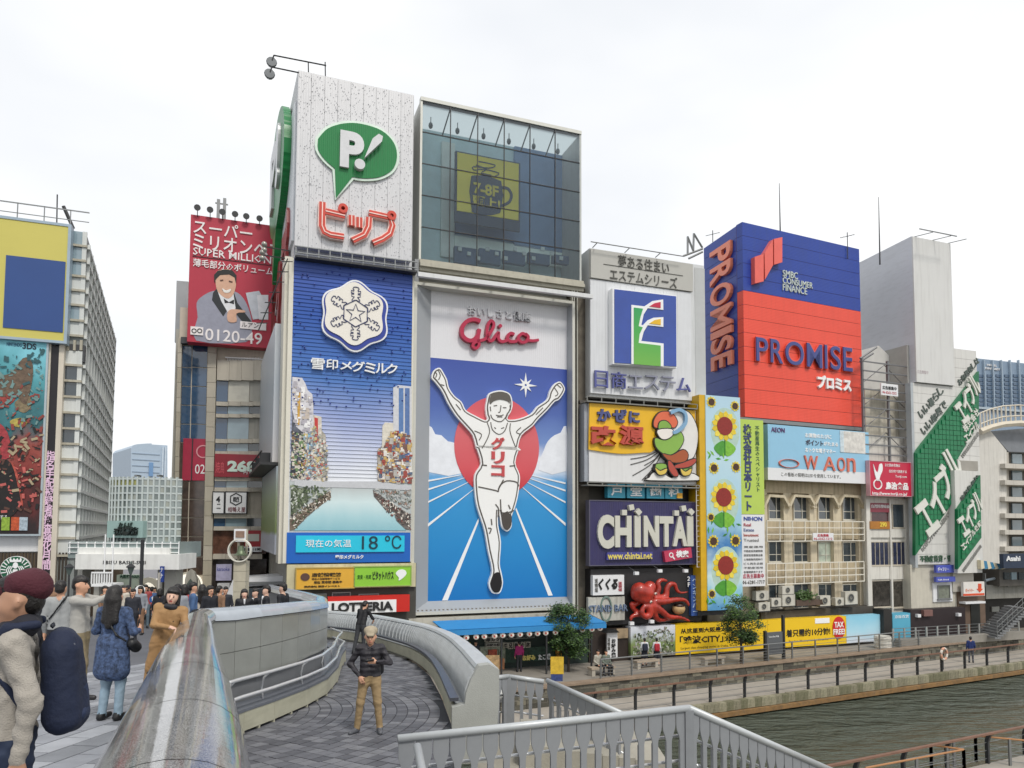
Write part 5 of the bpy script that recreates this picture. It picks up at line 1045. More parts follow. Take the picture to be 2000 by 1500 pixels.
MB().poly(PX(f5, [g5(*p) for p in [(522, 620), (600, 630), (578, 700), (562, 780), (598, 790), (570, 850), (562, 925), (752, 948), (752, 1126), (522, 1108)]], .83), .8, .83).build('emblem_letter', ramp_mat([(0, '6fb04c'), (.5, '4aa84e'), (1, '2a9a5c')], f5.uv(1230, 710)[1], f5.uv(1230, 600)[1]), s_)
MB().poly(PX(f5, [g5(*p) for p in [(655, 610), (700, 582), (752, 572), (752, 624)]], .83), .8, .83).build('emblem_wedge', mat('c32a48', .3), s_); MB().poly(PX(f5, [g5(*p) for p in [(655, 757), (700, 728), (753, 718), (753, 770)]], .83), .8, .83).build('emblem_wedge', mat('e8b82a', .3), s_)
T5 = [('日', 1164, 1190, 722, 755), ('商', 1197, 1226, 724, 757), ('エ', 1230, 1258, 731, 757), ('ス', 1261, 1291, 731, 759), ('テ', 1292, 1322, 733, 762), ('ム', 1325, 1352, 736, 763)]
for i, (c, x0, x1, y0, y1) in enumerate(T5): T(f5, s_, c, x0, y0, x1, y1, .3, .55, mat('5a5f9a' if i in (0, 1, 5) else '8d8fa0', .4, .1), bold=.0, name='letter')
b = thing('roof_lamp_bar', 'thin lamp bar on posts over the top of the white estate sign', 'lamp bar', M=f5.M); a = f5.uv(1154, 472, .7); c = f5.uv(1335, 501, .7)
MB().tube([(a[0], a[1], .7), (c[0], a[1], .7)], .03, 6).build('bar', M_STEEL, b)
for x in (1162, 1225, 1285): q = f5.uv(x, 485, .4); MB().tube([(q[0], a[1], .7), (q[0], zt5, .1)], .03, 5).build('post', M_STEEL, b)
t = thing('rooftop_frame', 'grey zigzag steel frame on the roof between the white sign and the blue tower', 'steel frame', M=f5.M); b = MB()
for a, c in (((1343, 497), (1343, 462)), ((1343, 462), (1354, 490)), ((1354, 490), (1355, 456)), ((1355, 456), (1372, 484)), ((1335, 500), (1372, 486)), ((1345, 505), (1372, 492))): p, q = f5.uv(*a, -1), f5.uv(*c, -1); b.tube([(*p, -1), (*q, -1)], .07, 5)
stuff(b.build('strut', M_STEEL, t))
M_CAT = mat('8b8b86', .5, .3)
def catwalk(f, name, label, x0, x1, y, out, h=9):
    t = thing(name, label, 'catwalk', M=f.M); rc = f.rect(x0, y, x1, y+h, out)
    MB().box(rc[0], rc[1]-.06, 0, rc[2], rc[1], out).build('deck', M_CAT, t); MB().box(rc[0], rc[3]-.04, out-.05, rc[2], rc[3], out).build('rail', M_CAT, t)
    MB().box(rc[0], rc[1]-.02, -.3, rc[2], rc[3]-.1, -.05).build('backing', mat('5b5550', .7, var=.6, vs=4), t)
    for i in range(9): u = rc[0]+(rc[2]-rc[0])*i/8; MB().box(u-.025, rc[1], out-.05, u+.025, rc[3], out).build('post', M_CAT, t)
catwalk(f5, 'sign_catwalk', 'railed catwalk between the white estate sign and the yellow painted sign', 1147, 1362, 773, .9)
# painted sign with a generic swirl (stand-in)
s_ = thing('medicine_sign', 'white and yellow sign with blue and red lettering beside a billowing painted figure shape', 'sign', M=f5.M); r6 = f5.rect(1152, 787, 1361, 940, .7); v6 = f5.uv(1152, 787, .7)[1]; v7 = f5.uv(1154, 940, .7)[1]
MB().box(r6[0], v7, .0, r6[2], v6, .6).build('board', mat('dcdcdc', .45, var=.03, streak=.08), s_); MB().box(r6[0]-.25, v7, -.2, r6[0]-.02, v6, .5).build('side_panel', mat('9fa4ac', .4, .2), s_)
MB().poly([(r6[0], v6), (r6[2]-.1, v6)]+PX(f5, [(1358, 850), (1285, 875), (1270, 884)], .7)+sp2(PX(f5, [(1258, 884), (1210, 886), (1150, 878)], .7), 4, False), .6, .7).build('yellow_field', mat('e6b41e', .4, var=.03), s_)
for i, (c, x0, x1, y0, y1) in enumerate([('か', 1169, 1196, 797, 822), ('ぜ', 1199, 1227, 797, 824), ('に', 1231, 1252, 802, 825)]): T(f5, s_, c, x0, y0, x1, y1, .7, .95, mat('4a5080', .4), bold=.05, name='letter')
for c, x0, x1 in (('改', 1157, 1207), ('源', 1213, 1261)): T(f5, s_, c, x0, 829, x1, 868, .7, 1.05, mat('b84a3c', .4), bold=.05, name='letter')
def a7(x, y): return (1120+x/6.25, 760+y/6.25)
def sw_(pts, c, z, ol=True):
    P = sp2(PX(f5, [a7(*p) for p in pts], z), 3)
    if ol: MB().poly(inset(P, -.06), .6, z-.01).build('painted_outline', mat('2a2624', .5), s_)
    MB().poly(P, .6, z).build('painted_shape', mat(c, .4, var=.06), s_)
sw_([(1180, 250), (1330, 250), (1440, 320), (1510, 480), (1515, 640), (1470, 820), (1380, 850), (1250, 700), (1180, 500), (1150, 350)], 'e2e0dc', .8)
sw_([(990, 370), (1050, 290), (1130, 275), (1210, 300), (1270, 400), (1230, 470), (1130, 440), (1030, 470), (985, 450)], 'd96a48', .86)
sw_([(1060, 400), (1130, 390), (1190, 450), (1170, 500), (1080, 510), (1040, 470)], '7fa848', .9); sw_([(1030, 500), (1200, 490), (1210, 560), (1130, 610), (1060, 590)], 'e8e2da', .93)
sw_([(1000, 600), (1090, 620), (1210, 560), (1300, 520), (1345, 620), (1280, 740), (1180, 800), (1090, 780), (1010, 700)], '86b04c', .9)
sw_([(1090, 790), (1200, 810), (1340, 740), (1400, 800), (1360, 880), (1200, 890)], 'a4552f', .93); sw_([(1160, 880), (1200, 900), (1280, 1040), (1230, 1060), (1170, 980)], 'b04a3c', .96); sw_([(1340, 900), (1480, 850), (1490, 890), (1400, 950), (1240, 960), (1250, 930)], 'b04a3c', .95)
sw_([(1010, 920), (1130, 920), (1120, 1010), (1030, 1020)], '86b04c', .9); sw_([(1320, 930), (1430, 930), (1430, 1010), (1340, 1030)], '86b04c', .9); sw_([(1000, 960), (1060, 1000), (1140, 970), (1120, 1030), (1040, 1040)], 'd9bd58', .97); sw_([(1310, 970), (1370, 1010), (1440, 970), (1420, 1040), (1340, 1050)], 'd9bd58', .97)
sw_([(930, 1080), (980, 1020), (1090, 1030), (1200, 1090), (1260, 1040), (1350, 1060), (1440, 1030), (1510, 1060), (1520, 1110), (930, 1110)], 'e6e4e0', .84)
b = MB(); 
for pts in ([(1190, 290), (1290, 250), (1370, 300), (1370, 420), (1280, 510), (1220, 530)], ): stroke(b, sp2(PX(f5, [a7(*p) for p in pts], 1.0), 4, False), .2, .8, 1.0)
b.build('painted_ribbon', mat('7fa8c8', .4), s_); b = MB()
for pts in ([(700, 852), (880, 820), (1040, 750)], [(700, 920), (900, 860), (1050, 760)], [(870, 930), (1000, 850), (1060, 770)], [(725, 1055), (930, 930), (1060, 790)], [(840, 1110), (980, 960), (1075, 800)]): stroke(b, sp2(PX(f5, [a7(*p) for p in pts], .64), 4, False), .045, .6, .64)
b.build('painted_line', mat('4a4844', .5), s_)
catwalk(f5, 'sign_catwalk', 'white railed catwalk under the yellow painted sign', 1148, 1366, 941, .9, 5)
for i, (c, x0) in enumerate((('戸', 1187), ('堂', 1225), ('歯', 1263), ('科', 1299))):
    t = thing('dental_sign', ('leftmost light blue sign panel, with two strokes over a box', 'second light blue sign panel, with a hall character', 'third light blue sign panel, with a tooth character', 'rightmost light blue sign panel, with a small yellow badge')[i], 'sign', M=f5.M, group='light blue square dental sign panels')
    MB().r(f5.rect(x0, 945+i*0.6, x0+34, 972+i*.6, .4), 0, .4).build('board', mat('3a9ab4', .4, var=.05), t); T(f5, t, c, x0+7, 949+i*.6, x0+29, 968+i*.6, .4, .46, PURE, bold=.02)
    if i == 3: MB().r(f5.rect(1323, 963, 1333, 973, .5), .4, .5).build('badge', mat('e0a62a', .4), t)
# capital letter sign
s_ = sign(f5, 'capital_sign', 'dark violet ribbed sign with tall cream capitals and small toppling blocks', 'sign', 1152, 978, 1362, 1104, .0, .45, mat('34305c', .45, var=.1, rib=('X', .12, .25), streak=.12), frame=.05, fm_=mat('5c5a6a', .5))
CRM = mat('c9c8bc', .45, var=.04); 
for c, x0, x1, y0, y1 in (('C', 1170, 1202, 1005, 1072), ('H', 1204, 1236, 1007, 1069), ('I', 1242, 1254, 1007, 1069), ('N', 1260, 1290, 1007, 1068), ('T', 1291, 1318, 1008, 1068), ('A', 1317, 1345, 1008, 1067), ('I', 1345, 1357, 1008, 1067)): T(f5, s_, c, x0, y0, x1, y1, .45, .75, CRM, bold=.05, name='letter')
for cx_, cy_, r_, a_ in ((1220, 1001, 4.6, 0), (1234, 991, 5.2, 12), (1248, 1000, 5.4, 45), (1322, 1002, 4.6, 0), (1336, 993, 5, 12), (1351, 1000, 5, 45)):
    c1 = f5.uv(cx_, cy_, .7); q = .165; MB().poly([(c1[0]+q*1.35*math.cos(R(45+90*i+a_)), c1[1]+q*1.35*math.sin(R(45+90*i+a_))) for i in range(4)], .45, .7).build('block', CRM, s_)
MB().poly(PX(f5, [(1186, 1079), (1275, 1078), (1275, 1091), (1185, 1094)], .6), .45, .6).build('address_panel', mat('4a4a90', .4), s_); T(f5, s_, 'www.chintai.net', 1187, 1079, 1274, 1093, .6, .63, mat('e0cf6a', .4), bold=.02)
MB().poly(PX(f5, [(1297, 1077), (1350, 1069), (1352, 1089), (1300, 1098)], .7), .45, .7).build('search_panel', mat('b93a58', .4), s_); T(f5, s_, '検索', 1321, 1075, 1345, 1089, .7, .74, PURE, bold=.03)
c1 = f5.uv(1311, 1084, .72); b = MB(); b.ring(c1[0], c1[1], .1, .15, .7, .73, 18); stroke(b, [(c1[0]+.1, c1[1]-.1), (c1[0]+.23, c1[1]-.26)], .07, .7, .73); b.build('lens_emblem', PURE, s_)
# octopus storey
ow_ = thing('octopus_wall', 'black painted wall storey behind the red octopus', 'wall', M=f5.M); MB().r(f5.rect(1152, 1112, 1368, 1222, .0), -.6, .1).build('board', mat('2c2b2d', .5, var=.2), ow_)
OC = mat('b03426', .4, var=.5, vs=2.2, bump=.25, bs=30, coat=.3); fo_ = lambda x, y, z: (*f5.uv(1120+x/5.357, 960+y/5.357, z), z)
OCP = thing('octopus', 'giant red octopus sculpture with curling arms on the black wall', 'sculpture', M=f5.M)
pr = [(fo_(690, 1040, .7), fo_(760, 1060, .75), .50, .46, 'o'), (fo_(800, 1000, .7), fo_(760, 1120, .8), .36, .33, 'o'), (fo_(660, 1080, .7), fo_(720, 1120, .8), .34, .3, 'o'), (fo_(800, 1150, .8), fo_(850, 1230, .8), .25, .2, 'o')]
def arm(pts, r0, r1, z0=.6, z1=.6):
    n = len(pts); P = [fo_(x, y, z0+(z1-z0)*i/(n-1)) for i, (x, y) in enumerate(pts)]; P = [Vector(p) for p in P]; Q = []
    for i in range(n-1):
        p0, p1, p2, p3 = P[max(i-1, 0)], P[i], P[i+1], P[min(i+2, n-1)]
        for s in range(3): t = s/3; Q.append(.5*((2*p1)+(-p0+p2)*t+(2*p0-5*p1+4*p2-p3)*t*t+(-p0+3*p1-3*p2+p3)*t**3))
    Q.append(P[-1]); m = len(Q)
    for i in range(m-1): pr.append((tuple(Q[i]), tuple(Q[i+1]), r0+(r1-r0)*i/(m-1), r0+(r1-r0)*(i+1)/(m-1), 'o'))
arm([(850, 1100), (890, 1020), (880, 960), (920, 925), (975, 935)], .17, .06); arm([(860, 1110), (960, 1100), (975, 1020), (1010, 970), (1060, 975), (1080, 1030), (1120, 1060), (1195, 1050)], .19, .035)
arm([(860, 1150), (960, 1150), (1080, 1130), (1170, 1140), (1210, 1195)], .2, .05, .8, .8); arm([(840, 1200), (920, 1250), (1000, 1310), (1120, 1320), (1215, 1355)], .22, .05, .8, .6)
arm([(820, 1200), (850, 1290), (900, 1345), (1040, 1330)], .22, .06, .8, .5); arm([(700, 1150), (650, 1180), (610, 1180), (640, 1240), (700, 1260)], .13, .1, .5, .5); arm([(790, 1200), (800, 1280), (760, 1310), (715, 1270), (740, 1205), (780, 1210)], .19, .09, .9, .9); arm([(720, 1290), (660, 1290), (610, 1310), (600, 1345)], .14, .05)
blob('body', pr, {'o': OC}, OCP, vox=.06, k=.09)
for (x, y) in ((812, 1155), (860, 1070)): b = MB(); q = fo_(x, y, 1.08 if x == 812 else 1.0); b.ball(q, .085); b.build('eye', mat('e8e0d4', .2), OCP, smooth=True); b = MB(); b.ball((q[0], q[1], q[2]+.06), .045); b.build('pupil', BLACK, OCP)
t = thing('dumpling_model', 'round cream dumpling model with brown topping beside the octopus arms', 'sculpture', M=f5.M); q = fo_(1100, 1225, .5); b = MB(); b.ball(q, .42, 1, .85, .8, k=16); b.build('ball', mat('c9a878', .5, var=.2, vs=5), t, smooth=True); b = MB(); b.ball((q[0], q[1]+.16, q[2]+.02), .36, 1, .62, .85, k=14); b.build('topping', mat('3b2318', .3, var=.4, vs=8, bump=.6, bs=12), t, smooth=True)
for i, (x, y) in enumerate(((655, 855), (900, 830), (1170, 830), (605, 1380), (815, 1360))):
    t = thing('spotlight', ('upper left', 'upper middle', 'upper right', 'lower left', 'lower middle')[i]+' small white spotlight around the octopus', 'spotlight', M=f5.M, group='small spotlights around the octopus'); q = fo_(x, y, 1.1); MB().box(q[0]-.12, q[1]-.09, 1, q[0]+.14, q[1]+.09, 1.2).build('head', WHT2, t); MB().tube([(q[0], q[1]+(.08 if i < 3 else -.08), 1.05), (q[0], q[1]+(.35 if i < 3 else -.3), .1)], .018, 5).build('arm', M_STEEL, t)
s_ = sign(f5, 'brush_sign', 'white sign with bold black brush strokes left of the octopus', 'sign', 1158, 1124, 1219, 1163, .1, .4, WHT2); T(f5, s_, 'くくる', 1169, 1130, 1207, 1153, .4, .44, BLACK, bold=.05, shear=.3); T(f5, s_, vt('道頓堀'), 1162, 1130, 1168, 1157, .4, .43, TG); T(f5, s_, vt('道頓堀'), 1208, 1136, 1215, 1155, .4, .43, mat('b03040', .4))
s_ = sign(f5, 'bar_sign', 'weathered white sign with an oval emblem and faint blue capitals', 'sign', 1149, 1167, 1220, 1214, .05, .3, mat('b9b8b0', .6, var=.2, streak=.4)); T(f5, s_, 'STAND BAR', 1152, 1183, 1228, 1197, .3, .5, mat('6a7a94', .4), bold=.01); c1 = f5.uv(1184, 1189, .35); b = MB(); b.ring(c1[0], c1[1], .42, .5, .3, .38, 30, sx=.75, sy=1.5); b.build('emblem', mat('6c8078', .5), s_)
s_ = sign(f5, 'vertical_sign', 'narrow blue vertical sign with white katakana right of the octopus', 'sign', 1350, 1124, 1368, 1203, .1, .35, mat('3a5aa0', .4, var=.05)); T(f5, s_, vt('ペンギンバー'), 1353, 1129, 1363, 1195, .35, .39, mat('b9d0ea', .4)); T(f5, s_, vt('2F'), 1343, 1126, 1348, 1146, .2, .24, PURE, bold=.02)
lad = thing('wall_ladder', 'pale caged ladder on the right edge of the capital letter sign', 'ladder', M=f5.M)
r0 = f5.rect(1361, 948, 1371, 1108, .8)
for u in (r0[0], r0[2]): MB().box(u-.02, r0[1], .75, u+.02, r0[3], .8).build('stringer', mat('c9c4c0', .4), lad)
for i in range(17): v = r0[1]+(r0[3]-r0[1])*i/16; MB().box(r0[0], v, .75, r0[2], v+.03, .79).build('rung', mat('c9c4c0', .4), lad)
# ================================================================== sunflower sign
f6 = main_face(1400); s_ = thing('sunflower_sign', 'tall vertical sign painted with big sunflowers on pale blue, yellow side', 'sign', M=f6.M); r8 = f6.rect(1379, 770, 1447, 1193, 1.0); v8 = f6.uv(1380, 771, 1.0)[1]; v0 = f6.uv(1384, 1193, 1)[1]; uA = f6.uv(1381, 980, 1)[0]; uBb = f6.uv(1449, 980, 1)[0]
MB().box(uA, v0, -.3, uBb, v8, .95).build('board', ramp_mat([(0, '5a9ac8'), (.08, '8ec4d8'), (.16, 'c9dfe0'), (.3, '3a78b4'), (.4, '9cc6da'), (.7, 'b9d6e2'), (1, 'b0cfe0')], v0, v8, noise=.15, ns=(1.5, 1.5, 1)), s_)
MB().box(uA-.42, v0, -.3, uA, v8, .9).build('side_panel', mat('d4a81c', .35, var=.12), s_)
YEL = [mat(c, .4, var=.12, vs=6) for c in ('e3c832', 'd8bb24', 'ecd64e')]; LEAF = [mat(c, .4, var=.25, vs=5) for c in ('4d9a34', '7dbb3a', '3a7f2e')]
def sunflower(px, py, r, big):
    c1 = f6.uv(px, py, 1); m = 13 if big else 11
    if big: MB().poly(ell(c1[0]+.05, c1[1]-r*.3, r*1.12, r*1.5, 26), .95, .955+.001*(py % 3)).build('halo', mat('b4cfc2', .4, var=.15), s_)
    for i in range(m):
        a = 2*math.pi*i/m; P = [(c1[0]+r*(.5+.0)*math.cos(a-.2), c1[1]+r*.5*math.sin(a-.2)), (c1[0]+r*.85*math.cos(a-.22), c1[1]+r*.85*math.sin(a-.22)), (c1[0]+r*math.cos(a), c1[1]+r*math.sin(a)), (c1[0]+r*.85*math.cos(a+.22), c1[1]+r*.85*math.sin(a+.22)), (c1[0]+r*.5*math.cos(a+.2), c1[1]+r*.5*math.sin(a+.2))]
        MB().poly(P, .955, .975+.004*(i % 3)).build('petal', YEL[i % 3], s_)
    MB().poly(ell(*c1, r*.6, r*.6, 22), .96, 1.0).build('flower_centre', mat('8e2a22' if big else '4a3020', .5, var=.25, vs=8), s_)
    if big:
        for s__ in (-1, 1): P = [(c1[0]+s__*.04, c1[1]-r*1.0), (c1[0]+s__*r*.5, c1[1]-r*1.1), (c1[0]+s__*r*.85, c1[1]-r*1.45), (c1[0]+s__*r*.5, c1[1]-r*1.85), (c1[0]+s__*.05, c1[1]-r*1.9)]; MB().poly(sp2(P, 3), .955, .97+.002*s__).build('leaf', LEAF[1 if s__ > 0 else 0], s_)
        MB().box(c1[0]-.03, c1[1]-r*1.9, .955, c1[0]+.03, c1[1]-r*.9, .985).build('stem', LEAF[2], s_)
for px, py, r, bg_ in ((1416, 832, .95, 1), (1414, 971, .95, 1), (1418, 1104, .95, 1), (1390, 785, .36, 0), (1436, 793, .34, 0), (1395, 914, .38, 0), (1438, 912, .36, 0), (1394, 1057, .4, 0), (1437, 1056, .4, 0), (1391, 1160, .3, 0), (1389, 1010, .28, 0)): sunflower(px, py, r, bg_)
for k in range(26):
    x, y = rnd.uniform(1383, 1445), rnd.choice([rnd.uniform(1005, 1050), rnd.uniform(1150, 1188), rnd.uniform(870, 900)]); c1 = f6.uv(x, y, 1); a = rnd.uniform(0, 6); MB().poly([(c1[0]+.2*math.cos(a), c1[1]+.2*math.sin(a)), (c1[0]+.07*math.cos(a+1.6), c1[1]+.07*math.sin(a+1.6)), (c1[0]-.2*math.cos(a), c1[1]-.2*math.sin(a)), (c1[0]-.07*math.cos(a+1.6), c1[1]-.07*math.sin(a+1.6))], .95, .958+.0006*k).build('leaf', LEAF[k % 3], s_)
MB().box(uA-.3, v0-.35, -.5, uBb+.2, v0-.05, .4).build('base_frame', DKGR, s_)
# ================================================================== blue and red box sign
f7 = Face(1447, 46.3, 4060, 700); u7a = 0; PB = thing('finance_sign', 'large rooftop box sign, royal blue above and bright red below with blue capitals', 'sign', M=f7.M)
z7t = f7.uv(1445, 436)[1]; z7m = f7.uv(1447, 569)[1]; z7b = f7.uv(1450, 815)[1]; u0 = f7.uv(1447, 620)[0]; u1 = f7.uv(1676, 650)[0]
BLU = mat('21409a', .4, var=.1, vs=.5, rib=('Y', .1, .12), streak=.14, grime='3a4a70'); REDO = mat('e6503c', .4, var=.07, vs=.4, rib=('Y', .1, .12), streak=.12, grime='b0402e')
nrow = 5
for i in range(nrow): MB().box(u0, z7m+(z7t-z7m)*i/nrow+.012, -.3, u1, z7m+(z7t-z7m)*(i+1)/nrow-.012, .25).build('panel', BLU, PB)
nrow = 9
for i in range(nrow): MB().box(u0, z7b+(z7m-z7b)*i/nrow+.012, -.3, u1, z7b+(z7m-z7b)*(i+1)/nrow-.012, .25).build('panel', REDO, PB)
MB().box(u0+.02, z7b-.02, -.35, u1-.02, z7t-.02, .235).build('joint_backing', mat('4a1c28', .6), PB)
fs_ = Face(1400, 1, 590); fs_.u = -Vector((590-1000, 1400, 0)).normalized(); fs_.n = fs_.u.cross(fs_.v); cN = f7.w(u0, 0, .25); fs_.o = cN - fs_.u*8.0; fs_.M = Matrix(((fs_.u.x, 0, fs_.n.x, fs_.o.x), (fs_.u.y, 0, fs_.n.y, fs_.o.y), (0, 1, 0, 0), (0, 0, 0, 1)))
Ms7 = f7.M.inverted() @ fs_.M; us0 = fs_.uv(1376, 620)[0]; z7s = fs_.uv(1440, 780)[1]
for i in range(14): MB().box(us0, z7s+(z7t-z7s)*i/14+.012, -.12, 7.97, z7s+(z7t-z7s)*(i+1)/14-.012, 0).build('side_panel', BLU, PB, M=Ms7)
MB().box(us0+.02, z7s+.02, -.2, 7.85, z7t-.02, -.015).build('joint_backing', mat('12204c', .6), PB, M=Ms7)
MB().box(u0+3.2, z7b, -6, u1, z7t-.1, -.35).build('core', mat('8a8c90', .6), PB)
def vtx(f, parent, s, x0, y0, x1, y1, M=None):
    n = len(s); rc = f.rect(x0, y0, x1, y1, .3); W = rc[2]-rc[0]; tot = [.8, .9, 1.05, 1.05, .35, .75, .7]; T_ = sum(tot); v = rc[3]
    for ch, w_ in zip(s, tot):
        H = (rc[3]-rc[1])*w_/T_
        # letters lie on their side, reading downwards
        for mm_, e, z0, z1 in ((mat('e8876a', .35, var=.04), 0, .02, .26), ): text(parent, ch, (0, 0, H*.9, W), z0, z1, mm_, name='letter', bold=.02, M=M @ Matrix.Translation((rc[0], v-H*.05, 0)) @ Matrix.Rotation(R(-90), 4, 'Z'))
        v -= H
vtx(fs_, PB, 'PROMISE', 1386, 492, 1426, 728, Ms7)
for i, (ch, x0, x1) in enumerate(zip('PROMISE', (1477, 1505, 1534, 1576, 1611, 1622, 1647), (1501, 1530, 1571, 1607, 1617, 1643, 1666))):
    dy = (x0-1477)*.115; T(f7, PB, ch, x0, 657+dy, x1, 705+dy, .3, .42, mat('e26a5a', .4), bold=.03, name='letter_rim'); T(f7, PB, ch, x0+.7, 658+dy, x1-.7, 704+dy, .4, .48, mat('414a88', .35, var=.05), bold=.008, name='letter')
T(f7, PB, 'プロミス', 1600, 731, 1666, 757, .25, .5, PURE, bold=.045)
for k, ln in enumerate((('SMBC', 1531, 526, 1560, 539), ('CONSUMER', 1531, 540, 1589, 552), ('FINANCE', 1531, 553, 1578, 566))): T(f7, PB, *ln, .25, .4, mat('c9d2cc', .35))
def a8(x, y): return (1340+x/4.287, 350+y/4.287)
for P in ([(575, 650), (650, 625), (650, 855), (578, 872)], [(657, 620), (728, 505), (728, 720), (662, 838)], [(736, 500), (806, 485), (806, 695), (738, 715)]): MB().poly(PX(f7, [a8(*p) for p in P], .6), .25, .6).build('emblem_bar', mat('e8685c', .35), PB)
T_B = thing('finance_building', 'narrow building volume under the blue and red box sign', 'building', M=f7.M)
MB().box(u0-2.2, ZU, -8, u1+.1, z7b-.05, -1.0).build('wall', mat('b0a894', .7, var=.1, streak=.2), T_B); MB().box(u0-1.9, z7b-.3, -.3, u1+.15, z7b-.06, .35).build('lamp_rail', M_STEEL, T_B)
for i, (x, yt, yb, lb) in enumerate(((1522, 358, 452, 'thin antenna mast above the blue finance sign'), (1716, 385, 490, 'thin antenna mast left of the grey tower top'))):
    t = thing('antenna_mast', lb, 'antenna'); a, c = at(x, yt, 50), at(x+2, yb, 50); MB().tube([c-Vector((0, 0, 1)), a], [.06, .02], 6).build('mast', M_DK, t)
for x, y, lb in ((1392, 458, 'small television antenna behind the blue corner'), (1655, 462, 'television antenna at the right end of the blue sign')):
    t = thing('television_antenna', lb, 'antenna'); q = at(x, y, 50); MB().tube([q-Vector((0, 0, 1.6)), q+Vector((0, 0, .3))], .03, 5).build('mast', M_DK, t); MB().tube([q-Vector((.5, 0, .1)), q+Vector((.5, 0, .15))], .02, 5).build('boom', M_DK, t)
    for k in range(5): p = q+Vector((-.45+.22*k, 0, -.08+.05*k)); MB().tube([p-Vector((.05, .25, .12)), p+Vector((.05, .25, .12))], .012, 4).build('element', M_DK, t)
# green and white vertical sign
f8 = main_face(1470); s_ = thing('vertical_sign', 'lime green vertical sign with white lower part right of the sunflowers', 'sign', M=f8.M); ra = f8.rect(1449, 818, 1494, 1004, .9); rb_ = f8.rect(1449, 1004, 1496, 1143, .9); LIME = mat('b4cc5c', .4, var=.03)
MB().box(ra[0], ra[1], -.5, ra[2], f8.uv(1450, 818, .9)[1], .8).build('green_panel', LIME, s_); MB().box(rb_[0], f8.uv(1450, 1146, .9)[1], -.5, rb_[2], ra[1]-.02, .8).build('white_panel', WHT2, s_)
NV = mat('3a4470', .4); T(f8, s_, vt('株式会社日本リート'), 1453, 828, 1469, 997, .8, .84, NV, bold=.03, ls=.9); T(f8, s_, vt('不動産再生のスペシャリスト'), 1476, 832, 1484, 960, .8, .83, mat('4a6a50', .4)); T(f8, s_, 'NIHON', 1453, 1009, 1489, 1017, .8, .83, mat('3a50a0', .4), bold=.02)
for i, (ch, c, w_) in enumerate((('Real', 'b03a48', 14), ('Estate', '5a6a9a', 20), ('Investment', 'b85a50', 29), ('Trusted', '8a8a8a', 29))): T(f8, s_, ch, 1453, 1022+i*10, 1453+w_, 1028+i*10, .8, .83, mat(c, .4))
for i in range(7): T(f8, s_, ('資産運用', '不動産投資顧問業', '賃貸管理業務全般', '土地建物売買仲介', 'ビル再生企画', '不動産活用', '各種相談承ります')[i], 1453, 1066+i*8.2, 1490, 1070.5+i*8.2, .8, .82, mat('777777', .5))
T(f8, s_, '広告主募集中', 1452, 1121, 1492, 1130, .8, .83, mat('b83a50', .4)); T(f8, s_, '06-6281-1717', 1451, 1134, 1494, 1141, .8, .83, TG)
# pale blue sign (the mascot is left out)
f9 = Face(1500, 46.9, 4060, 880); s_ = sign(f9, 'card_sign', 'pale blue sign with an orange ring and coral rounded capitals', 'sign', 1500, 828, 1697, 913, .5, .9, mat('8fc0dc', .4, var=.03)); rr_ = f9.rect(1500, 913, 1697, 937, .9); MB().box(rr_[0], rr_[1], .5, rr_[2], rr_[3], .9).build('white_band', WHT2, s_)
OR_ = mat('d2725c', .35, var=.04)
for ch, x0, x1 in (('W', 1573, 1600), ('A', 1611, 1634), ('O', 1638, 1653), ('n', 1657, 1673)): T(f9, s_, ch, x0, 889+(x0-1573)*.06, x1, 916+(x0-1573)*.06, .9, 1.05, OR_, bold=.005, name='letter')
T(f9, s_, 'AEON', 1507, 834, 1533, 843, .9, .95, mat('6a4a78', .4)); T(f9, s_, 'この看板の照明はLEDを使用しています。', 1526, 922, 1642, 930, .9, .92, mat('7a7a78', .4))
T(f9, s_, 'お買物のたびに', 1573, 845, 1624, 854, .9, .93, PURE, bold=.02); T(f9, s_, 'ポイント', 1574, 858, 1608, 869, .9, .93, mat('4a4a5a', .4), bold=.02); T(f9, s_, 'がたまる', 1609, 862, 1637, 870, .9, .93, PURE, bold=.02); T(f9, s_, 'おトクな電子マネー', 1573, 874, 1632, 883, .9, .93, PURE, bold=.02)
c1 = f9.uv(1541, 908, .95); b = MB(); b.ring(c1[0], c1[1]+.1, .8, .88, .9, 1.0, 40, sx=1, sy=.32); b.build('ring', OR_, s_)
MB().r(f9.rect(1641, 841, 1690, 883, .93), .9, .93).build('photo_panel', mat('d9d6d0', .4, var=.3, vs=3), s_); MB().r(f9.rect(1641, 841, 1648, 883, .935), .9, .94).build('photo_strip', mat('c9d8e0', .4, var=.3, vs=5), s_)
# ================================================================== old office block
OB_ = thing('office_building', 'old stained beige office building with white grid frames and air conditioners', 'building', M=f9.M); BEI = mat('bdae92', .75, var=.16, vs=1, streak=.5, grime='5f5444', bump=.3, bs=20); BEI2 = mat('cbbfa6', .7, var=.15, streak=.4, grime='6a5c46')
rw = f9.rect(1497, 930, 1692, 1212, 0); uo0, uo1 = rw[0], rw[2]; MB().box(uo0, ZU, -1.0, uo1, f9.uv(1500, 930)[1], -.32).build('wall', BEI, OB_)
rows_ = [(968, 1014), (1057, 1098), (1140, 1188)]
cols_ = [(1500, 1531), (1549, 1582), (1597, 1628), (1645, 1677)]
for ri, (ya, yb) in enumerate(rows_):
    for ci, (xa, xb) in enumerate(cols_):
        sh_ = (xa-1500)*.005*0; cur = (ri == 1 and ci == 2)
        window(f9, OB_, xa, ya+(xa-1500)*(.06-.02*ri)*.3, xb, yb+(xa-1500)*.01, -.3, cols=2, split=.36, fr=mat('c9c5b8', .4), gl=mat('b9c4b4', .3, var=.2, vs=4) if cur else G_DARK, w_=.06)
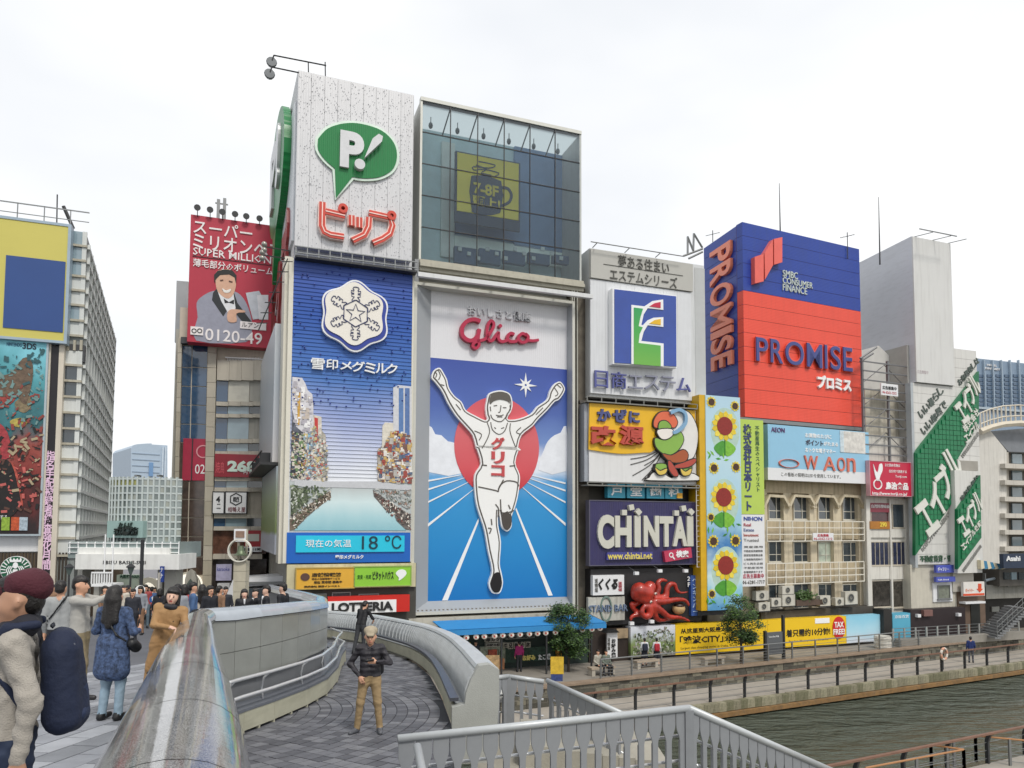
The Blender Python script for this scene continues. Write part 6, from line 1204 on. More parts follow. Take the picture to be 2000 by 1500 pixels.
for (xa, xb) in ((1492, 1500), (1532, 1548), (1583, 1596), (1629, 1644), (1678, 1692)): q = f9.rect(xa, 960, xb, 1200, 0); MB().box(q[0], ZU, -.4, q[2], f9.uv(xa, 955)[1], 0).build('pier', BEI2, OB_)
MB().box(uo0, f9.uv(1500, 962)[1], -.4, uo1, f9.uv(1500, 936)[1], .02).build('lintel', BEI, OB_)
for ci, (xa, xb) in enumerate(cols_):
    b = MB(); P = PX(f9, [(xa-9, 992), (xa+2, 968), (xb-1, 970), (xb+11, 992)], .2); stroke(b, P, .18, .0, .3); b.build('hood', BEI2, OB_)
for ya, yb in ((1018, 1054), (1101, 1140)):
    q = f9.rect(1497, ya, 1692, yb, -.05); MB().box(q[0], q[1], -.4, q[2], q[3], -.05).build('spandrel', BEI, OB_)
WG = mat('dcd7ca', .4, var=.06)
for (ya, yb, nv, nh) in ((1017, 1057, 8, 3), (1101, 1142, 11, 3)):
    q = f9.rect(1498, ya, 1688, yb, .6)
    for i in range(nv+1): u = q[0]+(q[2]-q[0])*i/nv; MB().box(u-.03, q[1], .55, u+.03, q[3], .61).build('frame_upright', WG, OB_)
    for j in range(nh+1): v = q[1]+(q[3]-q[1])*j/nh; MB().box(q[0], v-.03, .56, q[2], v+.03, .62).build('frame_rail', WG, OB_)
s_ = sign(f9, 'notice_sign', 'white notice with red characters hung on the office building frame', 'sign', 1588, 1041, 1628, 1056, .62, .68, WHT2); T(f9, s_, '広告募集', 1597, 1043, 1619, 1048.5, .68, .7, RED, bold=.02); T(f9, s_, '06-6262-1212', 1590, 1050, 1626, 1054.5, .68, .7, RED)
q = f9.rect(1480, 1186, 1700, 1212, .3); MB().box(q[0], q[1], -.4, q[2], f9.uv(1500, 1194, .3)[1], .6).build('canopy', mat('4a4640', .7, var=.3), OB_)
def ac(px, py, w_, h_, label, top=.0):
    t = thing('air_conditioner', label, 'air conditioner', M=f9.M, group='air conditioners outside the office building'); q = f9.rect(px, py, px+w_, py+h_, 1.0)
    MB().box(*q[:2], .65, q[2], q[3], 1.0).build('casing', mat('c4c1b6', .45, var=.08, streak=.2), t); cx_, cy_ = (q[0]*.55+q[2]*.45), (q[1]+q[3])/2; rr_ = min(q[2]-q[0], q[3]-q[1])*.36
    b = MB(); b.ring(cx_, cy_, rr_*.85, rr_, 1.0, 1.03, 20); b.ring(cx_, cy_, rr_*.2, rr_*.3, 1.0, 1.03, 12); b.build('grille', mat('9a988e', .5), t); MB().poly(ell(cx_, cy_, rr_*.85, rr_*.85, 18), .99, 1.006).build('fan', mat('4a4c4c', .5), t)
    MB().box(q[0], q[1]-.06, .3, q[2], q[1], 1.0).build('bracket', M_DK, t)
for a in ((1477, 1155, 24, 18, 'upper of two pale air conditioners at the left end of the office building'), (1482, 1177, 22, 17, 'lower of two pale air conditioners at the left end of the office building'), (1507, 1169, 19, 16, 'air conditioner left of the stacked pair'), (1528, 1145, 23, 16, 'upper unit of the stacked pair of air conditioners'), (1528, 1162, 25, 22, 'lower, larger unit of the stacked pair of air conditioners'), (1602, 1164, 20, 20, 'air conditioner right of the balcony planter'), (1632, 1168, 16, 15, 'small air conditioner between two larger ones'), (1651, 1156, 24, 25, 'rightmost and largest air conditioner')): ac(*a)
t = thing('balcony_planter', 'rusty balcony box with a leafy shrub among the air conditioners', 'planter', M=f9.M); q = f9.rect(1556, 1173, 1610, 1184, 1.0); MB().r(q, .3, 1.0).build('box', mat('5a4a40', .8, var=.3), t); b = MB()
for k in range(420): c1 = f9.uv(1572+rnd.gauss(0, 8), 1164+rnd.gauss(0, 5), .8); z = rnd.uniform(.3, 1.1); a = rnd.uniform(0, 6); s__ = .07; b.add([(c1[0]+s__*math.cos(a), c1[1]+s__*math.sin(a), z), (c1[0]-s__*math.sin(a), c1[1]+s__*math.cos(a), z+.04), (c1[0]-s__*math.cos(a), c1[1]-s__*math.sin(a), z), (c1[0]+s__*math.sin(a), c1[1]-s__*math.cos(a), z-.04)], [(0, 1, 2, 3)])
stuff(b.build('leaves', mat('3f5a26', .6, var=.4, vs=6), t))
# ================================================================== narrow building with the red food sign
fN = Face(1700, 50.2, 4300, 1000); NB = thing('narrow_building', 'narrow pale tiled building under an empty steel billboard frame', 'building', M=fN.M); TL = mat('d6d3cb', .5, var=.08, vs=1, streak=.25)
q = fN.rect(1694, 880, 1782, 1215, 0); MB().box(q[0], ZU, -8, q[2], fN.uv(1694, 850)[1], 0).build('wall', TL, NB)
for x in (1694, 1740, 1770): w_ = 8 if x != 1740 else 3; qq = fN.rect(x, 975, x+w_, 1205, .15); MB().r(qq, 0, .15).build('pier', TL, NB)
for y0, y1 in ((1033, 1050), (1107, 1132)):
    for k in range(2): qq = fN.rect(1694+k*44, y0, 1737+k*44, y1, .12); MB().r(qq, 0, .12).build('spandrel_panel', TL, NB)
for (x0, y0, x1, y1, g) in ((1700, 982, 1738, 1032, mat('4a2a2e', .15, var=.4, vs=2, spec=.8)), (1742, 984, 1766, 1031, G_DARK), (1700, 1058, 1768, 1105, mat('2f3650', .1, var=.6, vs=2, spec=.8)), (1702, 1134, 1740, 1187, mat('3a3632', .08, var=.8, vs=3, spec=.9)), (1743, 1134, 1768, 1187, mat('4a4640', .08, var=.8, vs=3, spec=.9))): window(fN, NB, x0, y0, x1, y1, .02, cols=1 if x1-x0 < 60 else 8, gl=g, fr=mat('b7afa0', .5), w_=.05)
MB().r(fN.rect(1699, 982, 1739, 1000, .12), .04, .12).build('window_banner', mat('8a3a48', .4), NB); T(fN, NB, '台湾料理味仙', 1702, 985, 1737, 992, .12, .15, PURE)
s_ = sign(fN, 'price_sign', 'small orange and crimson sign with the price 290 in a window', 'sign', 1700, 1018, 1738, 1033, .15, .22, mat('b0742a', .4, var=.2, vs=3)); T(fN, s_, '290', 1719, 1020, 1732, 1029, .22, .25, mat('e8d050', .4), bold=.03)
s_ = sign(fN, 'food_sign', 'crimson sign with a white rooster emblem and food company name', 'sign', 1699, 900, 1779, 967, .5, .8, mat('bf1f40', .4, var=.03), frame=.04, fm_=mat('cfa0a8', .4))
T(fN, s_, '鳥治食品', 1730, 941, 1774, 956, .8, .84, PURE, bold=.035); T(fN, s_, 'http://www.toriji.co.jp/', 1704, 960, 1772, 968, .8, .83, PURE, bold=.01); T(fN, s_, 'まだ固め名物は', 1729, 905, 1758, 911, .8, .82, PURE); T(fN, s_, '自分宛で調達する', 1737, 917, 1771, 923, .8, .82, PURE); T(fN, s_, 'Toriji.com', 1749, 928, 1771, 934, .8, .82, PURE)
MB().poly(sp2(PX(fN, [(1706, 906), (1710, 918), (1715, 922), (1718, 908), (1723, 906), (1724, 918), (1720, 928), (1717, 938), (1713, 938), (1709, 926)], .85), 3), .8, .85).build('rooster_emblem', PURE, s_); c1 = fN.uv(1714, 946, .82); b = MB(); b.ring(c1[0], c1[1], .34, .42, .8, .85, 24, sx=1, sy=.85); b.build('oval_emblem', PURE, s_)
# empty billboard frame
BF = thing('steel_scaffold', 'empty grey steel billboard frame with crossing braces above the food sign', 'steel frame', M=fN.M); MF = mat('77787a', .5, .3)
q = fN.rect(1686, 706, 1780, 886, .4)
for u in (q[0], (q[0]*.48+q[2]*.52), q[2]-.35, q[2]): MB().box(u-.07, q[1]-.8, .3, u+.07, q[3]+.25, .45).build('upright', MF, BF)
for i in range(11): v = q[1]+(q[3]-q[1])*i/10; MB().box(q[0], v-.04, .42, q[2], v+.04, .5).build('rail', MF, BF)
for i in range(4):
    va, vb = q[1]+(q[3]-q[1])*i/4, q[1]+(q[3]-q[1])*(i+1)/4
    for a, c in ((q[0], (q[0]+q[2])/2), (q[2], (q[0]+q[2])/2)): MB().tube([(a, va, .2), (c, vb, .2)], .03, 5).build('brace', MF, BF)
MB().r(fN.rect(1690, 760, 1778, 850, -.3), -7.5, -.3).build('wall_behind', mat('c3bdae', .6, var=.2, streak=.4), BF); MB().r(fN.rect(1690, 850, 1778, 880, -.35), -7.5, -.35).build('window_behind', mat('6d6a62', .3, var=.6, vs=2), BF)
MB().poly(PX(fN, [(1684, 706), (1700, 690), (1716, 675), (1732, 690), (1758, 718), (1758, 760), (1684, 760)], -1), -5, -1).build('gable_behind', mat('c9c8c4', .6, var=.08), BF)
b = MB(); 
for a, c in (((1680, 700), (1712, 678)), ((1680, 706), (1705, 690))): p, r_ = fN.uv(*a, .3), fN.uv(*c, .3); MB().tube([(*p, .3), (*r_, .3)], .08, 5).build('roof_strut', MF, BF)
s_ = sign(fN, 'notice_sign', 'white notice with dark characters hung high on the empty billboard frame', 'sign', 1721, 748, 1754, 771, .5, .58, WHT2); T(fN, s_, '広告募集中', 1724, 753, 1751, 760, .58, .6, BLACK, bold=.01); T(fN, s_, '06-6262-1212', 1724, 763, 1751, 768, .58, .6, RED)
# ================================================================== grey tower and the diagonal green sign
fW = main_face(1785); GTW = thing('grey_tower', 'tall blank pale grey signboard tower with a lamp frame on its roof', 'building', M=fW.M)
uw0 = fW.uv(1784, 600)[0]; uw1 = fW.uv(1858, 600)[0]; zw1 = fW.uv(1776, 461)[1]; zw0 = fW.uv(1787, 746)[1]; zw1 = fW.uv(1784, 462)[1]; nW = Vector((660-1000, 1400, 0)).normalized(); cW = fW.w(uw0, 0); pl = [cW, fW.w(uw1, 0), fW.w(uw1, 0)+nW*16, cW+nW*16]
MB().poly([(p.x, p.y) for p in pl], zw0, zw1).build('tower', mat('ccced4', .45, .05, var=.05, vs=.3, streak=.1), GTW, M=fW.M.inverted()); MB().box(uw0, zw0, 0, uw1, zw1-.05, .1).build('front_sheet', mat('d2d2d0', .5, var=.04, vs=.3, streak=.12), GTW)
T(fW, GTW, '広告募集中', 1792, 722, 1813, 729, .1, .11, mat('bdb0b4', .5))
b = thing('roof_lamp_bar', 'thin lamp frame jutting from the grey tower roof', 'lamp bar', M=fW.M)
a = fW.uv(1795, 448, 1.2); MB().box(a[0], a[1], 1.2, fW.uv(1868, 463, 1.2)[0], a[1]+.06, 1.26).build('bar', M_STEEL, b)
for x in (1785, 1820, 1850): p = fW.uv(x, 465, 0)[0]; MB().tube([(p, zw1, -.1), (p+.4, a[1], 1.2)], .03, 5).build('arm', M_STEEL, b)
AB = thing('diagonal_sign_building', 'white panelled building front with diagonal green bands and slanting white katakana', 'building', M=fW.M)
q = fW.rect(1787, 750, 1912, 1100, -.1); zab = fW.uv(1790, 1103, -.1)[1]; zat = fW.uv(1787, 748, -.1)[1]; za2 = fW.uv(1862, 680, -.1)[1]; ue = fW.uv(1912, 850, -.1)[0]; PNL = mat('d3d2ce', .45, var=.05, vs=.6, streak=.15)
ny = 22
for i in range(ny):
    v0_, v1_ = zab+(za2-zab)*i/ny, zab+(za2-zab)*(i+1)/ny; ul = q[0] if v1_ <= zat+.3 else uw1+.02
    MB().box(ul, v0_+.008, -.5, ue, v1_-.008, -.1).build('panel', PNL, AB)
MB().box(q[0]+.02, zab, -9, ue-.02, za2-.05, -.5).build('core', mat('aaa9a4', .6), AB); MB().box(q[0]-.25, zab-.2, -.5, q[0]-.01, zat, -.05).build('edge_strip', mat('aeb4b8', .4, .2), AB)
GRB = mat('0f6a42', .35, var=.12, vs=.8); band = [(1788, 884), (1912, 725), (1912, 826), (1872, 894), (1869, 970), (1788, 1085)]
def band_poly(f, pts, root, z, pitch=9):
    P = PX(f, pts, z); MB().poly(P, z-.25, z).build('green_field', GRB, root)
    us = [p[0] for p in P]; vs = [p[1] for p in P]; b = MB()
    def clipbox(u0_, u1_, v0_, v1_): # small tiles inside the band
        c = ((u0_+u1_)/2, (v0_+v1_)/2)
        return all(in_poly(x, y, P) for x, y in ((u0_, v0_), (u1_, v0_), (u1_, v1_), (u0_, v1_)))
    st_ = .36; u = min(us)
    while u < max(us):
        v = min(vs)
        while v < max(vs):
            if clipbox(u, u+st_, v, v+st_): b.box(u+.02, v+.02, z, u+st_-.02, v+st_-.02, z+.05+.02*rnd.random())
            v += st_
        u += st_
    stuff(b.build('green_tiles', mat('12774a', .3, var=.15, vs=1), root))
band_poly(fW, band, AB, .1)
def diag(f, root, s, x0, y0, x1, y1, h, z, m, th=.2, bold=.03, split=True):
    """characters climbing a diagonal line, each upright but sheared along it"""
    a, c = Vector(f.uv(x0, y0, z)), Vector(f.uv(x1, y1, z)); d = c-a; n = len(s); H = h
    v_, f_, wh = None, None, None; ang = math.atan2(d.y, d.x); cw = d.length/n
    for i, ch in enumerate(s):
        p = a+d*(i/n); text(root, ch, (0, 0, cw*.88, H), z, z+th, m, name='letter' if split else 'lettering', bold=bold, M=Matrix.Translation((p.x, p.y, 0)) @ Matrix.Rotation(ang, 4, 'Z'))
AW = mat('d8d8d0', .4, var=.03)
MD = Matrix(((1, 0, 0, 0), (.5, 1, 0, 0), (0, 0, 1, 0), (0, 0, 0, 1)))
def shear_txt(f, root, s, pts, z, th, m, bold=.03):
    """text mapped on a parallelogram given by its photographed corners: bottom left, bottom right, top left"""
    o = Vector(f.uv(*pts[0], z)); ex = Vector(f.uv(*pts[1], z))-o; ey = Vector(f.uv(*pts[2], z))-o; n = len(s)
    for i, ch in enumerate(s):
        q = o+ex*(i/n); e = ex/n*.92
        text(root, ch, (0, 0, 1, 1), 0, 1, m, name='letter', bold=bold, M=Matrix(((e.x, ey.x, 0, q.x), (e.y, ey.y, 0, q.y), (0, 0, th, z), (0, 0, 0, 1))))
shear_txt(fW, AB, 'エイブル', [(1812, 1050), (1878, 912), (1796, 985)], .12, .14, AW, .03)
shear_txt(fW, AB, 'エイブル', [(1880, 830), (1914, 757), (1868, 790)], .12, .14, AW, .03)
shear_txt(fW, AB, '株式会社', [(1884, 846), (1912, 806), (1878, 832)], .12, .1, AW, .02); shear_txt(fW, AB, 'エイブル', [(1886, 866), (1912, 832), (1882, 852)], .12, .1, AW, .02)
SG = mat('55605a', .4); shear_txt(fW, AB, 'いい暮らし', [(1798, 819), (1843, 763), (1794, 803)], -.1, .06, SG, .02); shear_txt(fW, AB, 'いい部屋で', [(1803, 851), (1849, 791), (1799, 836)], -.1, .06, SG, .02)
shear_txt(fW, AB, 'お部屋探しは', [(1873, 754), (1912, 706), (1870, 742)], -.1, .06, SG, .02); shear_txt(fW, AB, 'http://www.able.co.jp', [(1802, 1078), (1866, 992), (1798, 1070)], -.1, .03, mat('8a8a86', .4)); shear_txt(fW, AB, 'www.able.co.jp', [(1880, 896), (1913, 848), (1877, 889)], -.1, .03, mat('8a8a86', .4))
T(fW, AB, '不動産賃貸・管理', 1800, 1085, 1870, 1098, -.1, .05, mat('4a6a54', .4))
MB().r(fW.rect(1871, 899, 1910, 918, 0), -.1, .0).build('small_panel', mat('9a968e', .5), AB)
# second green sign, lower right
fX = Face(1872, 51.9, 4400, 1000); s_ = thing('diagonal_sign', 'smaller white sign with a green diagonal band at the right end of the row', 'sign', M=fX.M)
q = fX.rect(1870, 918, 1918, 1117, .5); MB().box(q[0], fX.uv(1871, 1120, .5)[1], -.2, q[2], fX.uv(1870, 918, .5)[1], .4).build('board', PNL, s_)
band_poly(fX, [(1871, 995), (1915, 928), (1917, 1050), (1871, 1112)], s_, .6); shear_txt(fX, s_, 'エイブル', [(1882, 1050), (1919, 985), (1874, 1012)], .62, .12, AW, .03); shear_txt(fX, s_, 'エイブル保証', [(1880, 1075), (1916, 1022), (1876, 1066)], .62, .1, AW, .02); shear_txt(fX, s_, '店舗物件は', [(1878, 980), (1912, 933), (1875, 970)], .42, .1, SG, .02); shear_txt(fX, s_, 'www.able-hosho.com', [(1882, 1118), (1917, 1068), (1880, 1112)], .42, .03, mat('8a8a86', .4))
MB().box(q[0]+.3, ZU+3.2, -.4, q[2]-.1, fX.uv(1870, 918, .5)[1]-.3, -.2).build('supporting_wall', mat('b9b5ac', .6, var=.1), s_)
# ground floors at the right end
GF = thing('street_front', 'beige low shop fronts under the green diagonal sign with small blue signs', 'shop front', M=fW.M); CR2 = mat('c6c1b3', .6, var=.1, streak=.25)
MB().r(fW.rect(1780, 1103, 1872, 1270, -.3), -6, -.3).build('wall', CR2, GF); MB().r(fW.rect(1822, 1138, 1860, 1176, -.25), -.35, -.22).build('window_surround', WHT2, GF); window(fW, GF, 1831, 1143, 1855, 1170, -.2, cols=1, gl=mat('7f8478', .2, var=.3, vs=4))
MB().r(fW.rect(1872, 1140, 1925, 1270, -.2), -6, -.2).build('brick_wall', mat('6d5a4c', .7, var=.2), GF); MB().r(fW.rect(1896, 1180, 1914, 1235, -.18), -.5, -.15).build('doorway', mat('1f2220', .3), GF); MB().r(fW.rect(1886, 1176, 1925, 1180, .3), -.3, .3).build('door_canopy', WHT2, GF)
for k, (x0, y0, x1, y1, tx) in enumerate(((1829, 1104, 1866, 1119, 'ギャラリー'), (1829, 1127, 1866, 1137, 'Cafe Bond'))): s_ = sign(fW, 'wall_sign', ('upper small violet blue sign with a tree mark', 'lower small violet blue sign with a cup mark')[k], 'sign', x0, y0, x1, y1, .0, .2, mat('4a56b0', .4)); T(fW, s_, tx, x0+3, y0+4, x0+24, y1-3, .2, .23, PURE)
s_ = sign(fW, 'arrow_sign', 'white and orange sign with a red downward arrow by the brick doorway', 'sign', 1882, 1137, 1923, 1165, .1, .3, mat('e0dcd6', .4)); P = PX(fW, [(1911, 1140), (1917, 1140), (1917, 1150), (1920, 1150), (1914, 1157), (1908, 1150), (1911, 1150)], .33); MB().poly(P, .3, .33).build('arrow', mat('d8502a', .4), s_); MB().r(fW.rect(1882, 1160, 1923, 1164, .33), .3, .32).build('orange_band', mat('d8502a', .4), s_); T(fW, s_, 'ギャラリー', 1886, 1150, 1903, 1157, .3, .32, mat('d8704a', .4))
# ================================================================== far right: hotel, apartment block, bridge with stairs
fH = Face(1950, 150, 5200, 760); H = thing('hotel_tower', 'distant slate blue hotel tower with small lettering near its top', 'building', M=fH.M); q = fH.rect(1909, 702, 2100, 1000, 0); MB().box(q[0], -3, -20, q[2], fH.uv(1909, 700)[1], 0).build('wall', mat('8194a8', .5, var=.06), H)
T(fH, H, 'HOTEL', 1930, 710, 1949, 714, 0, .4, WHT2, bold=.02); T(fH, H, 'MONTEREY', 1922, 716, 1955, 720, 0, .4, WHT2, bold=.02)
for r_ in range(8):
    for c_ in range(6):
        x = 1912+c_*17; y = 731+r_*8; MB().r(fH.rect(x, y, x+12, y+5, .2), -.1, .15).build('window', mat('51657c', .2, var=.1), H)
for c_ in range(7): x = 1909+c_*17-2; MB().r(fH.rect(x, 703, x+1.2, 800, .5), 0, .5).build('fin', mat('a4b4c2', .5), H)
MB().r(fH.rect(1909, 794, 2100, 798, .6), 0, .6).build('band', mat('a9b6c0', .5), H)
fQ = Face(1940, 66, 5200, 1000); Q = thing('apartment_building', 'beige apartment building with balconies and a sloping roof at the right edge', 'building', M=fQ.M)
MB().poly(PX(fQ, [(1913, 1250), (1913, 842), (1935, 842), (1966, 880), (1966, 1250)], 0), -14, 0).build('wall', mat('d0cdc6', .6, var=.06, streak=.2), Q); MB().poly(PX(fQ, [(1935, 842), (2060, 832), (2060, 885), (1970, 882)], -.5), -14, -.5).build('roof', mat('7c8086', .6, var=.15), Q)
MB().r(fQ.rect(1960, 880, 2060, 1250, -1.5), -14, -1.5).build('recess_wall', mat('6a655e', .6, var=.2), Q)
for i in range(8):
    y = 905+i*32.5; q = fQ.rect(1963, y, 2060, y+9, .5); MB().r(q, -1.5, .5).build('balcony', mat('c6c1b7', .6, var=.08, streak=.2), Q); MB().r(fQ.rect(1964, y-22, 1970, y, -.4), -1.5, -.4).build('pier', mat('b5b0a6', .6), Q); MB().r(fQ.rect(1977, y-19, 1996, y, -1.4), -1.5, -1.38).build('window', G_PALE, Q)
t = thing('roof_railing', 'curved white service gangway with railings on the roof at the right edge', 'railing', M=fQ.M); b = MB()
P = [fQ.uv(x, y, .5) for x, y in ((1915, 828), (1935, 820), (1960, 814), (1990, 812), (2040, 816))]
for dy in (0, 1.0): MB().tube([(p[0], p[1]+dy, .5) for p in P], .07, 5).build('rail', mat('d0c8b8', .4), t)
for i in range(14): s__ = i/13*(len(P)-1.001); k = int(s__); p = Vector(P[k]).lerp(Vector(P[k+1]), s__-k); MB().box(p.x-.05, p.y-.5, .45, p.x+.05, p.y+1, .55).build('post', mat('d0c8b8', .4), t)
MB().tube([(p[0], p[1]-.7, .4) for p in P], .3, 6).build('girder', mat('cfc6b4', .5), t)
fR_ = Face(1960, 55, 5200, 1150); t = thing('far_bridge', 'weathered concrete bridge end with dark shops beneath at the right edge', 'bridge', M=fR_.M)
MB().r(fR_.rect(1926, 1143, 2100, 1170, 1), -8, 1).build('parapet', mat('8a8982', .7, var=.2, streak=.4), t); MB().r(fR_.rect(1922, 1170, 2100, 1262, -1), -8, -1).build('dark_front', mat('2a2624', .5, var=.3), t); MB().r(fR_.rect(1938, 1185, 1952, 1195, -.9), -1, -.9).build('notice_board', mat('a8aaa4', .5), t); b = MB()
for x in (1924, 1950, 1968): MB().r(fR_.rect(x, 1120, x+2, 1146, 1.1), .9, 1.1).build('rail_post', M_STEEL, t)
MB().tube([(*fR_.uv(1924, 1134, 1.1), 1.1), (*fR_.uv(1960, 1126, 1.1), 1.1), (*fR_.uv(2040, 1132, 1.1), 1.1)], .1, 8).build('top_rail', mat('a8b4bc', .4, .4), t)
t = thing('striped_awning', 'small blue and cream striped awning at the foot of the right hand buildings', 'awning', M=fR_.M)
for i in range(7): P = PX(fR_, [(1918+i*6, 1094+i*1.2), (1924+i*6, 1095+i*1.2), (1920+i*7+6, 1110), (1920+i*7-1, 1112)], 2); MB().poly(P, 1.6, 1.9).build('stripe', mat('3f7fa4' if i % 2 else 'd8cfb4', .6), t)
t = thing('shop_sign', 'dark blue shop sign with a pale script at the right edge', 'sign', M=fR_.M); MB().r(fR_.rect(1960, 1082, 2060, 1110, 2.5), 2.2, 2.5).build('board', mat('26344a', .5, var=.3, vs=3), t); T(fR_, t, 'Asahi', 1966, 1086, 1993, 1096, 2.5, 2.55, PURE, bold=.02)
t = thing('shop_block', 'dark grey shop storeys with air conditioners below the apartment block', 'shop front', M=fR_.M); MB().r(fR_.rect(1952, 1110, 2100, 1145, 1.5), -4, 1.5).build('wall', mat('5a5650', .6, var=.3), t)  # wall in a dark warm grey, tone varied at random
for i in range(3): MB().r(fR_.rect(1962+i*14, 1118, 1972+i*14, 1132, 1.6), 1.5, 1.6).build('window', G_PALE if i % 2 else G_DARK, t)
st2 = thing('staircase', 'grey metal stairs climbing to the bridge at the right edge', 'stairs'); 
for i in range(13):
    q = at(1948+i*5, 1246-i*4.6, 49); MB().box(-.15, 0, -.06, .25, 2.2, .06).build('step', mat('8a8c8e', .5, .3), st2, M=Matrix.Translation(q))
    if i % 2 == 0: MB().tube([q, q+Vector((0, 0, 1.05))], .025, 5).build('post', M_STEEL, st2)
a, c = at(1948, 1246, 49), at(2013, 1186, 49)
for h in (.35, .7, 1.05): MB().tube([a+Vector((0, 0, h)), c+Vector((0, 0, h))], .025, 5).build('rail', M_STEEL, st2)
# ================================================================== quayside shops, banner, trees
AW_ = thing('shop_awning', 'long bright blue awning over the quayside restaurant', 'awning', M=f4.M); BLA = mat('2f86c4', .6, var=.08, vs=1, streak=.1, grime='2a6a94')
a, c, e, g_ = f4.uv(845, 1213, .8), f4.uv(1152, 1199, .8), f4.uv(868, 1243, 2.6), f4.uv(1186, 1224, 2.6); zt_, zb2 = a[1], e[1]
b = MB(); n = 9
for i in range(n):
    x0, x1, y0, y1 = a[0]+(c[0]-a[0])*i/n, a[0]+(c[0]-a[0])*(i+1)/n, e[0]+(g_[0]-e[0])*i/n, e[0]+(g_[0]-e[0])*(i+1)/n
    m = MB(); m.add([(x0, zt_, .8), (x1, zt_, .8), (y1, zb2+.3, 2.5), (y0, zb2+.3, 2.5), (x0, zt_-.05, .75), (x1, zt_-.05, .75), (y1, zb2+.25, 2.45), (y0, zb2+.25, 2.45)], [(0, 3, 2, 1), (4, 5, 6, 7), (0, 1, 5, 4), (1, 2, 6, 5), (2, 3, 7, 6), (3, 0, 4, 7)]); fixn(m.build('cloth_panel', BLA, AW_))
    MB().box(y0, zb2, 2.44, y1, zb2+.27, 2.5).build('valance', BLA, AW_)
MB().tube([(c[0], zt_, .8), (g_[0], zb2+.25, 2.5)], .04).build('edge_bar', M_STEEL, AW_)
lan = None
for i, (x, y) in enumerate([(894, 1246), (911, 1245), (930, 1244), (946, 1243), (966, 1242), (982, 1241), (999, 1240), (1016, 1239), (1034, 1238), (1050, 1237), (1066, 1236), (1085, 1235), (1138, 1230), (1156, 1229), (1172, 1227)]):
    q = f4.uv(x, y, 2.3); p = f4.w(q[0], q[1], 2.3)
    if lan is None:
        lan = thing('paper_lantern', 'leftmost white paper lantern hanging under the blue awning', 'lantern', loc=tuple(p), group='white paper lanterns under the blue awning')
        m = MB(); m.ball((0, 0, 0), .15, 1, 1, .95, k=12); m.build('shade', mat('e2dcd2', .5, var=.05, emit=.15), lan, smooth=True); MB().box(-.05, -.16, -.05, .05, -.13, .05).build('mark', mat('b0483a', .5), lan); MB().box(-.04, -.04, .13, .04, .04, .2).build('cap', BLACK, lan)
    else: dup(lan, loc=tuple(p), label='%s white paper lantern from the left under the blue awning' % ('', 'second', 'third', 'fourth', 'fifth', 'sixth', 'seventh', 'eighth', 'ninth', 'tenth', 'eleventh', 'twelfth', 'third last', 'second last', 'rightmost')[i])
RS = thing('restaurant', 'dark open fronted restaurant crowded with boards and signs under the blue awning', 'shop front', M=f4.M)
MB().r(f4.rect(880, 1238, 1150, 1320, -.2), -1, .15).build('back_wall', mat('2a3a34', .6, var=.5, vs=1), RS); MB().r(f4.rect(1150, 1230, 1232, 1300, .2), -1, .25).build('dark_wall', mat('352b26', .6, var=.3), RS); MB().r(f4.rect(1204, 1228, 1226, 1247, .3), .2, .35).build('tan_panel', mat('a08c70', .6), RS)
for tx, x0, y0, x1, y1, c1, c2 in (('串カツ', 949, 1245, 977, 1255, 'b8b4a8', '2a2420'), ('お好み焼', 950, 1257, 978, 1264, 'b8b4a8', '2a2420'), ('鉄板焼・道頓堀店', 988, 1240, 1044, 1249, '9aa09a', '2a2420'), ('焼', 984, 1256, 992, 1265, 'cfc9b8', '2a2420'), ('兄', 993, 1256, 1002, 1268, 'cfc9b8', '2a2420'), ('貴', 1004, 1255, 1013, 1267, 'cfc9b8', '2a2420'), ('の', 1017, 1255, 1025, 1266, 'cfc9b8', '2a2420'), ('店', 1027, 1254, 1036, 1265, 'cfc9b8', '2a2420'), ('特価', 906, 1256, 919, 1264, 'c9b83a', '5a3020'), ('たこ', 895, 1257, 905, 1270, 'c9a0a0', '7a2030'), ('居酒屋', 975, 1270, 983, 1285, 'a0b09a', '2a5a30'), ('生ビール', 944, 1282, 957, 1304, 'd8dcd0', '4a7a30')):
    w_ = mat(c1, .5, var=.05); MB().r(f4.rect(x0, y0, x1, y1, .5), .2, .5).build('sign_board', w_, RS); T(f4, RS, tx if x1-x0 > 9 else vt(tx), x0+1, y0+1, x1-1, y1-1, .5, .54, mat(c2, .5), bold=.03)
for x0, y0, x1, y1, c in ((924, 1266, 990, 1300, '9aa08c'), (956, 1270, 972, 1285, 'b05038'), (990, 1268, 1100, 1296, '2f4a3c'), (948, 1291, 968, 1312, 'b8a078'), (970, 1288, 988, 1310, 'c98a60'), (920, 1280, 940, 1300, '4a5058'), (1088, 1258, 1098, 1290, 'c98a2a')): MB().r(f4.rect(x0, y0, x1, y1, .6), .15, .35+rnd.random()*.3).build('menu_board', mat(c, .6, var=.7, vs=6), RS)
T(f4, RS, 'お好み', 1021, 1280, 1046, 1291, .7, .78, mat('e8d87a', .5), bold=.03); T(f4, RS, 'たこ焼', 1052, 1278, 1076, 1290, .7, .78, PURE, bold=.02)
s_ = sign(f4, 'hanging_banner', 'white vertical hanging sign with black calligraphy under a small black roof', 'sign', 1186, 1236, 1206, 1286, .6, .75, WHT2); T(f4, s_, vt('お好み焼'), 1194, 1248, 1203, 1284, .75, .78, BLACK, bold=.03); T(f4, s_, vt('道頓堀'), 1187, 1246, 1192, 1270, .75, .78, TG); MB().poly(PX(f4, [(1180, 1236), (1188, 1230), (1203, 1230), (1209, 1235)], .9), .5, 1.0).build('roof', BLACK, s_)
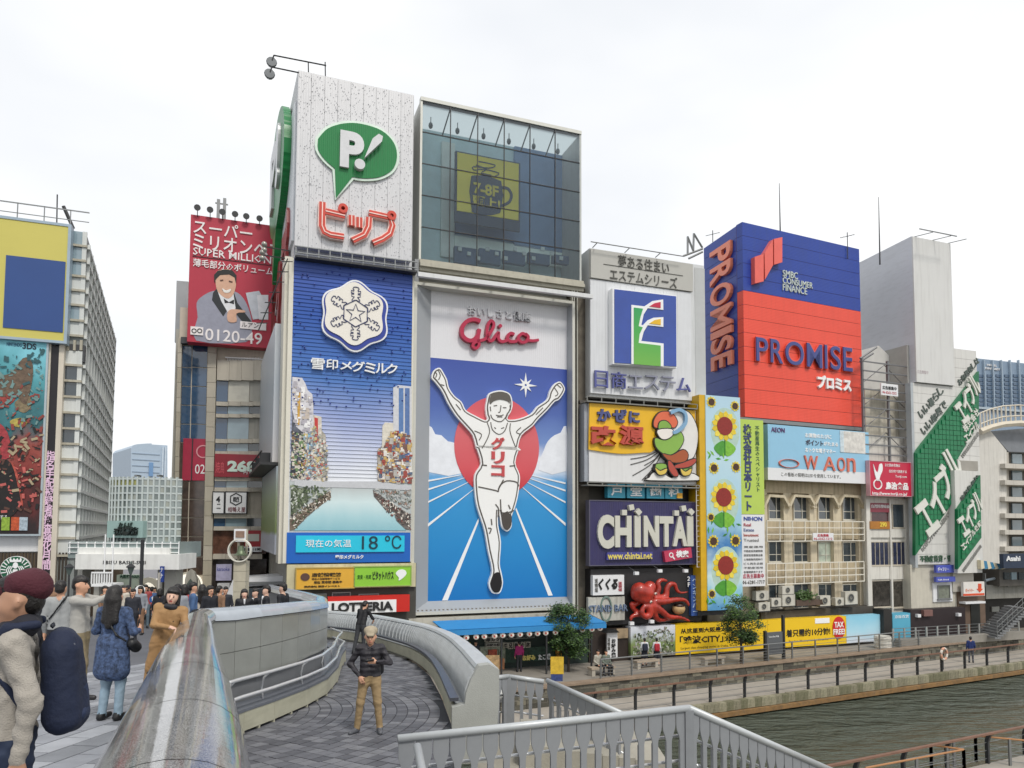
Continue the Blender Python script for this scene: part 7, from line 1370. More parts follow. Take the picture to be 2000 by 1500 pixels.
for k in range(4): MB().box(f4.uv(890+k*88, 1300, 2.3)[0], ZU, 2.25, f4.uv(890+k*88, 1300, 2.3)[0]+.08, zb2, 2.33).build('post', M_DK, RS)
# outdoor clutter
for k, (x, y, c, lb) in enumerate([(902, 1300, '6a4a3a', 'brown bicycle heap at the wall end'), (962, 1306, 'b99a70', 'tan menu stand outside the restaurant')]): 
    q = on_z(x, y+16, ZU); t = thing('menu_stand', ('low brown menu stand beside the end of the curved white wall', 'tan menu stand outside the restaurant')[k], 'menu stand', loc=tuple(q)); MB().box(-.35, -.05, .1, .35, .05, 1.1).build('board', mat(c, .6, var=.6, vs=8), t); MB().box(-.35, -.2, 0, -.3, .2, .1).build('foot', M_DK, t); MB().box(.3, -.2, 0, .35, .2, .1).build('foot', M_DK, t)
q = on_z(1088, 1330, ZU); t = thing('poster_stand', 'yellow poster on a stand by the stone wall coping', 'poster', loc=tuple(q)); MB().box(-.33, -.04, .35, .33, .04, 1.2).build('board', mat('d8b43a', .5, var=.35, vs=6), t); MB().box(-.3, -.045, .0, .28, .045, .33).build('text_panel', mat('3a4a80', .5, var=.5, vs=9), t)
# long banner
fb = main_face(1232); s_ = thing('yellow_banner', 'long yellow hoarding along the quay with Chinese lettering and a red tax free disc', 'banner', M=fb.M)
def seg(x0, x1, m, nm, top=0, out=.5): q0, q1 = fb.uv(x0, 1282, out), fb.uv(x1, 1282, out); v0_ = fb.uv(1320, 1279, out)[1]; v1_ = fb.uv(1320, 1220, out)[1]+top; return MB().box(q0[0], v0_, -.1, q1[0], v1_, out).build(nm, m, s_)
YB = mat('e8c01e', .45, var=.03); seg(1232, 1319, ramp_mat([(0, '8a7f80'), (.25, '5e6f40'), (.55, '7d8f58'), (.8, 'c4cad2'), (1, 'd8dce4')], ZU, ZU+1.8, noise=.5, ns=(1.5, 1.5, 1)), 'photo_panel'); seg(1319.5, 1500, YB, 'yellow_panel'); seg(1500.5, 1654, YB, 'yellow_panel')
seg(1654.5, 1728, ramp_mat([(0, 'd8d4dc'), (.5, 'b0d8e8'), (1, '8cc8e0')], ZU, ZU+1.8, noise=.4, ns=(1, 1, 1)), 'blue_panel'); seg(1745, 1780, mat('58a8c4', .45, var=.05), 'cyan_panel', 0); seg(1780.5, 1888, mat('2c2224', .6, var=.1), 'black_panel', .2); seg(1728, 1744, mat('2a2826', .5, var=.2), 'pillar', .3, .8)
scatter(fb, s_, [(1240, 1240), (1300, 1226), (1316, 1240), (1316, 1278), (1236, 1280)], 320, ('4a5a38', '7a8a5a', '3a4434', '9aa088', '8a8078', 'b4b8b0'), .05, .2, .52)
T(fb, s_, '从这里到大阪最大级', 1330, 1228, 1430, 1238, .5, .52, BLACK, bold=.02); T(fb, s_, '「难波CITY」走', 1328, 1243, 1440, 1259, .5, .52, BLACK, bold=.02); T(fb, s_, 'Largest class shopping center in Osaka, World', 1330, 1264, 1440, 1270, .5, .51, mat('4a4020', .5)); T(fb, s_, '着只需约10分钟!', 1536, 1230, 1622, 1245, .5, .52, BLACK, bold=.02); T(fb, s_, 'From here. We can proceed to the tax free', 1541, 1251, 1618, 1256, .5, .51, mat('4a4020', .5))
c1 = fb.uv(1639, 1223, .55); MB().poly(ell(c1[0], c1[1]-.1, .52, .72, 28), .5, .55).build('disc', mat('c8282a', .4), s_); T(fb, s_, 'TAX', 1630, 1215, 1648, 1226, .55, .58, PURE, bold=.02); T(fb, s_, 'FREE!', 1628, 1229, 1650, 1240, .55, .58, PURE, bold=.02); MB().r(fb.rect(1592, 1208, 1620, 1218, .52), .5, .53).build('logo_plate', PURE, s_); T(fb, s_, '京阪百货', 1748, 1202, 1775, 1208, .5, .52, PURE)
for x, y in ((1793, 1200), (1872, 1198)): MB().r(fb.rect(x, y, x+6, y+6, .73), .5, .73).build('notice', WHT2, s_)
MB().r(fb.rect(1805, 1192, 1822, 1204, .73), .5, .73).build('notice', mat('7a5a54', .5), s_)
q = on_z(1513, 1290, ZU); t = thing('information_board', 'grey information board on two dark posts in front of the yellow banner', 'notice board', loc=tuple(q)); ang = RY
MB().box(-.62, -.05, .35, .62, .05, 1.65).build('board', mat('5c5f62', .4, var=.05), t, M=Matrix.Rotation(ang, 4, 'Z')); 
for x in (-.72, .72): MB().box(x-.07, -.08, 0, x+.07, .08, 1.75 if x < 0 else 2.6).build('post', M_DK, t, M=Matrix.Rotation(ang, 4, 'Z'))
text(t, 'Tonbori River Walk', (-.5, 1.35, .3, 1.45), .06, .07, PURE, M=Matrix.Rotation(ang, 4, 'Z') @ Matrix.Rotation(R(90), 4, 'X'))
# fence in front of the black hoarding
t = thing('steel_fence', 'pale steel fence in front of the black hoarding at the right', 'fence', M=fb.M); q0, q1 = fb.uv(1745, 1250, 1.6)[0], fb.uv(1990, 1230, 1.6)[0]
for i in range(13): u = q0+(q1-q0)*i/12; MB().box(u-.05, ZU, 1.55, u+.05, ZU+1.15, 1.62).build('post', mat('a8aaa6', .4, .2), t)
for v in (.3, .5, .7, .9, 1.12): MB().box(q0, ZU+v, 1.58, q1, ZU+v+.04, 1.6).build('rail', M_STEEL, t)
MB().box(q0, ZU, 1.7, q1, ZU+.5, 2.2).build('base_wall', mat('8e8a82', .7, var=.15), t)
t = thing('white_tank', 'white ribbed water barrel standing by the terrace railing on the right', 'barrel', loc=(*L_(W0, 17.5, .9), ZU)); MB().lathe((0, 0, 0), [(.5, 0), (.53, .1), (.5, .2), (.53, .35), (.5, .5), (.53, .65), (.48, .8)], 16).build('drum', mat('cfccc2', .5, var=.1, streak=.3), t)
# lifebuoy
p = on_plane(1842, 1277, E0+NR*.15+Vector((0, 0, 0)), NR); t = thing('lifebuoy', 'pale orange and white lifebuoy on the lower walkway railing', 'lifebuoy', M=Matrix.Translation(p) @ Matrix.Rotation(RY, 4, 'Z'))
b = MB(); k = 24
for s__ in range(8):
    m = MB(); m.tube([(.27*math.cos(2*math.pi*(s__+j/4)/8), -.05, .33*math.sin(2*math.pi*(s__+j/4)/8)) for j in range(5)], .075, 8); m.build('segment', mat('d8cfc4' if s__ % 2 else 'cf9a80', .5), t, smooth=True)
MB().box(-.06, .02, -.95, .06, .12, .4).build('stand', M_DK, t)
# benches on the terrace
for k, (x, y) in enumerate(((1262, 1304), (1392, 1298), (1175, 1318))):
    t = thing('stone_bench', ('stone bench between the two schoolgirls and the railing', 'stone bench below the young tree with small white lamps', 'stone bench under the two seated people')[k], 'bench', M=Matrix.Translation(on_z(x, y, ZU)) @ Matrix.Rotation(RY, 4, 'Z'), group='stone benches on the terrace')
    MB().box(-.75, -.22, .34, .75, .22, .44).build('seat', mat('a89a88', .7, var=.1), t)
    for x_ in (-.6, .6): MB().box(x_-.1, -.18, 0, x_+.1, .18, .34).build('leg', mat('b0a99c', .7, var=.1), t)
# trees
LM = [mat('2c451f', .55, var=.3, vs=3), mat('3c5a26', .5, var=.3, vs=3), mat('1f3418', .6, var=.3, vs=3), mat('54702e', .5, var=.3, vs=3)]
def tree(label, p, top, cz, rx, rz_, n, seed):
    rr = random.Random(seed); t = thing('young_tree', label, 'tree', loc=tuple(p)); BK = mat('4a4038', .9, var=.3, vs=6)
    MB().tube([(0, 0, 0), (.04, 0, cz*.5), (-.03, .03, cz), (.02, 0, top*.92)], [.075, .06, .045, .015], 8).build('trunk', BK, t); cl = []
    for i in range(26):
        z = cz-rz_*.75+(rz_*1.7)*rr.random()**.9; h = (z-(cz-rz_))/(2*rz_); r_ = rx*max(.15, math.sin(math.pi*min(1, max(.05, h*.92)))**.7)*rr.uniform(.65, 1.12); a = rr.uniform(0, 6.28); e = Vector((r_*math.cos(a), r_*math.sin(a), z)); s0 = Vector((0, 0, max(cz*.45, z-.6)))
        MB().tube([s0, s0.lerp(e, .5)+Vector((0, 0, .1)), e], [.028, .018, .006], 5).build('branch', BK, t)
        for j in range(4): cl.append(s0.lerp(e, rr.uniform(.45, 1.05))+Vector((rr.gauss(0, .14), rr.gauss(0, .14), rr.gauss(0, .12))))
    b = MB()
    for i in range(n):
        c_ = cl[rr.randrange(len(cl))]; q = c_+Vector((rr.gauss(0, .15), rr.gauss(0, .15), rr.gauss(0, .11))); s__ = rr.uniform(.04, .085); d = Vector((rr.gauss(0, 1), rr.gauss(0, 1), rr.gauss(-.2, .6))).normalized(); e1 = d.orthogonal().normalized()*s__*.45
        b.add([q-d*s__, q+e1, q+d*s__, q-e1], [(0, 1, 2, 3)], rr.choice((0, 0, 1, 1, 2, 3)))
    stuff(b.build('foliage', LM, t))
tree('bushy young street tree partly covering the right end of the blue awning', on_z(1110, 1312, ZU), 3.9, 2.1, 1.22, 1.6, 9500, 3)
tree('thin young street tree in front of the yellow banner', on_z(1447, 1297, ZU), 3.7, 2.35, 1.08, 1.35, 6500, 5)
# ================================================================== foreground of the bridge
GRAN = None
def granite():
    m = bpy.data.materials.new('polished_granite'); m.use_nodes = True
    n = m.node_tree.nodes; l = m.node_tree.links.new; b = n['Principled BSDF']
    t = n.new('ShaderNodeTexCoord')
    v = n.new('ShaderNodeTexNoise'); v.inputs['Scale'].default_value = 130; v.inputs['Detail'].default_value = 3; l(t.outputs['Object'], v.inputs['Vector'])
    r = n.new('ShaderNodeValToRGB'); e = r.color_ramp.elements; e[0].position = .36; e[0].color = (.075, .075, .075, 1); e[1].position = .64; e[1].color = (.42, .42, .415, 1); l(v.outputs[0], r.inputs[0])
    z = n.new('ShaderNodeTexNoise'); z.inputs['Scale'].default_value = 2.2; z.inputs['Detail'].default_value = 5; l(t.outputs['Object'], z.inputs['Vector'])
    mr = n.new('ShaderNodeMapRange'); mr.inputs[1].default_value = .3; mr.inputs[2].default_value = .7; mr.inputs[3].default_value = .72; mr.inputs[4].default_value = 1.1; l(z.outputs[0], mr.inputs[0])
    s_ = n.new('ShaderNodeVectorMath'); s_.operation = 'SCALE'; l(r.outputs[0], s_.inputs[0]); l(mr.outputs[0], s_.inputs['Scale']); l(s_.outputs[0], b.inputs['Base Color'])
    r3 = n.new('ShaderNodeMapRange'); r3.inputs[1].default_value = .35; r3.inputs[2].default_value = .7; r3.inputs[3].default_value = .06; r3.inputs[4].default_value = .2; l(z.outputs[0], r3.inputs[0]); l(r3.outputs[0], b.inputs['Roughness'])
    b.inputs['Specular IOR Level'].default_value = .7; b.inputs['Coat Weight'].default_value = .5; b.inputs['Coat Roughness'].default_value = .06
    bp = n.new('ShaderNodeBump'); bp.inputs['Strength'].default_value = .12; bp.inputs['Distance'].default_value = .02
    z4 = n.new('ShaderNodeTexNoise'); z4.inputs['Scale'].default_value = 5; z4.inputs['Detail'].default_value = 2; l(t.outputs['Object'], z4.inputs['Vector']); l(z4.outputs[0], bp.inputs['Height']); l(bp.outputs[0], b.inputs['Normal'])
    return m
GRAN = granite()
DKJ = mat('2a2826', .7); M_CAP = mat('a9b0b8', .22, var=.12, vs=2, spec=.8, coat=.5)
M_PANEL = mat('8f918c', .28, var=.14, vs=1.2, bump=.08, bs=90, spec=.7, coat=.25)
bw = thing('bridge_parapet', 'stone parapet with a thick polished granite tube that bends into a panelled curved wall', 'parapet', loc=(0, 0, 0))
axis = [(-.93, 1.6, 1.14, .53), (-1.38, 2.75, 1.14, .52), (-1.87, 3.95, 1.14, .50), (-2.44, 5.35, 1.13, .46), (-3.07, 6.85, 1.12, .41), (-3.78, 8.5, 1.11, .34), (-4.43, 10.1, 1.08, .27), (-4.96, 11.4, 1.05, .21), (-5.1, 12.0, 1.03, .19)]
def lerp4(a, b_, t): return tuple(a[i]+(b_[i]-a[i])*t for i in range(4))
def cap_seg(A, B, name, m, seg=4, k=28):
    mb = MB(); rings = []
    d = Vector((B[0]-A[0], B[1]-A[1], 0)).normalized(); nrm = Vector((d.y, -d.x, 0))
    for i in range(seg+1):
        p = lerp4(A, B, i/seg)
        rings.append([(p[0]+nrm.x*p[3]*math.cos(2*math.pi*j/k), p[1]+nrm.y*p[3]*math.cos(2*math.pi*j/k), p[2]-p[3]*.78+p[3]*.78*math.sin(2*math.pi*j/k)) for j in range(k)])
    vs = [q for g in rings for q in g]; fs = [(i*k+j, i*k+(j+1) % k, (i+1)*k+(j+1) % k, (i+1)*k+j) for i in range(seg) for j in range(k)]
    mb.add(vs, fs); o = mb.build(name, m, bw, smooth=True); fixn(o); return o
for A, B in zip(axis, axis[1:]):
    L0 = math.dist(A[:2], B[:2]); g = .006/L0
    cap_seg(lerp4(A, B, g), lerp4(A, B, 1-g), 'coping_tube', GRAN)
    d = Vector((B[0]-A[0], B[1]-A[1], 0)).normalized(); q = Vector((d.y, -d.x, 0))*.12
    cap_seg((A[0], A[1], A[2]-.012, A[3]*.98), (B[0], B[1], B[2]-.012, B[3]*.98), 'joint_core', DKJ, 1)
    mb = MB(); mb.poly([(A[0]-q.x, A[1]-q.y), (B[0]-q.x, B[1]-q.y), (B[0]+q.x, B[1]+q.y), (A[0]+q.x, A[1]+q.y)], -1.6, min(A[2], B[2])-.3); mb.build('tube_base', M_PANEL, bw)
# curved wall
cw = [(400, 12.0, 1190, 1215), (460, 12.7, 1186, 1212), (510, 13.3, 1182, 1205), (552, 14.0, 1179, 1200), (583, 14.7, 1176, 1196), (607, 15.4, 1174, 1193), (625, 16.2, 1173, 1190), (640, 17.2, 1172, 1187)]
pts = []
for px, Z, yt, yc in cw:
    a = at(px, yc, Z); t_ = at(px, yt, Z); pts.append((a.x, a.y, a.z, t_.z))
pts += [(-4.75, 18.6, .42, .62), (-5.6, 20.4, .35, .55), (-6.9, 22.8, .25, .45), (-8.6, 26.2, .1, .3)]
def off(i, d):
    a = Vector(pts[max(i-1, 0)][:2]); b_ = Vector(pts[min(i+1, len(pts)-1)][:2]); t_ = (b_-a).normalized(); nn = Vector((t_.y, -t_.x)); return (pts[i][0]+nn.x*d, pts[i][1]+nn.y*d)
zb = lambda i: (-.34 if i < 6 else -.34-.06*(i-5))
for i in range(len(pts)-1):
    P, Q = pts[i], pts[i+1]
    for lv in (0, 1):
        ta, tb_ = P[2], Q[2]; ba, bb = zb(i), zb(i+1); ma_, mb_ = (ta+ba)/2, (tb_+bb)/2
        z = ((ta-.008, tb_-.008, ma_+.005, mb_+.005), (ma_-.005, mb_-.005, ba, bb))[lv]
        f0, f1, g0, g1 = Vector(off(i, .0)), Vector(off(i+1, .0)), Vector(off(i, -.1)), Vector(off(i+1, -.1))
        e = (f1-f0).normalized()*.005; f0 += e; g0 += e; f1 -= e; g1 -= e
        mb = MB(); mb.add([(*f0, z[2]), (*f1, z[3]), (*f1, z[1]), (*f0, z[0]), (*g0, z[2]), (*g1, z[3]), (*g1, z[1]), (*g0, z[0])], [(0, 1, 2, 3), (7, 6, 5, 4), (3, 2, 6, 7), (0, 4, 5, 1), (1, 5, 6, 2), (4, 0, 3, 7)])
        fixn(mb.build('panel', M_PANEL, bw))
    # cap
    k = 8; rr = []
    for (j, X) in ((i, P), (i+1, Q)):
        row = []
        for s_ in range(k+1):
            a_ = math.pi*s_/k; c0 = Vector(off(j, -.17+.2*math.cos(a_))); row.append((c0.x, c0.y, X[2]+.01+(X[3]-X[2]-.01)*math.sin(a_)))
        rr.append(row)
    mb = MB(); mb.add(rr[0]+rr[1], [(s_, s_+1, k+2+s_, k+1+s_) for s_ in range(k)])
    fixn(mb.build('coping_tube', M_CAP, bw, smooth=True))
    # core and dark recess below
    mb = MB(); a0, a1, b0, b1 = off(i, -.06), off(i+1, -.06), off(i, -.3), off(i+1, -.3)
    mb.add([(*a0, -2), (*a1, -2.2), (*b1, -2.2), (*b0, -2), (*a0, P[2]), (*a1, Q[2]), (*b1, Q[2]), (*b0, P[2])], [(0, 3, 2, 1), (4, 5, 6, 7), (0, 1, 5, 4), (1, 2, 6, 5), (2, 3, 7, 6), (3, 0, 4, 7)])
    fixn(mb.build('wall_core', mat('6f7174', .6, var=.1), bw))
# bench along the curved wall
bpx = [(455, 1444), (476, 1434), (536, 1410), (601, 1381), (639, 1359), (660, 1333), (667, 1306), (664, 1280), (652, 1262)]
BB = [ramp_px(*p) for p in bpx]; BB[-2:] = [BB[-3]+Vector((-.25, 1.6, -.1)), BB[-3]+Vector((-1.0, 3.2, -.2))]
bn = thing('curved_bench', 'curved bench with cream front and grey slab top along the inner ramp wall', 'bench', loc=tuple(BB[1]))
off0 = Vector(BB[1]); M_CREAM = mat('b9b7a2', .6, var=.12, vs=2, streak=.35, grime='7c7a66'); M_SLAB = mat('6a6e76', .5, var=.12, vs=3)
def ribbon(P, i, d0, d1, z0, z1):
    def o2(j, d):
        a = P[max(j-1, 0)]; b_ = P[min(j+1, len(P)-1)]; t_ = Vector((b_.x-a.x, b_.y-a.y)).normalized(); return Vector((P[j].x+t_.y*d, P[j].y-t_.x*d))
    mb = MB(); c = [o2(i, d0), o2(i+1, d0), o2(i+1, d1), o2(i, d1)]; zz = [P[i].z, P[i+1].z, P[i+1].z, P[i].z]
    e = (c[1]-c[0]).normalized()*.004; c[0] += e; c[3] += e; c[1] -= e; c[2] -= e
    mb.add([(*c[j], zz[j]+z0) for j in range(4)]+[(*c[j], zz[j]+z1) for j in range(4)], [(0, 3, 2, 1), (4, 5, 6, 7), (0, 1, 5, 4), (1, 2, 6, 5), (2, 3, 7, 6), (3, 0, 4, 7)]); return mb
def dense(P, k):
    out = []
    for a, b_ in zip(P, P[1:]):
        for i in range(k): out.append(a.lerp(b_, i/k))
    return out+[P[-1]]
BD = dense(BB, 2)
Mi = Matrix.Translation(-off0)
for i in range(len(BB)-1):
    fixn(ribbon(BB, i, 0, -.05, .05, .36).build('front_panel', M_CREAM, bn, M=Mi))
    fixn(ribbon(BB, i, .01, -.42, .365, .41).build('seat_slab', M_SLAB, bn, M=Mi))
    fixn(ribbon(BB, i, -.42, -1.1, .2, .3).build('back_slab', M_SLAB, bn, M=Mi))
    fixn(ribbon(BB, i, -.2, -.3, -.05, .1).build('plinth', mat('7d7d78', .7), bn, M=Mi))
for i in range(1, len(BD)-1):
    p = BD[i]; a = BD[i+1]-BD[i-1]; t_ = Vector((a.x, a.y)).normalized()
    mb = MB(); mb.box(-.02, .0, -.0, .02, .07, .07); mb.build('bracket', M_CREAM, bn, M=Mi @ Matrix.Translation(p) @ Matrix.Rotation(math.atan2(t_.y, t_.x), 4, 'Z'))
hr = thing('bench_rail', 'double stainless tube rail curving above the bench of the inner ramp wall', 'railing', loc=tuple(off0))
M_INOX = mat('d8dadc', .25, .35, var=.05)
def offp(P, j, d, z):
    a = P[max(j-1, 0)]; b_ = P[min(j+1, len(P)-1)]; t_ = Vector((b_.x-a.x, b_.y-a.y)).normalized(); return Vector((P[j].x+t_.y*d, P[j].y-t_.x*d, P[j].z+z))
BDD = dense(BB, 4)
for nm, d, z in (('upper_tube', -.12, .88), ('lower_tube', -.05, .60)):
    MB().tube([offp(BDD, j, d, z) for j in range(len(BDD))], .032, 8).build(nm, M_INOX, hr, M=Mi, smooth=True)
for j in range(3, len(BDD)-1, 5):
    MB().tube([offp(BDD, j, -.22, .36), offp(BDD, j, -.26, .6), offp(BDD, j, -.22, .78), offp(BDD, j, -.12, .87)], .018, 6).build('stanchion', M_INOX, hr, M=Mi, smooth=True)
# outer flared white wall
ow = thing('ramp_outer_wall', 'white curved flaring wall with closely spaced ribs on the outer side of the ramp', 'wall', loc=tuple(OB[-1]))
Mo = Matrix.Translation(-OB[-1]); M_WH = mat('b9bdbf', .45, var=.08, vs=1.5, streak=.22, grime='83857f'); M_WH2 = mat('a7abad', .5, var=.08, vs=1.5)
def smooth_path(P, k):
    out = []
    for i in range(len(P)-1):
        p0, p1, p2, p3 = P[max(i-1, 0)], P[i], P[i+1], P[min(i+2, len(P)-1)]
        for s_ in range(k):
            t = s_/k; out.append(.5*((2*p1)+(-p0+p2)*t+(2*p0-5*p1+4*p2-p3)*t*t+(-p0+3*p1-3*p2+p3)*t**3))
    return out+[P[-1]]
OW = smooth_path([Vector((OB[0].x-2.2, OB[0].y+3, rz_ramp(OB[0].y+3))), Vector((OB[0].x-.9, OB[0].y+1.0, rz_ramp(OB[0].y+1)))]+OB, 6)
OW = [Vector((p.x, p.y, rz_ramp(p.y))) for p in OW]
def prof(i, lst):
    a = OW[max(i-1, 0)]; b_ = OW[min(i+1, len(OW)-1)]; t_ = Vector((b_.x-a.x, b_.y-a.y)).normalized(); nn = Vector((-t_.y, t_.x))
    return [(OW[i].x+nn.x*d, OW[i].y+nn.y*d, OW[i].z+z) for d, z in lst]
def sweep(i0, i1, lst, name, m, closed=True, smooth=False):
    k = len(lst); vs = []; 
    for i in range(i0, i1+1): vs += prof(i, lst)
    fs = [(a*k+j, a*k+(j+1) % k, (a+1)*k+(j+1) % k, (a+1)*k+j) for a in range(i1-i0) for j in range(k)]
    fs += [tuple(range(k-1, -1, -1)), tuple(range((i1-i0)*k, (i1-i0)*k+k))]
    mb = MB(); mb.add(vs, fs); return fixn(mb.build(name, m, ow, M=Mo, smooth=smooth))
nO = len(OW)-1
sweep(0, nO, [(-.02, .06), (.04, .06), (.04, .36), (-.02, .36)], 'kick_panel', mat('b9b7a2', .6, var=.12, vs=2, streak=.3, grime='7c7a66'))
sweep(0, nO, [(-.05, .44), (.10, .44), (.10, .50), (-.05, .50)], 'bench_rail', mat('5b5e66', .35, .5))
sweep(0, nO, [(.06, .0), (.5, .0), (.5, .36), (.06, .36)], 'plinth', M_WH2)
c_ = [(.24, .36), (.23, .5), (.25, .65), (.30, .8), (.38, .93), (.46, .99)]
sweep(0, nO, c_+[(.56, .99), (.50, .36)], 'wall_shell', M_WH2, smooth=False)
sweep(0, nO, [(.40, .985), (.44, 1.04), (.62, 1.06), (.78, 1.0), (.78, .93), (.5, .93)], 'coping', M_WH)
for i in range(0, nO, 1):
    for s_ in (.25, .75):
        pr0 = [Vector(q) for q in prof(i, [(d-.035, z) for d, z in c_])]; pr1 = [Vector(q) for q in prof(i+1, [(d-.035, z) for d, z in c_])]
        pa = [a.lerp(b_, s_) for a, b_ in zip(pr0, pr1)]
        bk0 = [Vector(q) for q in prof(i, [(d+.01, z) for d, z in c_])]; bk1 = [Vector(q) for q in prof(i+1, [(d+.01, z) for d, z in c_])]
        pb = [a.lerp(b_, s_) for a, b_ in zip(bk0, bk1)]
        tv = (OW[i+1]-OW[i]).normalized()*.018; k = len(pa)
        vs = [p-tv for p in pa]+[p+tv for p in pa]+[p+tv for p in pb]+[p-tv for p in pb]
        fs = []
        for j in range(k-1): fs += [(j, j+1, k+j+1, k+j), (k+j, k+j+1, 2*k+j+1, 2*k+j), (2*k+j, 2*k+j+1, 3*k+j+1, 3*k+j), (3*k+j, 3*k+j+1, j+1, j)]
        mb = MB(); mb.add(vs, fs); fixn(mb.build('rib', M_WH, ow, M=Mo))
# end pier of the outer wall
p = OW[-1]; pe = MB()
pe.poly([(-.02, -.6), (-.02, .36), (.2, .4), (.22, .6), (.3, .82), (.4, 1.0), (.44, 1.06), (.62, 1.08), (.80, .98), (.80, .4), (.72, -.6)], -.11, .11)
tt = (OW[-1]-OW[-3]); ang = math.atan2(tt.y, tt.x)
pe.build('end_pier', mat('a3a5a0', .6, var=.1, bump=.3, bs=60), ow, M=Matrix.Rotation(ang, 4, 'Z') @ Matrix.Rotation(R(90), 4, 'Z') @ Matrix.Rotation(R(90), 4, 'X'))

# ---- stair railings with Y balusters
M_RAIL = mat('b8bcbe', .38, .15, var=.05, vs=3, streak=.12, grime='8d8f8c'); M_BAL = mat('8f9296', .45, .1, var=.06, vs=4, streak=.2, grime='6e6f6c')
def ybal(w_, h):
    """one flat plate that is wide at the top and narrows to a bar below"""
    t = w_*.465; s_ = w_*.19; pts = [(-t, h), (-t, h*.84)]
    for i in range(1, 6): a = i/5; pts.append((-t+(t-s_)*(3*a*a-2*a*a*a), h*.84-h*.22*a))
    pts.append((-s_, 0)); pts += [(-x, y) for x, y in pts[::-1]]
    b = MB(); b.poly(pts, -.012, .012); b.box(-s_*.8, 0, -.05, s_*.8, h*.62, -.01); return b
def y_rail(name, label, P, h, pitch, r=.052, inner=True, lean=0):
    root = thing(name, label, 'railing', loc=tuple(P[0]-Vector((0, 0, h)))); o0 = P[0]-Vector((0, 0, h))
    for A, B in zip(P, P[1:]):
        MB().tube([A-o0, B-o0], r, 16).build('top_tube', M_RAIL, root, smooth=True)
        d = B-A; Lh = Vector((d.x, d.y, 0)).length; n = max(2, int(Lh/pitch)); ang = math.atan2(d.y, d.x); pitch_z = d.z/Lh
        w_ = Lh/n
        for i in range(n):
            q = A.lerp(B, (i+.5)/n); b = ybal(w_, h-.05)
            b.v = [(x, y+x*pitch_z*(1 if y > h*.5 else 1), z) for x, y, z in b.v]
            M = Matrix.Translation(q-o0-Vector((0, 0, h))) @ Matrix.Rotation(ang, 4, 'Z') @ Matrix.Rotation(R(90), 4, 'X')
            b.build('baluster', M_BAL, root, M=M)
        nn = Vector((d.y, -d.x, 0)).normalized()
        if inner:
            for hh in (.42, .78): MB().tube([A-o0-Vector((0, 0, hh))-nn*.12, B-o0-Vector((0, 0, hh))-nn*.12], .024, 8).build('inner_handrail', M_INOX, root, smooth=True)
        MB().box(0, -.04, -h, Lh, .04, -h+.06).build('bottom_rail', M_BAL, root, M=Matrix.Translation(A-o0) @ Matrix.Rotation(ang, 4, 'Z') @ Matrix(((1,0,0,0),(0,1,0,0),(pitch_z,0,1,0),(0,0,0,1))))
    for q in P[1:-1]: MB().box(-.06, -.06, -h, .06, .06, -.02).build('corner_post', M_BAL, root, M=Matrix.Translation(q-o0))
    return root
A1 = at(777, 1437+6, 9.3); B1 = at(1345, 1378+5, 10.7); C1 = at(1640, 1512, 12.7)
y_rail('stair_railing', 'nearest white tube railing with Y shaped plates, bending downhill at its corner', [A1, B1, C1], 1.12, .215, .052)
A2 = at(815, 1458, 9.0); B2 = A2+Vector((.50, -2.0, -.55))
y_rail('stair_railing', 'short white tube railing heading towards the viewer at the bottom centre', [A2, B2], 1.0, .2, .052, inner=False)
A3 = at(951, 1325, 15.4); B3 = at(993, 1321, 16); C3 = at(1062, 1331, 16)
y_rail('stair_railing', 'small white tube railing with two bends beside the round white lamps', [A3, B3, C3], 1.1, .19, .05)
A4 = at(1069, 1329, 15.6); B4 = at(1215, 1394, 13.6)
y_rail('stair_railing', 'white tube railing sloping down behind the nearest railing', [A4, B4], 1.1, .25, .05)
# landing, steps and flank of the stairs
st = thing('staircase', 'pale concrete landing and steps going down behind the white railings', 'stairs', loc=(-.7, 9.4, -2))
MS = Matrix.Translation((.7, -9.4, 2)); M_CONC = mat('a09c90', .8, var=.15, vs=1, bump=.3, bs=30)
MB().poly([(-.84, 8.0), (2.5, 8.8), (2.62, 10.9), (1.6, 16.4), (-.1, 16.4), (-1.0, 12.4), (-.72, 9.5)], -2.6, -2.05).build('landing', M_CONC, st, M=MS)
for i in range(11):
    q = B1.lerp(C1, i/10); MB().box(q.x, q.y-.4, -2.4-i*.17-.3, q.x+.36, q.y+2.3, -2.05-i*.17-.1).build('step', M_CONC, st, M=MS)
for i in range(9):
    MB().box(.2+i*.3, 13.6-i*.02, -2.9, .5+i*.3, 15.4, -1.9+.13*(8-i)*.25).build('step', M_CONC, st, M=MS)
# white globe lamps
M_GL = mat('d9dad8', .35, var=.04)
for i, (px, py, r, lb) in enumerate([(994, 1353, .115, 'right one of the round white lamps behind the small bent railing'), (974, 1352, .1, 'middle one of the round white lamps, half hidden by the plates'), (956, 1356, .1, 'left one of the round white lamps next to the wall end')]):
    q = at(px, py, 18.5); g = thing('globe_lamp', lb, 'lamp', loc=(q.x, q.y, ZU+.0), group='round white lamps')
    MB().lathe((0, 0, 0), [(r*1.1, q.z-ZU-.16), (r*1.25, q.z-ZU-.05), (r*1.1, q.z-ZU+.12), (r*.7, q.z-ZU+.2), (.01, q.z-ZU+.22)], 16).build('globe', M_GL, g, smooth=True)
    MB().tube([(0, 0, 0), (0, 0, q.z-ZU-.1)], .05).build('pole', M_DK, g)
    MB().lathe((0, 0, 0), [(r*.9, q.z-ZU-.24), (r*1.15, q.z-ZU-.16)], 16).build('base', mat('77797a', .5), g)
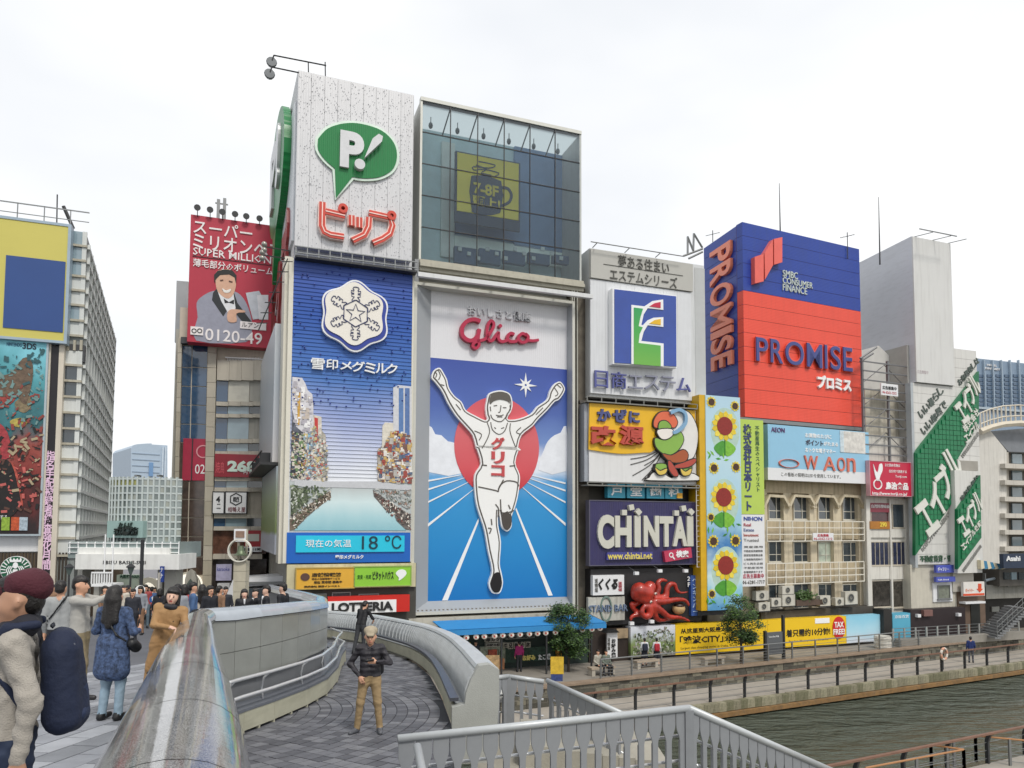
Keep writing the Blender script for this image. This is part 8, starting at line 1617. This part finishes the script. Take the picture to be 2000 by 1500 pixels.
# ================================================================== people
SK = mat('c99a7e', .5, var=.06, vs=8); SKP = mat('d8b09a', .5, var=.05, vs=8); HR = mat('1a1614', .4, var=.3, vs=20, bump=.5, bs=60); EYE = mat('1c1412', .3); LIP = mat('a8544c', .4)
def hand(w_, d, l, c, r, lab='skin', curl=.5):
    """palm, four bent fingers of unequal length and a thumb; d along the hand, l across it, c towards the palm side"""
    w_, d, l, c = Vector(w_), Vector(d).normalized(), Vector(l).normalized(), Vector(c).normalized(); P = [(w_, w_+d*.03, .026, .03, lab)]
    for s_ in (-.018, .018): P.append((w_+d*.025+l*s_, w_+d*.08+l*s_*1.15, .02, .018, lab, .012))
    for i, (o, ln) in enumerate(((-.032, .06), (-.011, .075), (.011, .078), (.031, .07))):
        a = w_+d*.08+l*o; m = a+(d*(1-curl*.4)+c*curl*.5).normalized()*ln*.55; e = m+(d*(1-curl)+c*curl).normalized()*ln*.5; P += [(a, m, r, r, lab, .004), (m, e, r, r*.85, lab, .004)]
    a = w_+d*.02+l*.032; m = a+(d*.6+l*.7).normalized()*.035; P += [(a, m, r*1.2, r*1.1, lab, .006), (m, m+(d*.8+c*.4).normalized()*.03, r*1.1, r, lab, .004)]
    return P
def person(label, loc, rz, H, top, pants, shoe='2a2a2c', J={}, hair='short', vox=.03, skin=SK, tilt=0, extras=(), coat=None, hat=None, bare=False, group=None, face=True, hands=(((0, 0, -1), (0, -1, 0), (1, 0, 0)), ((0, 0, -1), (0, -1, 0), (-1, 0, 0))), skirt=None, fold=.003, lean=0):
    d = dict(hipR=(-.085, 0, .9), hipL=(.085, 0, .9), knR=(-.1, -.015, .5), knL=(.1, -.015, .5), anR=(-.105, .02, .085), anL=(.105, .02, .085), shR=(-.175, .01, 1.385), shL=(.175, .01, 1.385), elR=(-.235, .04, 1.11), elL=(.235, .04, 1.11), wrR=(-.245, -.05, .88), wrL=(.245, -.05, .88), toeR=(-.02, -.17, -.045), toeL=(.02, -.17, -.045), head=(0, 0, 0)); d.update(J)
    t = thing('person', label, 'person', group=group); k = H/1.7; t.matrix_world = Matrix.Translation(loc) @ Matrix.Rotation(R(rz), 4, 'Z') @ Matrix.Rotation(R(tilt), 4, 'Y') @ Matrix.Scale(k, 4)
    ML = Matrix.Translation((0, 0, .95)) @ Matrix.Rotation(R(lean), 4, 'X') @ Matrix.Translation((0, 0, -.95)); up = lambda p: tuple(ML @ Vector(p)); m = {'skin': skin, 'top': top, 'pants': pants, 'shoe': mat(shoe, .5), 'eye': EYE, 'lip': LIP, 'hair': HR, 'sole': mat('c9c9c4', .6)}
    hx, hy, hz = d['head']; hd = lambda x, y, z: up((x+hx, y+hy, z+hz)); fr = max(.0095, vox*.55)
    P = [(hd(0, .012, 1.60), hd(0, .0, 1.57), .088, .082, 'skin'), (hd(0, -.03, 1.53), hd(0, -.045, 1.50), .058, .04, 'skin'), (up((0, .015, 1.42)), hd(0, .005, 1.52), .056, .05, 'skin')]
    if face and vox < .022: P += [(up((0, 0, .995)), up((0, -.0, .99)), .02, .02, 'top'), (hd(0, -.092, 1.58), hd(0, -.105, 1.548), .010, .015, 'skin', .012), (hd(-.088, .01, 1.56), hd(-.088, .015, 1.585), .014, .018, 'skin', .01), (hd(.088, .01, 1.56), hd(.088, .015, 1.585), .014, .018, 'skin', .01)]
    if face: P += [(hd(s*.033-.009, -.084, 1.578), hd(s*.033+.009, -.084, 1.578), .0055, .0055, 'eye', .002) for s in (-1, 1)]+[(hd(s*.034-.014, -.085, 1.60), hd(s*.034+.014, -.085, 1.60), .004, .004, 'hair', .002) for s in (-1, 1)]+[(hd(-.018, -.09, 1.513), hd(.018, -.09, 1.513), .006, .006, 'lip', .002)]
    for s, q in ((-1, 'R'), (1, 'L')):
        P += [(up((s*.075, .0, 1.33)), up((s*.07, 0, 1.1)), .098, .09, 'top'), (up((s*.07, 0, 1.1)), (s*.075, .0, .95), .09, .105, 'top'), ((s*.07, .0, .93), (s*.08, 0, .84), .102, .1, 'pants'),
              (up((s*.05, .01, 1.40)), up(d['sh'+q]), .06, .064, 'top'), (up(d['sh'+q]), up(d['el'+q]), .06, .048, 'top'), (up(d['el'+q]), up(d['wr'+q]), .047, .036, 'skin' if bare else 'top'), (d['hip'+q], d['kn'+q], .092, .066, 'skin' if skirt else 'pants'), (d['kn'+q], d['an'+q], .062, .052, 'skin' if skirt else 'pants')]
        a = Vector(d['an'+q]); tv = Vector(d['toe'+q]); P += [(tuple(a+Vector((0, .03, -.04))), tuple(a+tv+Vector((0, 0, .0))), .045, .036, 'shoe'), (tuple(a), tuple(a+Vector((0, .01, -.04))), .05, .045, 'shoe')]
        h = hands[0 if q == 'R' else 1]
        if h: rot = ML.to_3x3(); w_ = Vector(up(d['wr'+q])); P += [tuple(x) for x in [(tuple(u_[0]), tuple(u_[1]))+tuple(u_[2:]) for u_ in hand(w_+(rot @ Vector(h[0]).normalized())*.02, rot @ Vector(h[0]), rot @ Vector(h[1]), rot @ Vector(h[2]), fr)]]
    if skirt: P += [((s*.06, 0, .95), (s*.1, 0, skirt), .11, .12, 'pants') for s in (-1, 1)]
    blob('body', P, m, t, vox=vox, k=.035, wrinkle={'top', 'pants'}, noise_amp=fold)
    Hh = {'short': [(hd(0, .03, 1.64), hd(0, .05, 1.58), .088, .075, 'h'), (hd(0, -.03, 1.655), hd(0, .0, 1.66), .06, .07, 'h')],
          'long': [(hd(0, .03, 1.635), hd(0, .06, 1.55), .098, .095, 'h'), (hd(-.055, .05, 1.55), hd(-.07, .09, 1.28), .06, .05, 'h'), (hd(.055, .05, 1.55), hd(.07, .09, 1.28), .06, .05, 'h'), (hd(0, .08, 1.5), hd(0, .11, 1.22), .07, .05, 'h'), (hd(0, -.035, 1.655), hd(0, -.01, 1.67), .055, .065, 'h')],
          'front': [(hd(0, .03, 1.635), hd(0, .06, 1.5), .098, .09, 'h'), (hd(-.05, -.052, 1.655), hd(.05, -.052, 1.655), .03, .03, 'h'), (hd(-.09, .015, 1.6), hd(-.1, -.0, 1.32), .022, .034, 'h'), (hd(.09, .015, 1.6), hd(.1, -.0, 1.32), .022, .034, 'h'), (hd(.1, .0, 1.35), hd(.09, -.07, 1.22), .032, .02, 'h')]}
    if hair: blob('hair', Hh[hair], {'h': HR}, t, vox=max(.014, vox*.7), k=.02)
    for nm, pr_, mm_ in extras: blob(nm, [(up(p[0]), up(p[1]))+tuple(p[2:])+('x',) if len(p) == 4 else p for p in pr_], {'x': mm_}, t, vox=max(.013, vox*.8), k=.025, wrinkle={'x'}, noise_amp=.002)
    return t
KH = mat('a08660', .75, var=.12, vs=6, bump=.4, bs=12); DARK = mat('25262c', .7, var=.15, vs=6, bump=.3, bs=20); JEAN = mat('8aa0b0', .75, var=.2, vs=9); BKH = mat('8a7d62', .8, var=.15, vs=6)
def gz(x, y): return (x, y, zd(y))
# near man with the wine red beret, walking left
KNIT = mat('a39d94', .95, var=.12, vs=9, bump=.5, bs=140); NAVY = mat('15203a', .8, var=.2, vs=5, bump=.3, bs=40)
person('man in a wine red beret and beige knit sweater carrying a navy backpack, far left', gz(-2.74, 4.0), -62, 1.86, KNIT, mat('26324a', .8), vox=.0135, hair='short', skin=mat('b58a70', .5, var=.1, vs=8), fold=.006,
       J=dict(elR=(-.24, .06, 1.10), wrR=(-.22, -.10, .86), elL=(.25, .10, 1.12), wrL=(.25, .06, .86), knR=(-.1, -.2, .52), anR=(-.1, -.25, .1), knL=(.1, .08, .5), anL=(.1, .3, .13)),
       extras=[('beret', [((-.03, .05, 1.665), (.03, .02, 1.67), .08, .07), ((0, .07, 1.655), (0, -.06, 1.645), .088, .05)], mat('4c1c28', .85, var=.15, vs=6, bump=.4, bs=80)), ('backpack', [((-.05, .2, 1.36), (.05, .2, 1.36), .075, .075), ((-.07, .2, 1.32), (-.08, .22, 1.0), .085, .09), ((.07, .2, 1.32), (.08, .22, 1.0), .085, .09), ((0, .21, 1.32), (0, .24, 1.0), .09, .1)], NAVY), ('pack_pocket', [((-.05, .275, 1.13), (.05, .275, 1.13), .035, .035), ((-.06, .285, 1.0), (.06, .285, 1.0), .045, .045), ((0, .28, 1.12), (0, .29, 1.0), .05, .05)], mat('1d2a48', .7, var=.2, vs=8, bump=.3, bs=60)), ('zipper', [((-.13, .24, 1.22), (-.1, .25, 1.36), .014, .014), ((-.1, .25, 1.36), (.1, .25, 1.36), .014, .014), ((.1, .25, 1.36), (.13, .24, 1.22), .014, .014)], mat('5a5e68', .4)), ('grab_handle', [((-.03, .16, 1.45), (.03, .16, 1.45), .014, .014)], mat('0c1220', .6)),
               ('backpack_strap', [((-.11, .1, 1.47), (-.12, -.02, 1.46), .024, .024), ((-.12, -.02, 1.46), (-.13, -.11, 1.34), .024, .024), ((-.13, -.11, 1.34), (-.16, -.06, 1.12), .022, .02), ((-.16, -.06, 1.12), (-.16, .12, 1.05), .02, .02)], NAVY), ('backpack_strap', [((.11, .1, 1.47), (.12, -.02, 1.46), .024, .024), ((.12, -.02, 1.46), (.13, -.11, 1.34), .024, .024), ((.13, -.11, 1.34), (.16, .05, 1.1), .022, .02)], NAVY), ('waist_bag', [((-.07, -.13, .98), (.07, -.13, .98), .07, .07)], mat('6b5038', .6, var=.1)), ('scarf', [((-.06, .05, 1.46), (.06, .05, 1.46), .06, .06), ((-.05, -.03, 1.44), (.05, -.03, 1.44), .05, .05)], mat('24242c', .9, var=.1))])
GJ = mat('a5a39d', .8, var=.1, vs=5, bump=.3, bs=25)
person('man in a pale grey jacket and khaki trousers stretching both arms out', gz(-6.38, 10.7), 98, 1.78, GJ, BKH, '2c2a2c', vox=.02, J=dict(elR=(-.2, -.25, 1.36), wrR=(-.1, -.48, 1.48), elL=(.2, -.25, 1.36), wrL=(.1, -.48, 1.48), anL=(.12, .12, .085), anR=(-.1, -.1, .085), knR=(-.1, -.1, .5)), hands=(((0, -1, .3), (0, .3, 1), (1, 0, 0)), ((0, -1, .3), (0, .3, 1), (-1, 0, 0))), hair='short',
       extras=[('camera', [((-.05, -.6, 1.55), (.05, -.6, 1.55), .035, .035)], BLACK)])
person('man in a light grey sweater with a black strap, seen from behind', gz(-7.55, 12.1), 190, 1.72, mat('9a9c9c', .85, var=.1, vs=6), DARK, vox=.022, hair='short', extras=[('bag_strap', [((-.1, .12, 1.42), (.12, .11, 1.1), .016, .016), ((-.1, .0, 1.47), (-.1, .12, 1.42), .016, .016)], BLACK)])
person('man in a dark jacket looking right, left of the grey sweater', gz(-8.35, 12.8), 80, 1.68, DARK, DARK, vox=.026, hair='short', extras=[('sports_bag', [((.2, .1, 1.0), (.2, .25, .95), .1, .1)], mat('4ab09a', .7))])
person('young man with dark hair far left behind the beret', gz(-8.9, 13.4), 60, 1.66, mat('6a6870', .8), DARK, vox=.03, hair='short')
DEN = mat('46587a', .85, var=.85, vs=22, bump=.5, bs=18)
person('long haired woman in a mottled blue denim coat and pale jeans, seen from behind', gz(-4.96, 9.05), 172, 1.63, DEN, JEAN, '18181a', vox=.018, hair='long', J=dict(elR=(-.27, .0, 1.13), wrR=(-.2, -.2, 1.12), elL=(.27, .0, 1.13), wrL=(.2, -.2, 1.12), knL=(.09, .0, .5), anL=(.1, .05, .085)), hands=(((.4, -1, .3), (0, 0, 1), (1, 0, 0)), ((-.4, -1, .3), (0, 0, 1), (-1, 0, 0))),
       extras=[('coat_skirt', [((s*.08, .02, 1.0), (s*.1, .03, .64), .125, .135) for s in (-1, 1)]+[((0, .04, 1.0), (0, .05, .64), .13, .14), ((0, -.02, 1.0), (0, -.03, .64), .12, .13)], DEN), ('bag_strap', [((.1, .115, 1.4), (-.13, .13, 1.1), .014, .014), ((-.13, .13, 1.1), (-.2, .05, 1.02), .014, .014)], BLACK), ('shoulder_bag', [((-.24, -.02, .98), (-.24, -.1, .92), .07, .07)], BLACK)])
TAN = mat('a07c52', .75, var=.12, vs=5, bump=.3, bs=25)
person('young woman in a tan coat leaning on the stone parapet and smiling at the viewer', gz(-5.13, 10.35), 14, 1.64, TAN, TAN, '1c1a1c', vox=.0135, hair='front', skin=SKP, tilt=10, J=dict(elR=(-.16, -.12, 1.14), wrR=(.06, -.24, 1.16), elL=(.27, -.1, 1.17), wrL=(.33, -.3, 1.18), head=(-.01, -.01, 0)), hands=(((1, -.3, 0), (0, -1, 0), (0, 0, -1)), ((.8, -.5, 0), (0, -1, .2), (0, 0, -1))),
       extras=[('coat_skirt', [((s*.06, .0, 1.0), (s*.075, .01, .55), .1, .108) for s in (-1, 1)], TAN), ('scarf', [((-.05, -.05, 1.43), (.05, -.05, 1.43), .045, .045)], DARK), ('dotted_skirt', [((-.06, 0, .55), (-.06, 0, .45), .09, .095), ((.06, 0, .55), (.06, 0, .45), .09, .095)], mat('2a2a2e', .7))])
# man with the phone on the ramp
P0 = (-2.37, 12.2, rz_ramp(12.2)); CHI = mat('9c8562', .8, var=.12, vs=7, bump=.5, bs=10); JK = mat('2c2a30', .6, var=.15, vs=6, bump=.4, bs=22, rib=('Z', .09, .35))
person('man in cream flat cap, dark jacket and khaki chinos with a phone on the ramp', P0, 8, 1.72, JK, CHI, '5a5c62', vox=.0135, hair='short', J=dict(elR=(-.33, .04, 1.13), wrR=(-.17, -.13, .97), elL=(.32, -.04, 1.15), wrL=(.13, -.26, 1.2), hipR=(-.09, 0, .9), knR=(-.15, -.02, .5), anR=(-.2, .02, .085), knL=(.13, -.02, .5), anL=(.17, .0, .085), toeR=(-.1, -.14, -.045), toeL=(.02, -.17, -.045), head=(0, -.015, -.01)), hands=(((.5, -.2, -1), (1, 0, .3), (0, 1, 0)), ((-1, -.1, .15), (0, 0, 1), (0, -1, 0))),
       extras=[('flat_cap', [((0, .07, 1.655), (0, -.05, 1.64), .09, .08), ((-.045, .03, 1.67), (.045, .03, 1.67), .07, .07), ((-.045, -.115, 1.62), (.045, -.115, 1.62), .022, .022), ((-.03, -.14, 1.61), (.03, -.14, 1.61), .014, .014)], mat('a89c86', .85, var=.1, vs=8, bump=.4, bs=80)), ('phone', [((-.05, -.31, 1.235), (.06, -.3, 1.245), .022, .022)], BLACK), ('glasses', [((-.05, -.098, 1.583), (-.02, -.105, 1.583), .009, .009), ((.02, -.105, 1.583), (.05, -.098, 1.583), .009, .009)], BLACK), ('backpack', [((.0, .19, 1.35), (.03, .2, 1.05), .12, .13), ((.15, .15, 1.3), (.15, .17, .98), .06, .07)], mat('1c1c22', .7)), ('collar', [((-.055, .0, 1.45), (-.03, -.06, 1.40), .026, .022), ((.055, .0, 1.45), (.03, -.06, 1.40), .026, .022)], JK)])
person('man in a black suit leaning on the outer ramp wall, seen from behind', (-5.05, 24.3, rz_ramp(24.3)), 158, 1.75, mat('17181c', .7, var=.1), mat('3a3c40', .8, var=.1), '17171a', vox=.026, lean=22, J=dict(elR=(-.28, -.15, 1.2), wrR=(-.2, -.36, 1.22), elL=(.28, -.15, 1.2), wrL=(.2, -.36, 1.22), anL=(.1, .25, .1), knL=(.1, .1, .5)), hair='short')
SUIT = mat('1a1c22', .7, var=.1)
def shirt(s=1): return ('shirt_front', [((0, -.075, 1.42), (0, -.085, 1.30), .032, .022)], WHT2)
for i, (x, Z, H, rz, hr, lb) in enumerate(((482, 19.4, 1.58, 25, 'front', 'smiling person in a black suit, leftmost behind the curved wall cap'), (503, 19.8, 1.60, -40, 'short', 'person in a black suit half hidden behind a taller colleague'), (524, 18.6, 1.68, -70, 'short', 'man in a black suit looking left, before the white kiosk window'), (556, 18.9, 1.74, -100, 'short', 'man in a black suit at the right end of the group, face turned left'))):
    person(lb, gz((x-1000)*Z/1400, Z), rz, H, SUIT, SUIT, vox=.024, hair=hr, extras=[shirt()], skin=SKP)
# crowd on the bridge and in the street
cols = ['2a2c34', '8b8f96', '9a4444', '46628a', 'c4bcae', '20222a', '8a6a52', '60707a']
vari = []
for i in range(7):
    vari.append(person('x', (0, 0, 0), 0, 1.68, mat(cols[i], .8, var=.15, vs=5), mat(cols[(i+5) % 8], .8), vox=.036, hair=('short', 'long', 'front')[i % 3], group='people crowding at the street entrance'))
spots = [(94, 16, 40, 'head left of the pale sweater'), (352, 17, 20, 'person with a dark fringe right of the woman in tan'), (366, 19, 190, 'person seen from behind right of the woman in tan'), (383, 18, 120, 'person in profile near the stone stele'), (400, 20, 200, 'person walking away by the foot of the stele'), (416, 19, 60, 'person turning right at the parapet end'), (434, 21, 150, 'person by the pale column base, left side'), (266, 22, 10, 'figure between the denim coat and the road sign'), (280, 25, 0, 'figure right behind the denim coat shoulder'), (290, 29, 30, 'figure under the round white mirror'), (303, 31, 180, 'figure below the blue road sign'), (247, 28, 0, 'distant figure above the denim coat shoulder'), (318, 26, 200, 'figure next to the tan coat sleeve'), (212, 24, 90, 'figure under the railed gondola'), (222, 33, 0, 'distant figure under the gateway'), (272, 36, 0, 'small distant figure in the arcade mouth, left'), (285, 38, 180, 'small distant figure in the arcade mouth, middle'), (296, 37, 0, 'small distant figure in the arcade mouth, right'), (308, 40, 0, 'small distant figure beside the gate column'), (70, 20, 100, 'person between the corner shop and the dark jacket man'), (110, 26, 0, 'distant person before the shop entrance'), (445, 24, 0, 'distant person just left of the bell column')]
for i, (x, Z, rz, lb) in enumerate(spots):
    v = vari[i % 7]; o = v if i < 7 else dup(v); hh = rnd.uniform(.92, 1.03); o['label'] = lb
    o.matrix_world = Matrix.Translation(gz((x-1000)*Z/1400, Z)) @ Matrix.Rotation(R(rz), 4, 'Z') @ Matrix.Scale(hh, 4)
WSH = mat('cfd2d6', .8, var=.06)
for x, rz, c, lb in ((1259, 185, '1e2638', 'left schoolgirl in a white blouse with a big navy backpack'), (1283, 175, 'a82430', 'right schoolgirl in a white blouse with a red bag')):
    person(lb, tuple(on_z(x, 1300, ZU)), rz, 1.52, WSH, mat('20242e', .8), vox=.03, hair='short', skirt=.55, skin=SKP, extras=[('school_bag', [((-.07, .17, 1.3), (-.06, .18, 1.02), .1, .11), ((.07, .17, 1.3), (.06, .18, 1.02), .1, .11)], mat(c, .7))])
person('man in a blue jacket walking on the lower walkway at the right', (*L_(E0, 22.6, 1.3), ZLOW), 160, 1.66, mat('1c2f66', .8), mat('4a4c54', .8), vox=.035)
sit = dict(hipR=(-.085, 0, .9), hipL=(.085, 0, .9), knR=(-.1, -.42, .9), knL=(.1, -.42, .9), anR=(-.1, -.42, .5), anL=(.1, -.42, .5), wrR=(-.15, -.3, 1.0), wrL=(.15, -.3, 1.0), elR=(-.24, .0, 1.12), elL=(.24, 0, 1.12))
for x, c, lb in ((1168, 'a8a498', 'left of the two people sitting on the terrace bench'), (1184, '6a7268', 'right of the two people sitting on the terrace bench')):
    q = on_z(x, 1317, ZU); person(lb, (q.x, q.y, ZU-.42), 26, 1.68, mat(c, .8, var=.3, vs=8), DARK, vox=.032, J=sit, hair='short')
for x, c, rz, lb in ((929, '3a3f4a', 30, 'person in dark clothes outside the restaurant entrance'), (1014, 'a02468', 200, 'person in a magenta top by the restaurant tables')): person(lb, tuple(on_z(x, 1312, ZU)), rz, 1.62, mat(c, .8), DARK, vox=.035)
# ---- place every group origin at the foot of its thing, remove the lettering scratch
bpy.data.scenes.remove(_ts); bpy.data.objects.remove(_to)
S.view_layers[0].update()
for o in list(COL.objects):
    if o.type == 'EMPTY' and o.parent is None and 'label' in o and not o.get('_ok'):
        ch = [c for c in o.children]
        if not ch: continue
        Mi = o.matrix_world.inverted(); pts = []
        for c in ch:
            if c.type == 'MESH': M = o.matrix_world @ c.matrix_basis; pts += [M @ Vector(q) for q in c.bound_box]
        if not pts: continue
        base = Vector(((min(p.x for p in pts)+max(p.x for p in pts))/2, (min(p.y for p in pts)+max(p.y for p in pts))/2, min(p.z for p in pts)))
        W = o.matrix_world.copy(); N = W.copy(); N.translation = base; D = N.inverted() @ W; o.matrix_world = N
        for c in ch: c.matrix_basis = D @ c.matrix_basis
